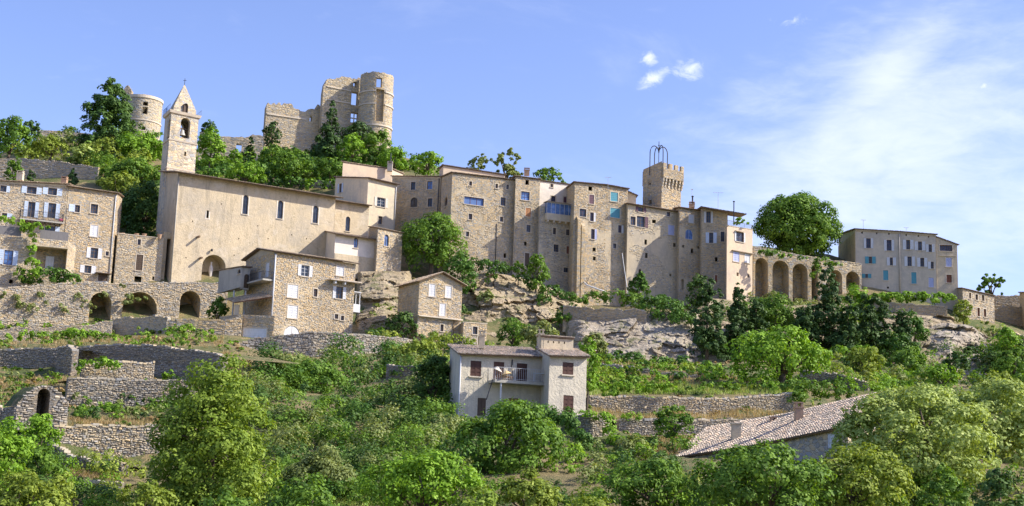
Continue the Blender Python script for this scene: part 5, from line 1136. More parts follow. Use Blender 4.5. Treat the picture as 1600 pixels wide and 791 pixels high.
# ------------------------------------------------------------------ castle ruin
def ruin(name, label, cat, top, base, thick, ops, stone='stone_pale', core='rubble', bands=(), seed=2, jag=0.35, sw=(0.35, 0.8)):
    """a broken thick wall; top: (px, py) profile between the first and last corner, each corner with its Y"""
    rnd = random.Random(seed); a, b = P(*top[0][:2], Y=top[0][2]), P(*top[-1][:2], Y=top[-1][2]); M = Plane(a, b); zb = zat(a.x, a.y, base)
    pr = []
    for t in top:
        h = M.hit(t[0], t[1]); pr.append((min(M.L, max(0, h[0])), h[1]))
    pr[0] = (0, pr[0][1]); pr[-1] = (M.L, pr[-1][1]); fine = []
    for (u1, z1), (u2, z2) in zip(pr, pr[1:]):
        k = max(1, int((u2 - u1) / 0.5))
        for i in range(k): t = i / k; fine.append((u1 + (u2 - u1) * t, z1 + (z2 - z1) * t + (rnd.uniform(-jag, jag) if i or fine else 0)))
    fine.append(pr[-1]); root = thing(name, label, cat, ((a.x + b.x) / 2, (a.y + b.y) / 2, zb))
    oo = tower_ops(M, [(*o, False, thick) for o in ops]); oo = [o for o in oo if o['u1'] > o['u0']]
    mb, sb = MB(), MB(); face(mb, M, zb, fine, oo, thick); stones(sb, M, zb, fine, oo, rnd, w=sw, h=(0.2, 0.36), proud=0.07)
    w = mb.build('wall', core, root); sb.build('stonework', stone, w, 'stuff')
    for x0, y0, x1, y1 in bands:
        h0, h1 = M.hit(x0, y0), M.hit(x1, y1); m = MB(); m.hexa([M(h0[0], h0[1] - 0.15, -0.22), M(h1[0], h1[1] - 0.15, -0.22), M(h1[0], h1[1] - 0.15, 0), M(h0[0], h0[1] - 0.15, 0), M(h0[0], h0[1] + 0.15, -0.22), M(h1[0], h1[1] + 0.15, -0.22), M(h1[0], h1[1] + 0.15, 0), M(h0[0], h0[1] + 0.15, 0)]); m.build('string_course', 'surround', root)
    return root, M, oo, zb
r, M, oo, zb = ruin('castle_wall', 'tall roofless castle wall with three empty windows left of the round keep', 'castle ruin', [(504.5, 146, 306), (507, 132), (512, 124.5), (524, 121.5), (537, 120.5), (550, 122), (568, 123.5, 310.5)], 240, 1.3,
    [(552, 128, 557, 135), (549, 144, 559.5, 164.5), (548, 176, 560, 192)], bands=[(511, 135, 548, 142.5), (512, 156, 548, 162)], seed=12)
o = oo[2]; m = MB(); wbox(m, M, (o['u0'] + o['u1']) / 2 - 0.1, (o['u0'] + o['u1']) / 2 + 0.1, o['v0'], o['v1'], 0.3, 0.55); wbox(m, M, o['u0'], o['u1'], o['v0'] + 1.0, o['v0'] + 1.25, 0.31, 0.54); m.build('mullion', 'surround', r)
ruin('castle_wall', 'end wall of the roofless castle block turned away at its left corner', 'castle ruin', [(501, 160, 312), (504.3, 147, 306.3)], 240, 1.2, [], seed=14)
ruin('castle_wall', 'broken lower castle wall with ragged top at left of the main ruin', 'castle ruin', [(416, 168, 303), (419, 163.5), (424, 161.5), (440, 163), (452, 164), (459, 167), (466, 172), (481, 173.5), (488, 172), (497, 166), (502, 168, 308.5)], 245, 1.3, [(484, 182, 487.5, 190)], bands=[(417, 178, 478, 187)], seed=15, jag=0.5)
KP = thing('round_keep', 'tall round castle keep with a deep vertical slot and open window at top', 'castle tower', P(590, 232, Y=306))
kc = P(589.5, 120, Y=309); R = 26.5 * 309 / F; zt = kc.z; zb = zat(kc.x, kc.y, 245); Dm = Drum(kc, R, math.radians(165), math.radians(385), 0.012, zt)
a0 = Dm.hit(588, 128)[0]; a1 = Dm.hit(597, 128)[0]; b0 = Dm.hit(587, 160)[0]; b1 = Dm.hit(599.5, 160)[0]; kz = lambda y: zat(kc.x, kc.y - R, y)
oo = [dict(u0=a0, u1=a1, v0=kz(136), v1=kz(121.5), depth=1.0), dict(u0=b0, u1=b1, v0=kz(189), v1=kz(139), depth=0.7, back=True)]
rnd = random.Random(9); top = [(Dm.L * i / 44, zt + rnd.uniform(-0.25, 0.15)) for i in range(45)]; mb, sb = MB(), MB()
face(mb, Dm, zb, top, [oo[0]], 1.0) if False else face(mb, Dm, zb, top, oo)
In = Drum(kc, R - 1.0, math.radians(165), math.radians(385), 0.012, zt); ti = [(In.L * i / 44, top[i][1]) for i in range(45)]; s_ = In.L / Dm.L
ib = MB(); face(ib, In, zb, ti, [dict(u0=a0 * s_, u1=a1 * s_, v0=oo[0]['v0'], v1=oo[0]['v1'], depth=0.0)])
for (u1, z1), (u2, z2) in zip(top, top[1:]): ib.quad(Dm(u1, z1), Dm(u2, z2), Dm(u2, z2, 1.0), Dm(u1, z1, 1.0))
for u in (0, Dm.L): ib.quad(Dm(u, zb), Dm(u, zt), Dm(u, zt, 1.0), Dm(u, zb, 1.0))
stones(sb, Dm, zb, top, oo, rnd, w=(0.35, 0.8), h=(0.2, 0.36), proud=0.06)
w = mb.build('wall', 'rubble', KP); sb.build('stonework', 'stone_pale', w, 'stuff'); ib.build('inner_face', 'rubble', KP)
for y in (142, 162, 195):
    m = MB(); z = kz(y) + (0.6 if False else 0)
    for i in range(48):
        u, u2 = Dm.L * i / 48, Dm.L * (i + 1) / 48
        if any(u < o['u1'] and u2 > o['u0'] and o['v0'] < z < o['v1'] for o in oo): continue
        m.hexa([Dm(u, z - 0.16, -0.22), Dm(u2, z - 0.16, -0.22), Dm(u2, z - 0.16, 0), Dm(u, z - 0.16, 0), Dm(u, z + 0.16, -0.22), Dm(u2, z + 0.16, -0.22), Dm(u2, z + 0.16, 0), Dm(u, z + 0.16, 0)])
    m.build('string_course', 'surround', KP)
# round tower on the left
RT = thing('round_tower', 'squat pale round tower with stacked windows behind the bell tower', 'castle tower', P(224, 220, Y=286))
rc = P(224.5, 143, Y=290); R = 31 * 290 / F; zt = zat(rc.x, rc.y - R, 147); zb = zat(rc.x, rc.y, 245); Dm = Drum(rc, R, math.radians(150), math.radians(510), 0.0, zt)
kz = lambda y: zat(rc.x, rc.y - R, y); oo = []
for x0, y0, x1, y1 in ((223, 158, 231, 164), (223, 166, 231, 177), (223.5, 196.5, 230, 202)):
    oo.append(dict(u0=Dm.hit(x0, 170)[0], u1=Dm.hit(x1, 170)[0], v1=kz(y0), v0=kz(y1), depth=0.7, back=False))
mb, sb = MB(), MB(); rnd = random.Random(4); top = [(Dm.L * i / 40, zt + rnd.uniform(-0.08, 0.08)) for i in range(41)]; face(mb, Dm, zb, top, oo); stones(sb, Dm, zb, [(0, zt - 0.5), (Dm.L, zt - 0.5)], oo, rnd, w=(0.3, 0.75), h=(0.2, 0.34), proud=0.05)
mb.poly([Dm(Dm.L * i / 40, zt - 0.4, 0.25) for i in range(40)]); w = mb.build('wall', 'rubble_pale', RT); sb.build('stonework', 'stone_pale', w, 'stuff')
for y, hh, ou in ((186, 0.14, 0.15), (149.5, 0.3, 0.18)):
    m = MB(); z = kz(y)
    for i in range(48):
        u, u2 = Dm.L * i / 48, Dm.L * (i + 1) / 48; m.hexa([Dm(u, z - hh, -ou), Dm(u2, z - hh, -ou), Dm(u2, z - hh, 0), Dm(u, z - hh, 0), Dm(u, z + hh, -ou), Dm(u2, z + hh, -ou), Dm(u2, z + hh, 0), Dm(u, z + hh, 0)])
    m.build('string_course', 'surround', RT)
ruin('castle_wall', 'pale broken wall stub behind the squat round tower', 'castle ruin', [(193, 140, 297), (197, 134), (200, 133.5), (206, 142, 297)], 170, 1.2, [], seed=18, jag=0.25)
ruin('castle_wall', 'overgrown grey ruin wall with one square hole right of bell tower', 'castle ruin', [(312, 208, 283), (328, 205.5), (345, 212), (365, 213), (382, 214), (395, 210), (412, 214, 286)], 275, 1.0, [(369, 225.5, 377.5, 237)], stone='stone_grey', seed=19, jag=0.3)
stone_wall('castle_terrace_wall', 'flat topped pale wall on the skyline left of cedar', 'wall', [(58, 203, 235, 291), (100, 205, 235, 292), (142, 209, 235, 293)], 5, 'stone_pale', 'rubble_pale', seed=8, sw=(0.4, 0.9), sh=(0.25, 0.4), cap=False, ragged=0.02)
stone_wall('retaining_wall', 'long rubble retaining wall above the roofs of the left houses', 'wall', [(-40, 250, 292, 240), (30, 248, 292, 241), (90, 253, 292, 241), (154, 262, 300, 240)], 5, 'stone_grey', 'rubble', seed=7, sw=(0.3, 0.7), sh=(0.18, 0.3), ragged=0.15)
stone_wall('retaining_wall', 'short grey stone wall among bushes behind the church roof', 'wall', [(468, 280, 310, 250), (500, 282, 312, 249), (524, 288, 315, 248)], 3, 'stone_grey', 'rubble', seed=9)

# ------------------------------------------------------------------ arcaded retaining wall on the left
stone_wall('arcaded_retaining_wall', 'rubble retaining wall with three round arches below the church', 'wall', [(-60, 456, 530, 177), (50, 447, 524, 181.5), (101, 443.5, 518, 183.5), (283, 442.5, 506, 191.5), (357, 443, 502, 195)], 6, 'stone_grey', 'rubble', seed=11, thick=5.0, sw=(0.2, 0.5), sh=(0.13, 0.26), depth=4.2, drop=2.5,
    ops=[(140, 457, 174, 506, True), (191.5, 456, 246, 500, True), (264, 453.5, 313, 499, True)], ground='rock_tan')
m = MB(); Mx = Plane(P(300, 490, Y=188.5), P(330, 490, Y=189)); h0, h1 = Mx.hit(304, 492), Mx.hit(327, 492)
# stone ramp wall and its little vaults
RW = stone_wall('ramp_wall', 'pale weathered ramp wall below the arches of the retaining wall', 'wall', [(176, 500, 530, 180), (243, 493, 532, 178), (262, 497, 534, 177)], 2, 'stone_pale', 'rubble_pale', seed=13, ragged=0.25)
stone_wall('courtyard_wall', 'tan rubble yard wall with a garage door beside the corner house', 'wall', [(262, 501, 540, 174), (300, 500, 538, 174.5), (352, 502, 540, 175), (379, 493, 536, 175.5)], 2, 'stone_gold', 'mortar_warm', seed=14, sw=(0.25, 0.6), sh=(0.16, 0.28))

# ------------------------------------------------------------------ corner house below the church
Nn = house('village_house', 'golden stone corner house with closed white shutters below the church', 'house', [(430, 394, 178), (504, 404.5, None), (556, 413, 184.5)], 528, (-5.2, 7.5), 'mortar_warm', stone='stone_gold', roof='none', sw=(0.16, 0.4), ops=[
    (470.5, 414.5, 483, 432, 'ws', 'white_paint', {'sw': 0.45, 'frame': 'white_paint'}), (449.5, 445, 465.5, 465.5, 'c', 'white_paint', {'frame': 'white_paint'}), (449.5, 477.5, 465, 497.5, 'c', 'white_paint', {'frame': 'white_paint'}), (490, 451.5, 496, 464, 'w', None, {'frame': 'wood'}), (443.5, 509, 468.5, 529, 'dA', 'white_paint', {'leaves': 1, 'sill': False}),
    (525.5, 411.5 + 5, 537.5, 431, 'c', 'white_paint', {'frame': 'white_paint'}), (525, 448, 535.5, 467, 'ws', 'white_paint', {'sw': 0.45}), (523, 491, 528.5, 498.5, 'w'), (532.5, 493.5, 537.5, 501, 'w'),
    (403.5, 424, 408, 442, 'd', 'white_paint', {'leaves': 1, 'sill': False}), (415.5, 411, 420.5, 433, 'd', 'white_paint', {'leaves': 1, 'sill': False})])
C = Nn['C']; D = Nn['D']; ez = Vector((0, 0, 1)); dn = D.normalized(); e = (C[2] - C[0]); e.z = 0; L = e.length; e = e.normalized()
for i in (0, 1):
    ee = C[i + 1] - C[i]; Ls = ee.length; ee = ee / Ls; s = (dn + ez * 0.2).normalized(); roof_quad(Nn['root'], C[i] - s * 0.5 - ee * (0.5 if i == 0 else 0) + ez * (0.05 + i * 0.004), ee, Ls + (0.5 if i == 0 else 0.4), s, D.length / 2 + 0.6, 'tile', course=0.7)
zr = C[0].z + D.length / 2 * 0.2
ee = (C[2] - C[0]).normalized(); s2 = (-dn + ez * 0.2).normalized(); roof_quad(Nn['root'], C[0] + D - s2 * 0.5 - ee * 0.5 + ez * 0.03, ee, L + 0.9, s2, D.length / 2 + 0.55, 'tile', course=0.7)
m = MB(); Lw = Nn['walls'][-1][0]; m.poly([Lw(0, C[0].z, 0), Lw(Lw.L, C[0].z, 0), Lw(Lw.L / 2, zr, 0)]); Rw = Nn['walls'][2][0]; m.poly([Rw(0, C[2].z, 0), Rw(Rw.L, C[2].z, 0), Rw(Rw.L / 2, C[2].z + Rw.L / 2 * 0.2, 0)]); m.build('gable', 'plaster_tan', Nn['root'])
M = Nn['walls'][0][0]; q = Vector(M(0.05, 0, -0.12)); pipe(Nn['root'], [(q.x, q.y, zat(q.x, q.y, 397)), (q.x, q.y, zat(q.x, q.y, 526))], 0.1, 'zinc')
M = Nn['walls'][1][0]; sx = MB(); wbox(sx, M, 0.02, M.L - 0.02, Nn['zb'], C[1].z - 1.8, -0.12, 0.0)
a, b = M.hit(512.5, 437), M.hit(552, 446); cano = slab(Nn['root'], M, a[0], M.L + 0.6, a[1] - 0.1, a[1] + 0.06, -1.0, 0.0, 'canopy', 'tile_pale')
for px in (521, 536): h = M.hit(px, 442); m = MB(); wbox(m, M, h[0] - 0.09, h[0] + 0.09, a[1] - 0.5, a[1] - 0.103, -0.8, 0.0); m.build('bracket', 'white_paint', cano)
Mr = Nn['walls'][2][0]; zb0 = zat(C[2].x, C[2].y, 487); zb1 = zat(C[2].x, C[2].y, 456)
bay = slab(Nn['root'], Mr, 0.25, 2.6, zb0, zb0 + 1.1, -1.15, -0.003, 'bay', 'white_paint'); m = MB()
for u, w in ((0.28, -1.1), (1.4, -1.1), (2.5, -1.1)): wbox(m, Mr, u, u + 0.08, zb0 + 1.103, zb1, w, w + 0.08)
wbox(m, Mr, 0.2, 2.65, zb1 + 0.003, zb1 + 0.1, -1.2, 0); m.build('bay_frame', 'white_paint', bay)
# left balcony, hut on posts and red canopy
Lw = Nn['walls'][-1][0]; h0, h1 = Lw.hit(390, 451), Lw.hit(428, 436); zf = zat(C[0].x, C[0].y, 437)
balc = slab(Nn['root'], Lw, 0.2, Lw.L, zf - 0.22, zf, -1.5, -0.003, 'balcony', 'concrete'); railing(balc, [Lw(0.3, zf, -1.42), Lw(Lw.L - 0.05, zf, -1.42), Lw(Lw.L - 0.05, zf, -0.05)], 1.0, 'iron', 0.2)
p = Vector(Lw(1.4, zf - 0.25, -1.3)); 
hut = house('lean_to_cabin', 'small grey cabin with round window hanging beside the corner house', 'cabin', [(358.5, 421, 184), (377, 418, 180.5), (391, 419, 181.5)], 454, (-2, 3), 'concrete', over=0.25, pitch=0.05, tile='tile_dark', roof='mono', ops=[(371, 421, 376, 428, 'wA', None, {'rise': 1}), (381, 428.5, 389, 453, 'dA', 'dark_wood', {'leaves': 1, 'sill': False})])
for wv in hut['wall'].data.vertices:
    if wv.co.z < hut['zb'] + 0.1: wv.co.z += 1.5
m = MB(); zz = hut['zb'] + 1.5; ring = [Vector((q.x, q.y, zz)) for q in (hut['C'][0], hut['C'][1], hut['C'][2], hut['C'][2] + hut['D'], hut['C'][0] + hut['D'])]; m.poly(ring[::-1]); m.build('floor', 'concrete', hut['root'])
for px, Yq in ((366, 182.5), (384, 181.5)): q = P(px, 454, Y=Yq); m = MB(); m.tube([q - Vector((0, 0, 4.2)), q], 0.11, 7); m.build('post', 'zinc', hut['root'])
cp = thing('car_shelter', 'red tiled lean-to shelter roof over a dark carport beside the corner house', 'shelter', P(395, 500, Y=177))
a, b = P(367, 474, Y=177.5), P(426, 465, Y=176.2); roof_quad(cp, a, (b - a).normalized(), (b - a).length, Vector((-0.45, 0.9, 0.22)).normalized(), 5.0, 'tile', course=0.5, under='red_brown')
for px, py, Yq in ((370, 476, 177.7),):
    q = P(px, py, Y=Yq); m = MB(); m.box(q + Vector((-0.3, 0, -2.2)), (0.6, 0, 0), (0, 0.5, 0), (0, 0, 2.2)); m.build('pillar', 'plaster_tan', cp)
YW = house('garage', 'low tan rubble garage front with wide white door left of corner house', 'garage', [(372, 491.5, 176.4), (429, 493.5, 175.9)], 534, (-3, 3), 'mortar_warm', stone='stone_gold', roof='none', ops=[(380, 513, 416, 533, 'd', 'white_paint', {'leaves': 1, 'sill': False, 'frame': 'frame_pale'})])
m = MB(); c = YW['C']; m.poly([c[0], c[1], c[1] + YW['D'], c[0] + YW['D']]); m.build('roof_slab', 'concrete', YW['root'])

# ------------------------------------------------------------------ gabled house on the rock
Oo = house('village_house', 'small gabled stone house with three closed white shutters on the rock', 'house', [(655.5, 439.5, 182.5), (722.5, 446, 185.8)], 540, (-3.2, 5.5), 'mortar_warm', stone='stone_gold', roof='gable_front', pitch=0.42, over=0.5, oside=0.5, tile='tile', course=0.6, sw=(0.2, 0.5), ops=[
    (670.5, 444, 680, 463.5, 'c', 'white_paint', {'frame': 'white_paint'}), (696, 447, 705.5, 465.5, 'c', 'white_paint', {'frame': 'white_paint'}), (687, 474.5, 696, 494, 'c', 'white_paint', {'frame': 'white_paint'}), (688, 507, 693, 518, 'w')])
M = Oo['walls'][0][0]; h = M.hit(690, 497); slab(Oo['root'], M, 0.02, M.L - 0.02, Oo['zb'], h[1] - 0.01, -0.04, 0.0, 'lower_render', 'plaster_tan') if False else None
led = slab(Oo['root'], M, -0.05, M.L + 0.05, h[1] - 0.12, h[1] + 0.06, -0.5, 0.0, 'ledge', 'surround'); h2 = M.hit(708, 520); q = Vector(M(h2[0], 0, -0.12)); pipe(Oo['root'], [(q.x, q.y, h[1] - 0.12), (q.x, q.y, Oo['zb'] + 1)], 0.06, 'wood')
Ob = house('village_house', 'low stone annex with one dark window right of the gabled house', 'house', [(724, 504, 183.5), (761, 506.5, 185.4)], 540, (-1, 5), 'mortar_warm', stone='stone_gold', roof='flat', sw=(0.2, 0.5), ops=[(738.5, 510.5, 746, 522.5, 'w', None, {'frame': 'dark_wood'}), (746.5, 526, 752, 540, 'd', 'dark_wood', {'leaves': 1, 'sill': False})])
railing(Ob['root'], [Ob['C'][0] + Vector((0.1, 0.15, 0.1)), Ob['C'][1] + Vector((-0.1, 0.15, 0.1))], 0.8, 'iron', 0.2)

# ------------------------------------------------------------------ grey house with balcony
Pg = house('farmhouse', 'grey rendered house with tiled roof, brown shutters and a balcony', 'house', [(719, 554, 105.2), (846, 559, 107.6)], 668, (-1.0, 5.0), 'render_grey', roof='mono', pitch=0.22, over=0.45, oside=0.2, tile='tile_pale', course=0.42, ops=[
    (735, 564, 752, 588, 'c', 'brown', {'frame': 'brown', 'surround': False}), (771, 565.5, 787.5, 599, 'd', 'brown', {'frame': 'brown', 'surround': False, 'sill': False}), (807, 568, 823.5, 600, 'd', 'brown', {'frame': 'brown', 'surround': False, 'sill': False}), (794, 622.5, 811, 642, 'c', 'red_brown', {'frame': 'brown', 'surround': False}), (746, 622, 759, 650, 'd', 'dark_wood', {'surround': False, 'sill': False})])
Pw = house('farmhouse_wing', 'two storey right wing of the grey house with brown shutters', 'house', [(859, 557, 104.4), (917, 559, 105.7)], 662, (-0.8, 4.4), 'render_grey', roof='mono', pitch=0.22, over=0.4, oside=0.15, tile='tile_pale', course=0.42, ops=[
    (879, 566.5, 896, 585.5, 'c', 'brown', {'frame': 'brown', 'surround': False}), (880, 618, 896, 646, 'c', 'brown', {'frame': 'brown', 'surround': False})])
PB = house('roof_room', 'small rear roof block with four vent holes on the grey house wing', 'building', [(846, 527, 107.6), (896, 531, 108.6)], 560, (-0.3, 2.5), 'plaster_tan', roof='mono', pitch=0.1, over=0.12, oside=0.05, tile='tile_pale', course=0.4, ops=[(855.5, 532.5, 857.5, 536, 'h'), (864, 533, 866, 536.5, 'h'), (872.5, 533.5, 874.5, 537, 'h'), (881, 534, 883, 537.5, 'h')])
chimney(PB['root'], P(845, 548, Y=107.9), 0.42, 0.5, 1.25, 'plaster_tan'); chimney(Pg['root'], P(752.5, 545, Y=108.2), 0.45, 0.45, 1.0, 'plaster_tan')
M = Pg['walls'][0][0]; h0, h1 = M.hit(763, 600), M.hit(858, 605); bs = slab(Pg['root'], M, h0[0], M.L - 0.003, h1[1] - 0.02, h1[1] + 0.2, -1.45, -0.003, 'balcony', 'concrete'); zf = h1[1] + 0.2
railing(bs, [M(h0[0] + 0.05, zf, -0.05), M(h0[0] + 0.05, zf, -1.38), M(M.L - 0.05, zf, -1.38)], 0.95, 'zinc', 0.16, r=0.008)
q = Vector(M(h0[0] + 0.55, 0, -1.3)); m = MB(); m.tube([(q.x, q.y, Pg['zb'] + 1), (q.x, q.y, h1[1] - 0.02)], 0.07, 8); m.build('post', 'zinc', bs)
q = Vector(M(0.04, 0, -0.08)); pipe(Pg['root'], [(q.x, q.y, Pg['C'][0].z - 0.1), (q.x, q.y, Pg['zb'])], 0.06, 'zinc'); h = M.hit(800, 560); q = Vector(M(h[0], 0, -0.08)); pipe(Pg['root'], [(q.x, q.y, zat(q.x, q.y, 562)), (q.x, q.y, zf)], 0.05, 'iron')
m = MB(); p0 = Vector(M(h0[0] - 0.1, zf, -1.2)); p1 = Vector(M(h0[0] - 0.55, zf - 1.55, -1.2))
for dx in (0, -0.0):
    pass
for off in (Vector((0, 0, 0)), Vector((0, 0.5, 0))): m.tube([p0 + off, p1 + off], 0.035, 5)
for i in range(8): a = p0.lerp(p1, i / 7); m.tube([a, a + Vector((0, 0.5, 0))], 0.025, 4)
m.build('ladder', 'iron', bs)
def parasol(label, px, py, Y, r, mat='parasol_cloth', tilt=0.25):
    t = thing('parasol', label, 'parasol', P(px, 601, Y=Y)); p = P(px, py, Y=Y); f0 = Vector((p.x, p.y, zf)); m = MB(); m.tube([f0, p], 0.03, 6); m.build('pole', 'iron', t); m = MB(); n = len(m.v)
    for k in range(8):
        a, b = k * math.pi / 4, (k + 1) * math.pi / 4; m.poly([p + Vector((0, 0, 0.12)), p + Vector((r * math.cos(a), r * math.sin(a), -0.2 + tilt * math.cos(a) * r)), p + Vector((r * math.cos(b), r * math.sin(b), -0.2 + tilt * math.cos(b) * r))])
    m.build('canopy', mat, t)
parasol('pale yellow parasol open on the balcony of the grey house', 791, 581, 105.1, 0.42); parasol('smaller tilted cream parasol at the left end of the balcony', 778, 575, 105.0, 0.35, 'plaster_white', -0.4)
for i, (px, w, hh, mat, lab) in enumerate(((779, 0.3, 0.35, 'terracotta', 'terracotta flower pot at left end of the balcony'), (789, 0.26, 0.3, 'terracotta', 'small terracotta pot in the middle of the balcony'), (852, 0.42, 0.6, 'pale_blue', 'round pale blue planter at right end of the balcony'))):
    q = M(M.hit(px, 600)[0], zf, -1.1); m = MB(); m.lathe(q, [(0.0, 0), (w * 0.7, 0.0), (w, hh * 0.8), (w * 1.1, hh * 0.8), (w * 1.1, hh), (0.0, hh * 0.95)], 12); tag(m.build('flower_pot', mat), lab, 'pot')
m = MB(); q = Vector(M(M.hit(835, 600)[0], zf, -1.0)); m.box(q + Vector((-0.5, -0.3, 0.68)), (1.0, 0, 0), (0, 0.6, 0), (0, 0, 0.05)); [m.tube([q + Vector((x, y, 0)), q + Vector((x, y, 0.68))], 0.025, 5) for x in (-0.42, 0.42) for y in (-0.22, 0.22)]; tag(m.build('balcony_table', 'pale_grey'), 'small pale table on the balcony of the grey house', 'table')

# ------------------------------------------------------------------ near roof at lower right
Br = house('farm_building', 'long low farm building with pale tiled roof among trees at lower right', 'house', [(1052, 716, 98), (1180, 697, 91), (1325, 667, 82.5)], -3.0, (3.4, 6.6), 'rubble_pale', roof='mono', pitch=0.33, over=0.35, oside=0.1, tile='tile_pale', course=0.4, ops=[(1293, 678, 1306, 700, 'd', 'white_paint', {'leaves': 1, 'surround': False, 'sill': False})])
for i, (px, py, Y, w, h, mat) in enumerate(((1150, 684, 95.5, 0.6, 1.1, 'plaster_tan'), (1208, 664, 97, 0.45, 0.35, 'terracotta'), (1248, 650, 92.5, 0.5, 0.7, 'terracotta'))): chimney(Br['root'], P(px, py, Y=Y) - Vector((0, 0, 0.5)), w, 0.6, h + 0.3, mat, pots=i > 0)

# ------------------------------------------------------------------ dry stone terraces
W = stone_wall
W('footing_wall', 'low pale rubble footing wall under the arcaded retaining wall', 'wall', [(-60, 520, 540, 172), (60, 512, 534, 175), (176, 504, 530, 178)], 3, 'stone_pale', 'rubble_pale', seed=30, ragged=0.35)
W('terrace_wall', 'dry stone terrace wall at left picture edge below the arches', 'terrace wall', [(-60, 546, 586, 128), (40, 546, 586, 128), (92, 546, 588, 127.5)], 7, seed=31)
W('terrace_wall', 'long curved shaded dry stone wall across upper left terraces', 'terrace wall', [(112, 543, 600, 128), (180, 540, 600, 127), (240, 541, 600, 126), (300, 547, 600, 124), (348, 557, 600, 121)], 9, seed=32)
W('stone_steps_wall', 'rough stone stair wall between the two upper left terraces', 'terrace wall', [(90, 545, 600, 126), (114, 545, 605, 124)], 3, seed=33, ragged=0.4)
W('terrace_wall', 'short sunlit stone wall behind the pale vine pergola', 'terrace wall', [(128, 570, 600, 117), (186, 567, 600, 118.4), (242, 568, 600, 120)], 2, 'stone_pale', seed=34)
W('terrace_wall', 'middle left dry stone wall above the wild garden plot', 'terrace wall', [(106, 592, 652, 107), (200, 594, 652, 109), (310, 596, 655, 111)], 8, seed=35)
W('terrace_wall', 'low crumbling stone wall left of the stone hut', 'terrace wall', [(-60, 640, 680, 100), (0, 641, 680, 100), (26, 648, 680, 100)], 5, seed=36, ragged=0.3)
W('terrace_wall', 'sunlit dry stone wall below the wild garden plot at lower left', 'terrace wall', [(84, 666, 720, 91), (160, 665, 724, 92.6), (252, 667, 730, 94.2)], 7, 'stone_pale', seed=37)
W('terrace_wall', 'low shaded stone wall near the bottom left corner', 'terrace wall', [(130, 752, 800, 80), (190, 756, 800, 80)], 5, seed=38)
W('terrace_wall', 'sloping rubble bank wall under the lower left terrace', 'terrace wall', [(75, 690, 735, 90), (120, 716, 745, 89), (190, 727, 760, 87)], 3, seed=39, ragged=0.25)
W('retaining_wall', 'dark curved stone wall with rough coping below the corner house', 'wall', [(350, 543, 562, 165), (400, 529, 566, 166), (490, 520, 572, 166.5), (535, 522, 574, 167.5), (604, 526, 574, 171), (650, 532, 572, 174)], 8, 'stone_dry', seed=40, sh=(0.16, 0.3), sw=(0.25, 0.6))
W('terrace_wall', 'short stone wall among bushes left of the grey house', 'terrace wall', [(604, 570, 592, 140), (650, 574, 594, 139)], 4, seed=41)
W('terrace_wall', 'long upper dry stone wall right of the grey house', 'terrace wall', [(921, 619, 648, 125), (1030, 622, 650, 127), (1140, 623, 652, 129.6), (1240, 616, 648, 132.4)], 12, 'stone_pale', seed=42)
W('terrace_wall', 'long lower dry stone wall behind the tiled farm roof', 'terrace wall', [(967, 655, 690, 108), (1080, 658, 690, 110), (1200, 655, 690, 112.5)], 9, 'stone_dry', seed=43)
W('retaining_wall', 'shaded stone wall at the foot of the grey house wing', 'wall', [(893, 650, 706, 101), (925, 649, 706, 100.5), (953, 652, 706, 101.5)], 4, 'stone_dry', seed=44)
W('terrace_wall', 'purplish stone wall under the fig tree on the right slope', 'terrace wall', [(1250, 578, 606, 160), (1300, 584, 610, 158), (1356, 598, 616, 155)], 6, 'stone_grey', seed=45)
W('terrace_wall', 'grey rubble wall beside the plane trees on the right', 'terrace wall', [(1395, 612, 630, 150), (1440, 612, 632, 149)], 5, 'stone_grey', seed=46)
W('retaining_wall', 'crumbling stone ledge wall above the pale cliff', 'wall', [(880, 478, 500, 205), (940, 482, 506, 203), (1010, 486, 512, 202)], 8, 'stone_warm', 'rubble', seed=47, ragged=0.35)
W('terrace_wall', 'low reddish bank wall right of grey house roof', 'terrace wall', [(938, 567, 582, 158), (1000, 578, 592, 157), (1090, 588, 600, 157)], 5, 'stone_grey', seed=48, ragged=0.25)
# stone hut with vaulted doorway
HT = thing('stone_hut', 'dry stone hut with rounded roof and dark doorway on left terraces', 'hut', P(68, 664, Y=94))
a, b = P(26, 630, Y=94.2), P(107, 630, Y=96); M = Plane(a, b); zb = M.hit(60, 675)[1]; pr = []
for px, py in ((26, 634), (40, 616), (57, 604), (68, 602), (80, 604), (93, 613), (107, 629)): h = M.hit(px, py); pr.append((min(M.L, max(0, h[0])), h[1]))
pr[0] = (0, pr[0][1]); pr[-1] = (M.L, pr[-1][1]); oo = tower_ops(M, [(57.5, 607, 77, 660, True, 2.5)]); oo[0]['back'] = True; oo[0]['v0'] = zb + 0.01
mb, sb = MB(), MB(); face(mb, M, zb, pr, oo, None); rnd = random.Random(77); stones(sb, M, zb, pr, oo, rnd, w=(0.18, 0.5), h=(0.1, 0.2), proud=0.1, gap=0.012)
for u0 in (0, M.L):
    Mx = Plane(M(0, 0, 4.0), M(0, 0, 0)) if u0 == 0 else Plane(M(M.L, 0, 0), M(M.L, 0, 4.0)); t = pr[0][1] if u0 == 0 else pr[-1][1]; face(mb, Mx, zb, [(0, t), (Mx.L, t)], []); stones(sb, Mx, zb, [(0, t), (Mx.L, t)], [], rnd, w=(0.18, 0.5), h=(0.1, 0.2), proud=0.1, gap=0.012)
mb.build('wall_core', 'mortar_dark', HT); sb.build('stonework', 'stone_dry', HT, 'stuff')
m = MB()
for (u1, z1), (u2, z2) in zip(pr, pr[1:]): m.quad(M(u1, z1 - 0.02, 0.1), M(u2, z2 - 0.02, 0.1), M(u2, z2 + 0.1, 4.0), M(u1, z1 + 0.1, 4.0))
m.build('roof_earth', 'ground', HT)
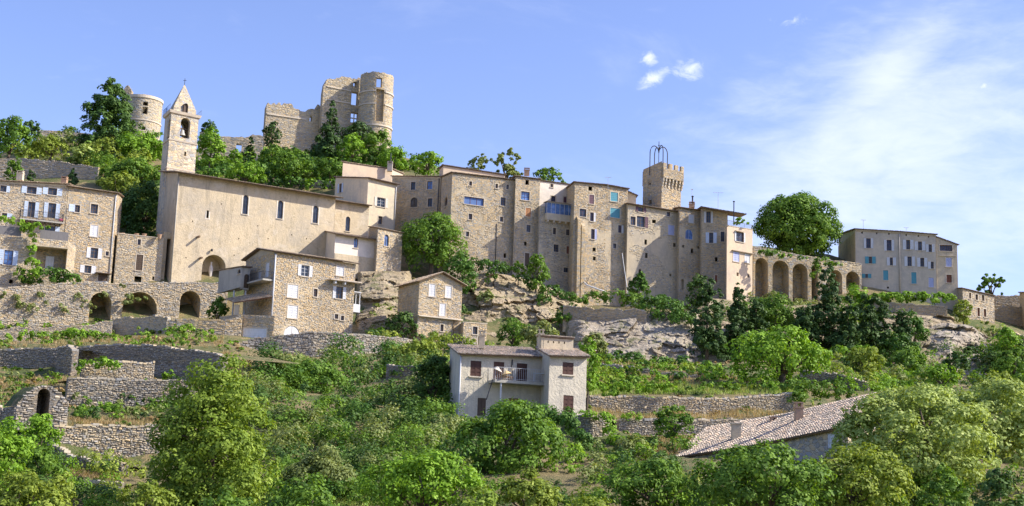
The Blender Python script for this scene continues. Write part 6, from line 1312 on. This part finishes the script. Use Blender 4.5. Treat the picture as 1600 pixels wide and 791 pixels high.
# ------------------------------------------------------------------ rock faces
rock('rock_face', 'tan crumbling rock face under the long row of houses', [[(700, 432, 217), (760, 420, 219), (820, 428, 220), (870, 448, 220), (905, 462, 219)], [(690, 462, 214), (750, 458, 214), (810, 466, 214), (870, 478, 214), (920, 488, 214)], [(690, 500, 208), (760, 500, 208), (820, 506, 208), (880, 512, 208), (930, 520, 208)], [(690, 548, 198), (760, 545, 200), (820, 548, 200), (890, 552, 198), (940, 556, 198)]], 'rock_tan', 1.9, 3, 150, 90, 0.2)
rock('rock_face', 'pale smooth cliff face below the crumbling ledge wall', [[(880, 498, 203), (960, 496, 203), (1020, 486, 204), (1100, 480, 206)], [(885, 515, 201), (960, 512, 200.5), (1030, 510, 201), (1100, 512, 202)], [(890, 540, 197), (960, 540, 196.5), (1030, 545, 196.5), (1110, 545, 198)], [(890, 566, 192), (960, 576, 191), (1030, 582, 191), (1110, 580, 192)]], 'rock_white', 1.3, 11, 150, 90, 0.3)
rock('rock_face', 'white weathered boulder cliff below the small low house', [[(1440, 505, 216), (1480, 500, 216), (1520, 506, 216), (1560, 530, 214)], [(1440, 530, 212), (1480, 525, 209), (1520, 528, 209), (1566, 550, 210)], [(1440, 560, 206), (1485, 560, 204), (1530, 562, 204), (1566, 575, 206)], [(1440, 600, 197), (1485, 600, 196), (1530, 600, 197), (1566, 600, 198)]], 'rock_white', 1.6, 23, 110, 80, 0.32)
rock('rock_face', 'brown rubble slope between corner house and gabled house', [[(556, 420, 212), (600, 418, 212), (640, 418, 214)], [(552, 455, 205), (600, 455, 203), (645, 460, 204)], [(550, 490, 196), (600, 490, 193), (645, 495, 193)], [(550, 530, 184), (600, 532, 182), (645, 540, 182)]], 'rock_brown', 1.6, 31, 90, 90, 0.3)
rock('rock_face', 'dark earthy rock band below the large grey house', [[(1370, 486, 221), (1420, 488, 221), (1500, 494, 220)], [(1370, 505, 216), (1430, 505, 216), (1505, 505, 216)], [(1370, 540, 208), (1440, 535, 210), (1500, 530, 212)], [(1370, 580, 196), (1440, 580, 198), (1500, 570, 204)]], 'rock_brown', 1.3, 37, 60, 40, 0.25)
rock('rock_face', 'rock footing below the pink house and viaduct', [[(1085, 462, 217), (1160, 466, 220), (1260, 474, 224), (1350, 468, 226)], [(1085, 485, 210), (1160, 490, 212), (1260, 496, 214), (1350, 495, 216)], [(1085, 530, 195), (1160, 530, 196), (1260, 535, 197), (1350, 540, 200)]], 'rock_brown', 1.2, 41, 70, 40, 0.22)

# ------------------------------------------------------------------ wild growth nobody could count
scrub('scrub', 'dense mixed scrub covering the slope left of the grey house', [(400, 585), (540, 570), (690, 575), (715, 640), (700, 700), (760, 760), (600, 800), (440, 800), (380, 700)], 170, (16, 34), ['leaf_green', 'leaf_dark', 'leaf_green', 'leaf_olive', 'leaf_ivy'], 1, tall=1.15)
scrub('scrub', 'low green plants on the terraces right of the grey house', [(925, 555), (1050, 575), (1240, 590), (1250, 612), (1100, 618), (930, 612)], 150, (8, 17), ['leaf_green', 'leaf_bright', 'leaf_ivy', 'leaf_lime', 'leaf_bright'], 2, tall=0.7)
scrub('scrub', 'bushes filling the right slope between fig tree and white cliff', [(1290, 555), (1450, 560), (1600, 560), (1620, 660), (1500, 640), (1330, 620), (1270, 600)], 130, (10, 24), ['leaf_green', 'leaf_yellow', 'leaf_dark', 'leaf_olive', 'leaf_bright'], 3)
scrub('scrub', 'undergrowth under the castle and behind the church roof', [(310, 258), (420, 246), (500, 250), (620, 240), (640, 280), (560, 278), (470, 288), (330, 282)], 100, (10, 22), ['leaf_green', 'leaf_dark', 'leaf_bright', 'leaf_ivy'], 4, tall=0.9)
scrub('scrub', 'undergrowth on the upper hillside left of the bell tower', [(-20, 215), (120, 215), (260, 215), (265, 330), (190, 340), (150, 262), (0, 248)], 120, (10, 22), ['leaf_green', 'leaf_dark', 'leaf_yellow', 'leaf_olive'], 5, tall=0.9)
scrub('scrub', 'thicket at the foot of the viaduct and pines', [(1090, 500), (1180, 482), (1290, 486), (1400, 490), (1430, 560), (1250, 565), (1100, 560)], 130, (13, 25), ['leaf_dark', 'leaf_green', 'leaf_dark', 'leaf_olive'], 6)
scrub('scrub', 'wild plants in the plot behind the sunlit lower left wall', [(112, 630), (250, 630), (320, 640), (250, 660), (110, 660)], 40, (8, 17), ['leaf_olive', 'leaf_green', 'leaf_bright', 'leaf_dark'], 7)
scrub('scrub', 'foreground undergrowth between the near trees', [(-20, 735), (200, 740), (430, 745), (950, 770), (1600, 745), (1620, 810), (-20, 810)], 120, (16, 34), ['leaf_green', 'leaf_dark', 'leaf_yellow', 'leaf_bright'], 8, tall=1.0)
scrub('scrub', 'low growth along the foot of the long house row', [(700, 440), (860, 445), (900, 468), (1000, 466), (1090, 468), (1090, 492), (1000, 487), (900, 482), (850, 460), (700, 455)], 70, (7, 14), ['leaf_green', 'leaf_yellow', 'leaf_dark'], 9, tall=0.8)
scrub('scrub', 'bushes on the rubble slope and around the gabled house', [(560, 495), (640, 500), (700, 540), (780, 545), (800, 590), (700, 580), (600, 560)], 60, (9, 20), ['leaf_green', 'leaf_olive', 'leaf_yellow', 'leaf_dark'], 10)
scrub('scrub', 'green plants around the lower terrace walls right of the grey house', [(900, 700), (1000, 690), (1080, 700), (1060, 740), (930, 760), (860, 740)], 60, (10, 22), ['leaf_green', 'leaf_dark', 'leaf_olive', 'leaf_bright'], 11)
scrub('scrub', 'weeds and low plants across the left terraces', [(-20, 500), (360, 505), (420, 560), (330, 660), (250, 720), (100, 740), (-20, 690)], 280, (4, 11), ['leaf_olive', 'leaf_bright', 'leaf_green', 'leaf_dry', 'leaf_lime'], 21, tall=0.6)
scrub('scrub', 'weeds and low plants on the open slopes right of centre', [(900, 540), (1300, 560), (1340, 640), (1220, 700), (1000, 720), (900, 640)], 200, (3, 8), ['leaf_olive', 'leaf_yellow', 'leaf_green', 'leaf_dry', 'leaf_pale'], 22, tall=0.6)
scrub('scrub', 'tufts and weeds on the rock faces and ledges', [(560, 430), (700, 440), (900, 450), (1110, 480), (1400, 480), (1560, 500), (1560, 590), (900, 560), (560, 530)], 150, (3, 8), ['leaf_olive', 'leaf_yellow', 'leaf_green', 'leaf_dark'], 23, tall=0.7)
scrub('scrub', 'bushes and tall weeds in front of the grey house left corner', [(690, 650), (770, 655), (780, 690), (680, 690)], 22, (10, 18), ['leaf_green', 'leaf_dark', 'leaf_olive'], 24)
scrub('scrub', 'dense low bushes right behind the church roof ridge', [(300, 258), (420, 262), (530, 275), (530, 305), (440, 296), (320, 282)], 70, (9, 18), ['leaf_green', 'leaf_bright', 'leaf_dark', 'leaf_ivy'], 25, tall=0.9)
scrub('scrub', 'shady bushes in the gap between left houses and church', [(180, 330), (262, 330), (266, 385), (182, 375)], 30, (10, 20), ['leaf_dark', 'leaf_ivy', 'leaf_green'], 26, tall=1.0)
scrub('scrub', 'open scrub on the slope beyond the right edge', [(1605, 540), (1900, 560), (1950, 780), (1605, 780)], 60, (14, 30), ['leaf_green', 'leaf_dark', 'leaf_olive', 'leaf_lime'], 27)
scrub('scrub', 'open scrub on the slope beyond the left edge', [(-10, 560), (-300, 560), (-300, 790), (-10, 790)], 50, (14, 30), ['leaf_green', 'leaf_dark', 'leaf_olive', 'leaf_lime'], 28)
scrub('scrub', 'bright garden plants below the arcaded retaining wall', [(-20, 512), (170, 512), (360, 522), (350, 545), (100, 542), (-20, 545)], 90, (6, 12), ['leaf_bright', 'leaf_lime', 'leaf_green', 'leaf_olive'], 29, tall=0.8)
scrub('scrub', 'green plants on the ledge behind the stone hut', [(-20, 588), (108, 590), (100, 625), (-20, 640)], 45, (5, 11), ['leaf_lime', 'leaf_green', 'leaf_olive', 'leaf_dry'], 30, tall=0.7)
scrub('scrub', 'shrubs on the far right bank below the road wall', [(1555, 535), (1600, 545), (1630, 560), (1630, 640), (1570, 620), (1555, 580)], 45, (9, 20), ['leaf_green', 'leaf_bright', 'leaf_dark'], 12)
grass_blades('dry_grass', 'dry golden grass on the terraces right of the grey house', [[(925, 640), (1250, 640), (1250, 658), (925, 658)], [(1000, 685), (1120, 685), (1120, 712), (1000, 712)], [(930, 560), (1080, 585), (1240, 600), (1240, 612), (930, 615)]], 420, (4, 8), 'leaf_dry', 1)
grass_blades('dry_grass', 'dry grass along the left terraces and banks', [[(350, 550), (420, 575), (400, 600), (330, 580)], [(110, 655), (250, 655), (250, 668), (110, 668)], [(0, 590), (110, 590), (110, 640), (0, 640)], [(100, 722), (190, 735), (190, 752), (100, 745)], [(0, 528), (350, 528), (350, 545), (0, 545)]], 260, (3, 7), 'leaf_dry', 2)
grass_blades('meadow_grass', 'pale green grass on the terraces and foreground clearing', [[(500, 755), (600, 755), (600, 791), (500, 791)], [(700, 655), (760, 655), (760, 675), (690, 675)], [(920, 600), (1250, 605), (1250, 618), (920, 618)]], 900, (4, 9), 'leaf_pale', 3)

# ------------------------------------------------------------------ trees and shrubs
T = tree
# foreground
T('broadleaf_tree', 'large yellow-green tree in left foreground in front of terraces', 'tree', (205, 556, 458, 830), 'cone', Y=74, seed=1, leafpx=4.2, dens=1.3, mat='leaf_lime')
T('broadleaf_tree', 'leafy bright green tree in front of the grey house balcony', 'tree', (712, 628, 882, 775), 'broad', Y=86, seed=2, leafpx=4.4, mat='leaf_green', dens=1.2)
T('broadleaf_tree', 'wide light green tree at bottom centre', 'tree', (560, 706, 765, 815), 'bright', Y=66, seed=3, leafpx=4.2)
T('laurel_shrub', 'glossy dark laurel bush in bottom right foreground', 'shrub', (1072, 694, 1310, 830), 'broad', Y=66, seed=4, leafpx=4.8)
T('laurel_shrub', 'rounded olive green bush right of the laurel in foreground', 'shrub', (1270, 697, 1425, 825), 'broad', Y=68, seed=5, leafpx=4.2, mat='leaf_yellow')
T('plane_tree', 'big pale yellow-green plane tree hiding the farm roof end', 'tree', (1303, 603, 1558, 790), 'plane', Y=73, seed=6, leafpx=4.4, dens=1.5, mat='leaf_pale')
T('plane_tree', 'pale plane tree at right edge behind the big one', 'tree', (1460, 592, 1650, 770), 'plane', Y=84, seed=7, leafpx=4.2, dens=1.4, mat='leaf_pale')
T('conifer', 'dark feathery conifer top at bottom right', 'tree', (1425, 728, 1530, 850), 'pine', Y=60, seed=8, leafpx=4.0, mat='leaf_green')
T('conifer', 'feathery conifer in the bottom right corner', 'tree', (1500, 735, 1625, 850), 'pine', Y=58, seed=9, leafpx=4.0, mat='leaf_dark')
T('shrub', 'dark green shrub left of the laurel at bottom', 'shrub', (945, 722, 1095, 820), 'broad', Y=72, seed=10, leafpx=4.2, mat='leaf_green')
T('shrub', 'yellowish shrub below the bright green tree at bottom', 'shrub', (775, 738, 880, 815), 'shrub_yellow', Y=70, seed=11, leafpx=4.0)
T('shrub', 'small yellow-green shrub in front of the large left tree', 'shrub', (180, 750, 278, 815), 'yellow', Y=66, seed=12, leafpx=4.0)
T('broadleaf_tree', 'bright green leafy tree at the left edge', 'tree', (-60, 655, 52, 800), 'bright', Y=74, seed=13, leafpx=4.2)
T('shrub', 'bright green shrub just below the stone hut', 'shrub', (22, 645, 95, 704), 'bright', Y=87, seed=14, leafpx=3.8)
T('shrub', 'dense round dark green shrub at lower left', 'shrub', (24, 699, 98, 752), 'broad', Y=80, seed=15, leafpx=3.8)
T('shrub', 'light yellow-green shrub in bottom left corner', 'shrub', (-30, 742, 112, 830), 'yellow', Y=64, seed=16, leafpx=4.2)
T('vine_shrub', 'lime green climbing shrub over stones at lower left', 'shrub', (60, 740, 118, 800), 'yellow', Y=70, seed=17, leafpx=3.8)
T('shrub', 'leafy green shrub at the bottom edge left of the wide light tree', 'shrub', (400, 745, 545, 850), 'broad', Y=56, seed=81, leafpx=4.6, mat='leaf_green')
T('shrub', 'lime shrub at the bottom edge right of the wide light tree', 'shrub', (690, 762, 800, 850), 'shrub_bright', Y=56, seed=82, leafpx=4.6, mat='leaf_lime')
T('shrub', 'yellow green shrub at the bottom edge below the grey house wing', 'shrub', (850, 765, 980, 850), 'shrub_yellow', Y=56, seed=83, leafpx=4.6)
T('shrub', 'mid green shrub filling the bottom edge below the large left tree', 'shrub', (290, 765, 430, 850), 'shrub', Y=56, seed=84, leafpx=4.6)
# middle slope
T('broadleaf_tree', 'small round tree with visible trunk beside the lower terrace wall', 'tree', (1022, 632, 1082, 690), 'broad', Y=101, seed=20, leafpx=3.2, bare=True)
T('fig_tree', 'spreading bright green fig tree on the right slope', 'tree', (1132, 512, 1302, 605), 'bright', Y=152, seed=21, leafpx=4.0, dens=0.8, bare=True)
T('olive_tree', 'grey green olive bush left of the terrace wall', 'tree', (950, 682, 1022, 745), 'olive', Y=92, seed=22)
T('broadleaf_tree', 'bright upright tree right of the grey house wing', 'tree', (898, 528, 938, 610), 'bright', Y=118, seed=23)
T('shrub', 'round green shrub left of two behind grey house chimney', 'shrub', (778, 496, 824, 545), 'broad', Y=165, seed=24)
T('olive_tree', 'silvery olive tree behind the grey house roof', 'tree', (812, 502, 874, 548), 'olive', Y=163, seed=25)
T('olive_tree', 'silvery olive bush on the slope below the pale cliff', 'tree', (905, 520, 948, 565), 'olive', Y=170, seed=26)
T('broadleaf_tree', 'dark bushy tree at the left wall of the grey house', 'tree', (640, 555, 716, 640), 'dark', Y=110, seed=27)
T('shrub', 'yellow green bush below the gabled house', 'shrub', (606, 530, 700, 590), 'yellow', Y=150, seed=28)
T('shrub', 'dark leafy shrub on rubble beside the gabled house', 'shrub', (604, 488, 652, 530), 'dark', Y=182, seed=29)
T('broadleaf_tree', 'green tree at the upper edge of the scrub slope', 'tree', (425, 565, 545, 640), 'broad', Y=132, seed=30)
T('broadleaf_tree', 'dark green tree in the middle of the scrub slope', 'tree', (545, 600, 650, 690), 'broad', Y=118, seed=31, mat='leaf_green')
T('tamarisk_shrub', 'pale feathery shrub at the top left of the scrub', 'shrub', (420, 556, 500, 605), 'olive', Y=146, seed=32, mat='leaf_pale')
T('shrub', 'lime shrub in the centre of the scrub slope', 'shrub', (625, 630, 668, 680), 'bright', Y=106, seed=33)
T('shrub', 'tall reed green shrub right of the large left tree', 'shrub', (445, 700, 560, 800), 'shrub', Y=78, seed=34, mat='leaf_olive')
# pines and cypresses below the viaduct
cy = 'dark conifers below the viaduct'
T('pine_tree', 'tall dark pine in front of the pink house', 'tree', (1074, 428, 1136, 562), 'pine', Y=186, seed=40, group=cy, dens=1.2)
T('pine_tree', 'dark pine second from the left below the row', 'tree', (1128, 450, 1182, 556), 'pine', Y=189, seed=41, group=cy, dens=1.5)
T('cypress_tree', 'slim cypress between the left two dark pines', 'tree', (1117, 446, 1132, 520), 'cypress', Y=196, seed=42, group=cy)
T('pine_tree', 'broad dark pine filling the gap between pines and viaduct foot', 'tree', (1150, 468, 1212, 556), 'pine', Y=192, seed=93, group=cy, dens=1.4)
T('cypress_tree', 'slim cypress just left of the first viaduct arch', 'tree', (1142, 440, 1160, 530), 'cypress', Y=199, seed=94, group=cy, dens=1.4)
T('pine_tree', 'dark pine between the two tall viaduct pines', 'tree', (1300, 462, 1350, 556), 'pine', Y=193, seed=95, group=cy, dens=1.4)
T('pine_tree', 'dark pine left of the right viaduct arches', 'tree', (1232, 470, 1282, 560), 'pine', Y=194, seed=96, group=cy, dens=1.4)
T('pine_tree', 'low dark pine in front of the garden wall rock band', 'tree', (1384, 488, 1436, 560), 'pine', Y=198, seed=97, group=cy, dens=1.4)
T('broadleaf_tree', 'green mixed tree between pines and viaduct arches', 'tree', (1172, 462, 1246, 540), 'dark', Y=196, seed=43, mat='leaf_green')
T('pine_tree', 'dark pine standing before the right viaduct arches', 'tree', (1262, 408, 1328, 560), 'pine', Y=196, seed=44, group=cy, dens=1.2)
T('pine_tree', 'dark spreading pine right of the viaduct', 'tree', (1322, 452, 1402, 556), 'pine', Y=198, seed=45, group=cy, dens=1.2)
T('broadleaf_tree', 'light green tree top beside the viaduct pine', 'tree', (1308, 440, 1362, 500), 'bright', Y=206, seed=46)
T('ivy_bush', 'dark ivy clump at the foot of the pink house', 'shrub', (1072, 428, 1106, 470), 'dark', Y=214, seed=47)
T('ivy_bush', 'ivy mound climbing the wall left of the niche', 'shrub', (982, 424, 1016, 470), 'ivy', Y=219, seed=48)
# right slope
for i, (b, sp, Y, lab) in enumerate([((1322, 540, 1382, 600), 'yellow', 168, 'olive yellow round shrub below the right pines'), ((1385, 545, 1450, 600), 'broad', 172, 'green shrub left of the white cliff foot'), ((1475, 548, 1515, 592), 'dark', 186, 'dark shrub growing on the white cliff'), ((1440, 570, 1500, 612), 'bright', 160, 'bright shrub under the white cliff'),
        ((1555, 510, 1590, 560), 'bright', 202, 'light green bush right of the white cliff'), ((1550, 545, 1610, 610), 'broad', 176, 'green bush at the right edge below the road'), ((1520, 578, 1600, 625), 'yellow', 150, 'yellowish bush behind the plane trees at right'), ((1400, 485, 1450, 545), 'ivy', 207, 'dark ivy bank under the garden vines'), ((1488, 468, 1522, 498), 'yellow', 220, 'dry bush at the corner of the beige end house'), ((1540, 505, 1560, 530), 'shrub_pale', 216, 'pale bush at foot of the small low house')]):
    T('shrub', lab, 'shrub', b, sp, Y=Y, seed=50 + i)
T('broadleaf_tree', 'small tree on the skyline at far right', 'tree', (1522, 422, 1578, 462), 'sparse', Y=252, seed=61, dens=1.2, mat='leaf_green')
T('plane_tree', 'large dense round plane tree on the viaduct terrace', 'tree', (1179, 302, 1314, 418), 'plane', Y=238, seed=62, leafpx=3.0, dens=2.4, mat='leaf_green', trunk_px=9)
T('broadleaf_tree', 'dark bushy tree under the first viaduct arches', 'tree', (1165, 470, 1235, 552), 'dark', Y=206, seed=85)
T('broadleaf_tree', 'dark leafy tree under the third viaduct arch', 'tree', (1225, 472, 1285, 560), 'dark', Y=204, seed=86)
T('ivy_bush', 'low dark bush at the foot of the pines on the right', 'shrub', (1370, 520, 1440, 575), 'dark', Y=196, seed=87, mat='leaf_ivy')
# middle greenery
T('broadleaf_tree', 'large dark green bushy tree below the shaded stone house', 'tree', (622, 332, 730, 424), 'broad', Y=219, seed=63, leafpx=3.0, dens=1.2)
T('fig_bush', 'hanging pale green fig bush above the gabled house roof', 'shrub', (692, 392, 745, 446), 'olive', Y=211, seed=64, leafpx=3.2, mat='leaf_ivy')
T('shrub', 'green bush on the rock under the narrow orange shutter house', 'shrub', (815, 396, 858, 440), 'broad', Y=216, seed=65)
T('shrub', 'small bush on the rock edge under the picture window house', 'shrub', (797, 405, 822, 432), 'shrub', Y=217, seed=66)
foliage_mass('ivy_curtain', 'ivy trailing along the rock edge below the picture window house', 'ivy', [(735, 415, 217, 18, 10), (760, 418, 217, 18, 9), (780, 420, 217, 14, 9), (725, 428, 215, 10, 14), (768, 434, 214, 7, 12)], 'leaf_ivy', seed=1)
foliage_mass('ivy_curtain', 'ivy hanging from the rock under the glazed balcony house', 'ivy', [(815, 440, 216, 12, 8), (838, 446, 216, 14, 9), (860, 456, 217, 14, 10), (885, 466, 217, 14, 8), (850, 470, 213, 10, 14)], 'leaf_ivy', seed=21)
T('shrub', 'small olive bush in the middle of the tan rock face', 'shrub', (742, 452, 776, 480), 'shrub_olive', Y=211.5, seed=90)
T('shrub', 'low green bush at the right foot of tan rock face', 'shrub', (862, 484, 905, 520), 'shrub', Y=206, seed=91)
T('shrub', 'small dark bush at the left of the tan rock face', 'shrub', (700, 470, 728, 500), 'shrub_dark', Y=208, seed=92)
foliage_mass('ivy_curtain', 'big dark ivy mass over the cliff below the row', 'ivy', [(1020, 478, 207, 18, 12), (1045, 490, 203, 24, 16), (1068, 502, 200, 18, 14), (1035, 472, 208, 18, 8)], 'leaf_ivy', seed=2, dens=1.2)
foliage_mass('hedge', 'green hedge along the crumbling ledge wall below the row', 'hedge', [(905, 470, 212, 14, 5), (930, 466, 213, 18, 8), (960, 466, 213, 20, 9), (988, 470, 213, 16, 10)], 'leaf_green', seed=3)
foliage_mass('grape_vine', 'bright grape vine row along the garden wall of large grey house', 'vine', [(1372 + i * 12, 467 + (i > 5) * 2, 222.5, 13, 8) for i in range(10)], 'leaf_bright', seed=4, leafpx=3.4)
foliage_mass('climbing_vine', 'lime green vine climbing the left terrace house', 'vine', [(10, 344, 187.6, 14, 4), (28, 350, 187.6, 10, 6), (42, 358, 187.6, 8, 8), (50, 374, 187.6, 6, 12), (48, 392, 187.6, 7, 8), (55, 354, 187.6, 12, 4), (72, 358, 187.6, 9, 3), (25, 425, 187, 12, 6), (50, 415, 187, 12, 9), (58, 428, 187, 14, 8), (38, 435, 187, 10, 5)], 'leaf_bright', seed=5, leafpx=3.2)
foliage_mass('hedge', 'dark clipped hedge in front of the left terrace house', 'hedge', [(70, 432, 187.5, 18, 11), (95, 434, 187.5, 16, 10), (112, 436, 188.5, 14, 6), (50, 438, 187.5, 14, 7)], 'leaf_ivy', seed=6, dens=1.2)
foliage_mass('grape_vine', 'row of bright vegetable plants along the top of left terraces', 'vine', [(8, 530, 168, 14, 6), (34, 527, 168, 12, 9), (60, 529, 168, 18, 8), (90, 529, 168, 18, 8), (118, 526, 168, 18, 11), (142, 529, 168, 18, 8), (165, 531, 168, 18, 8), (186, 534, 168, 14, 6)], 'leaf_bright', seed=7, leafpx=3.2)
foliage_mass('grape_vine', 'bright vine on a pergola before the short sunlit wall', 'vine', [(126, 573, 116.5, 8, 8), (142, 570, 116.5, 12, 7), (160, 568, 116.5, 12, 8), (178, 572, 116.5, 10, 7)], 'leaf_bright', seed=8, leafpx=3.4)
T('shrub', 'small bright shrub at the right end of the sunlit wall', 'shrub', (254, 574, 272, 596), 'shrub_bright', Y=117, seed=70)
foliage_mass('grape_vine', 'green vine hanging over the yard wall beside the garage', 'vine', [(268, 520, 173.5, 10, 7), (282, 516, 173.4, 12, 6), (295, 513, 173.6, 8, 5)], 'leaf_bright', seed=9, leafpx=3.2)
T('shrub', 'flowering bush against the arch wall beside the cabin', 'shrub', (324, 463, 357, 508), 'shrub_olive', Y=188, seed=71, mat='leaf_green')
foliage_mass('ivy_curtain', 'ivy hedge covering the wall in front of the grey house', 'ivy', [(826, 650, 98, 22, 10), (850, 655, 98, 22, 16), (880, 660, 97, 20, 18), (905, 690, 96, 14, 18), (895, 672, 97, 18, 14)], 'leaf_ivy', seed=10, leafpx=3.6)
foliage_mass('grape_vine', 'vine hedge along the top of the upper right terrace wall', 'vine', [(935 + 18 * i, 607 + (i % 2) * 2, 126.5, 13, 6) for i in range(7)] + [(958, 622, 126.4, 7, 12), (950, 614, 126.4, 8, 8)], 'leaf_bright', seed=11, leafpx=3.2)
foliage_mass('grape_vine', 'vine cascading over the wall at the foot of the grey wing', 'vine', [(915, 650, 100, 18, 5), (945, 655, 100, 12, 8), (952, 672, 100, 8, 14), (960, 690, 100, 9, 8), (985, 652, 108, 14, 5)], 'leaf_bright', seed=12, leafpx=3.4)
foliage_mass('hedge', 'dark hedge line on the terrace below the pale cliff', 'hedge', [(962, 556, 168, 14, 7), (990, 562, 168, 18, 8), (1030, 570, 167, 20, 9), (1065, 570, 167, 16, 10), (1100, 577, 168, 18, 8), (1140, 582, 168, 20, 8), (1180, 588, 167, 20, 8)], 'leaf_ivy', seed=13)
foliage_mass('hedge', 'rounded green hedge on the terrace beside the farm roof', 'hedge', [(1240, 605, 135, 18, 9), (1265, 612, 132, 22, 12), (1295, 612, 132, 20, 11), (1320, 618, 132, 18, 8), (1250, 625, 128, 16, 10)], 'leaf_green', seed=14)
foliage_mass('wall_creeper', 'straggling creeper over the left half of the arcaded wall', 'creeper', [(8 + 14 * i, 462 + (i * 37 % 29), 179.3 + i * 0.66, 8 + i * 5 % 5, 5 + i * 3 % 5) for i in range(12)] + [(200, 470, 186.6, 8, 9), (222, 466, 187.4, 7, 6), (185, 448, 186.2, 12, 3), (120, 446, 183.4, 10, 3)], 'leaf_olive', seed=22, leafpx=2.8, dens=0.7)
foliage_mass('ivy_curtain', 'ivy tufts along the top of the viaduct', 'ivy', [(1195, 396, 224.6, 10, 4), (1212, 399, 224.8, 12, 5), (1228, 401, 225, 8, 4), (1255, 404, 225.6, 8, 3), (1285, 410, 226.5, 16, 5), (1305, 412, 227, 10, 3), (1277, 425, 226.5, 8, 14)], 'leaf_green', seed=15)
# upper hillside
hill = [('cedar_tree', 'tall dark cedar tree left of the round tower', (120, 116, 224, 262), 'cedar', 272, 'leaf_dark', 3.2), ('cypress_tree', 'thin small cypress below the cedar', (174, 214, 183, 266), 'cypress', 258, None, 2.6), ('broadleaf_tree', 'light green tree at upper left edge', (-20, 180, 48, 262), 'broad', 258, None, 3.2), ('pine_tree', 'dark pine behind the round pale bush at upper left', (28, 188, 66, 222), 'dark', 276, None, 3.0),
        ('shrub', 'round pale green bush on the upper left slope', (50, 210, 106, 252), 'yellow', 256, None, 2.8), ('shrub', 'yellowish bush above the long rubble wall', (26, 232, 60, 250), 'shrub_yellow', 247, None, 2.8), ('broadleaf_tree', 'silvery pale leafed bush between round bush and cedar', (108, 225, 150, 258), 'pale', 252, None, 3.0), ('broadleaf_tree', 'bright green tree under the round tower', (180, 200, 262, 268), 'bright', 262, None, 3.2), ('shrub', 'olive green bush at the foot of the cedar', (135, 215, 190, 262), 'yellow', 259, None, 3.0),
        ('broadleaf_tree', 'dark tree filling the gap left of the church', (182, 284, 266, 376), 'dark', 219, None, 3.0), ('broadleaf_tree', 'yellow-green tree above the tall narrow house roof', (150, 268, 222, 306), 'yellow', 226, None, 3.2), ('cypress_tree', 'small dark cypress behind the left house roof', (106, 262, 121, 296), 'cypress', 214, None, 2.6), ('broadleaf_tree', 'small green tree behind the left house chimney', (8, 245, 36, 285), 'broad', 222, None, 2.8), ('cypress_tree', 'slender young cypress in front of the long rubble wall', (44, 262, 54, 284), 'cypress', 216, None, 2.4),
        ('broadleaf_tree', 'deep green tree on the slope below the bright tree', (152, 248, 258, 300), 'broad', 236, 'leaf_green', 3.0), ('broadleaf_tree', 'bright willowy tree right of the bell tower', (308, 196, 352, 275), 'bright', 258, None, 3.0), ('shrub', 'dark bush on top of the ruin wall beside bell tower', (312, 188, 338, 214), 'dark', 284, None, 2.8), ('conifer', 'small dark spruce in front of the square hole ruin wall', (380, 212, 402, 264), 'pine', 272, None, 2.8), ('broadleaf_tree', 'bright green tree behind the church roof ridge', (420, 234, 490, 290), 'bright', 250, 'leaf_green', 3.0),
        ('shrub', 'light green bush above the church roof', (345, 254, 420, 284), 'bright', 246, None, 3.0), ('broadleaf_tree', 'rounded green tree between spruce and castle', (408, 224, 446, 266), 'broad', 270, None, 3.0), ('ivy_bush', 'dark ivy cloak on the left end of the broken castle wall', (410, 188, 440, 222), 'dark', 300.5, 'leaf_cypress', 2.8), ('cypress_tree', 'tall dark cypress in front of the castle', (497, 153, 535, 300), 'cypress', 282, None, 2.8), ('cypress_tree', 'short dark cypress left of the tall one', (486, 205, 508, 262), 'cypress', 286, None, 2.8), ('broadleaf_tree', 'bright green tree right of the tall cypress', (526, 208, 572, 262), 'bright', 278, None, 3.0),
        ('broadleaf_tree', 'lush light green tree under the round keep', (556, 206, 622, 262), 'bright', 284, 'leaf_green', 3.0), ('ivy_bush', 'dark ivy under the castle windows', (528, 190, 588, 222), 'dark', 303, 'leaf_cypress', 2.8), ('broadleaf_tree', 'green tree at the right end of the castle hill', (590, 228, 640, 275), 'bright', 270, None, 3.0), ('broadleaf_tree', 'bright airy tree behind the shaded stone house', (638, 234, 696, 280), 'bright', 262, None, 3.0), ('broadleaf_tree', 'grey green tree behind the salmon attic block', (716, 236, 770, 280), 'sparse', 258, 'leaf_olive', 3.0), ('broadleaf_tree', 'loose tall tree behind the left end of the row', (762, 224, 826, 285), 'sparse', 258, 'leaf_olive', 3.0), ('shrub', 'pale bush peeking over the roof of the narrow row house', (826, 260, 884, 288), 'olive', 256, 'leaf_green', 2.8),
        ('shrub', 'bright shrub by the ruin wall above church ridge', (355, 232, 380, 262), 'bright', 262, None, 2.8), ('shrub', 'pale bush near the wall behind church choir', (455, 270, 500, 292), 'shrub_yellow', 251, None, 2.8), ('broadleaf_tree', 'green tree left of the pink upper storey', (490, 244, 540, 292), 'broad', 250, None, 3.0)]
for i, (nm, lab, b, sp, Y, mt, lp) in enumerate(hill): T(nm, lab, 'tree' if 'tree' in nm or nm == 'conifer' else 'shrub', b, sp, Y=Y, seed=100 + i, leafpx=lp, mat=mt, dens={'cedar': 1.6, 'cypress': 1.6, 'sparse': 0.7}.get(sp, 1.0))
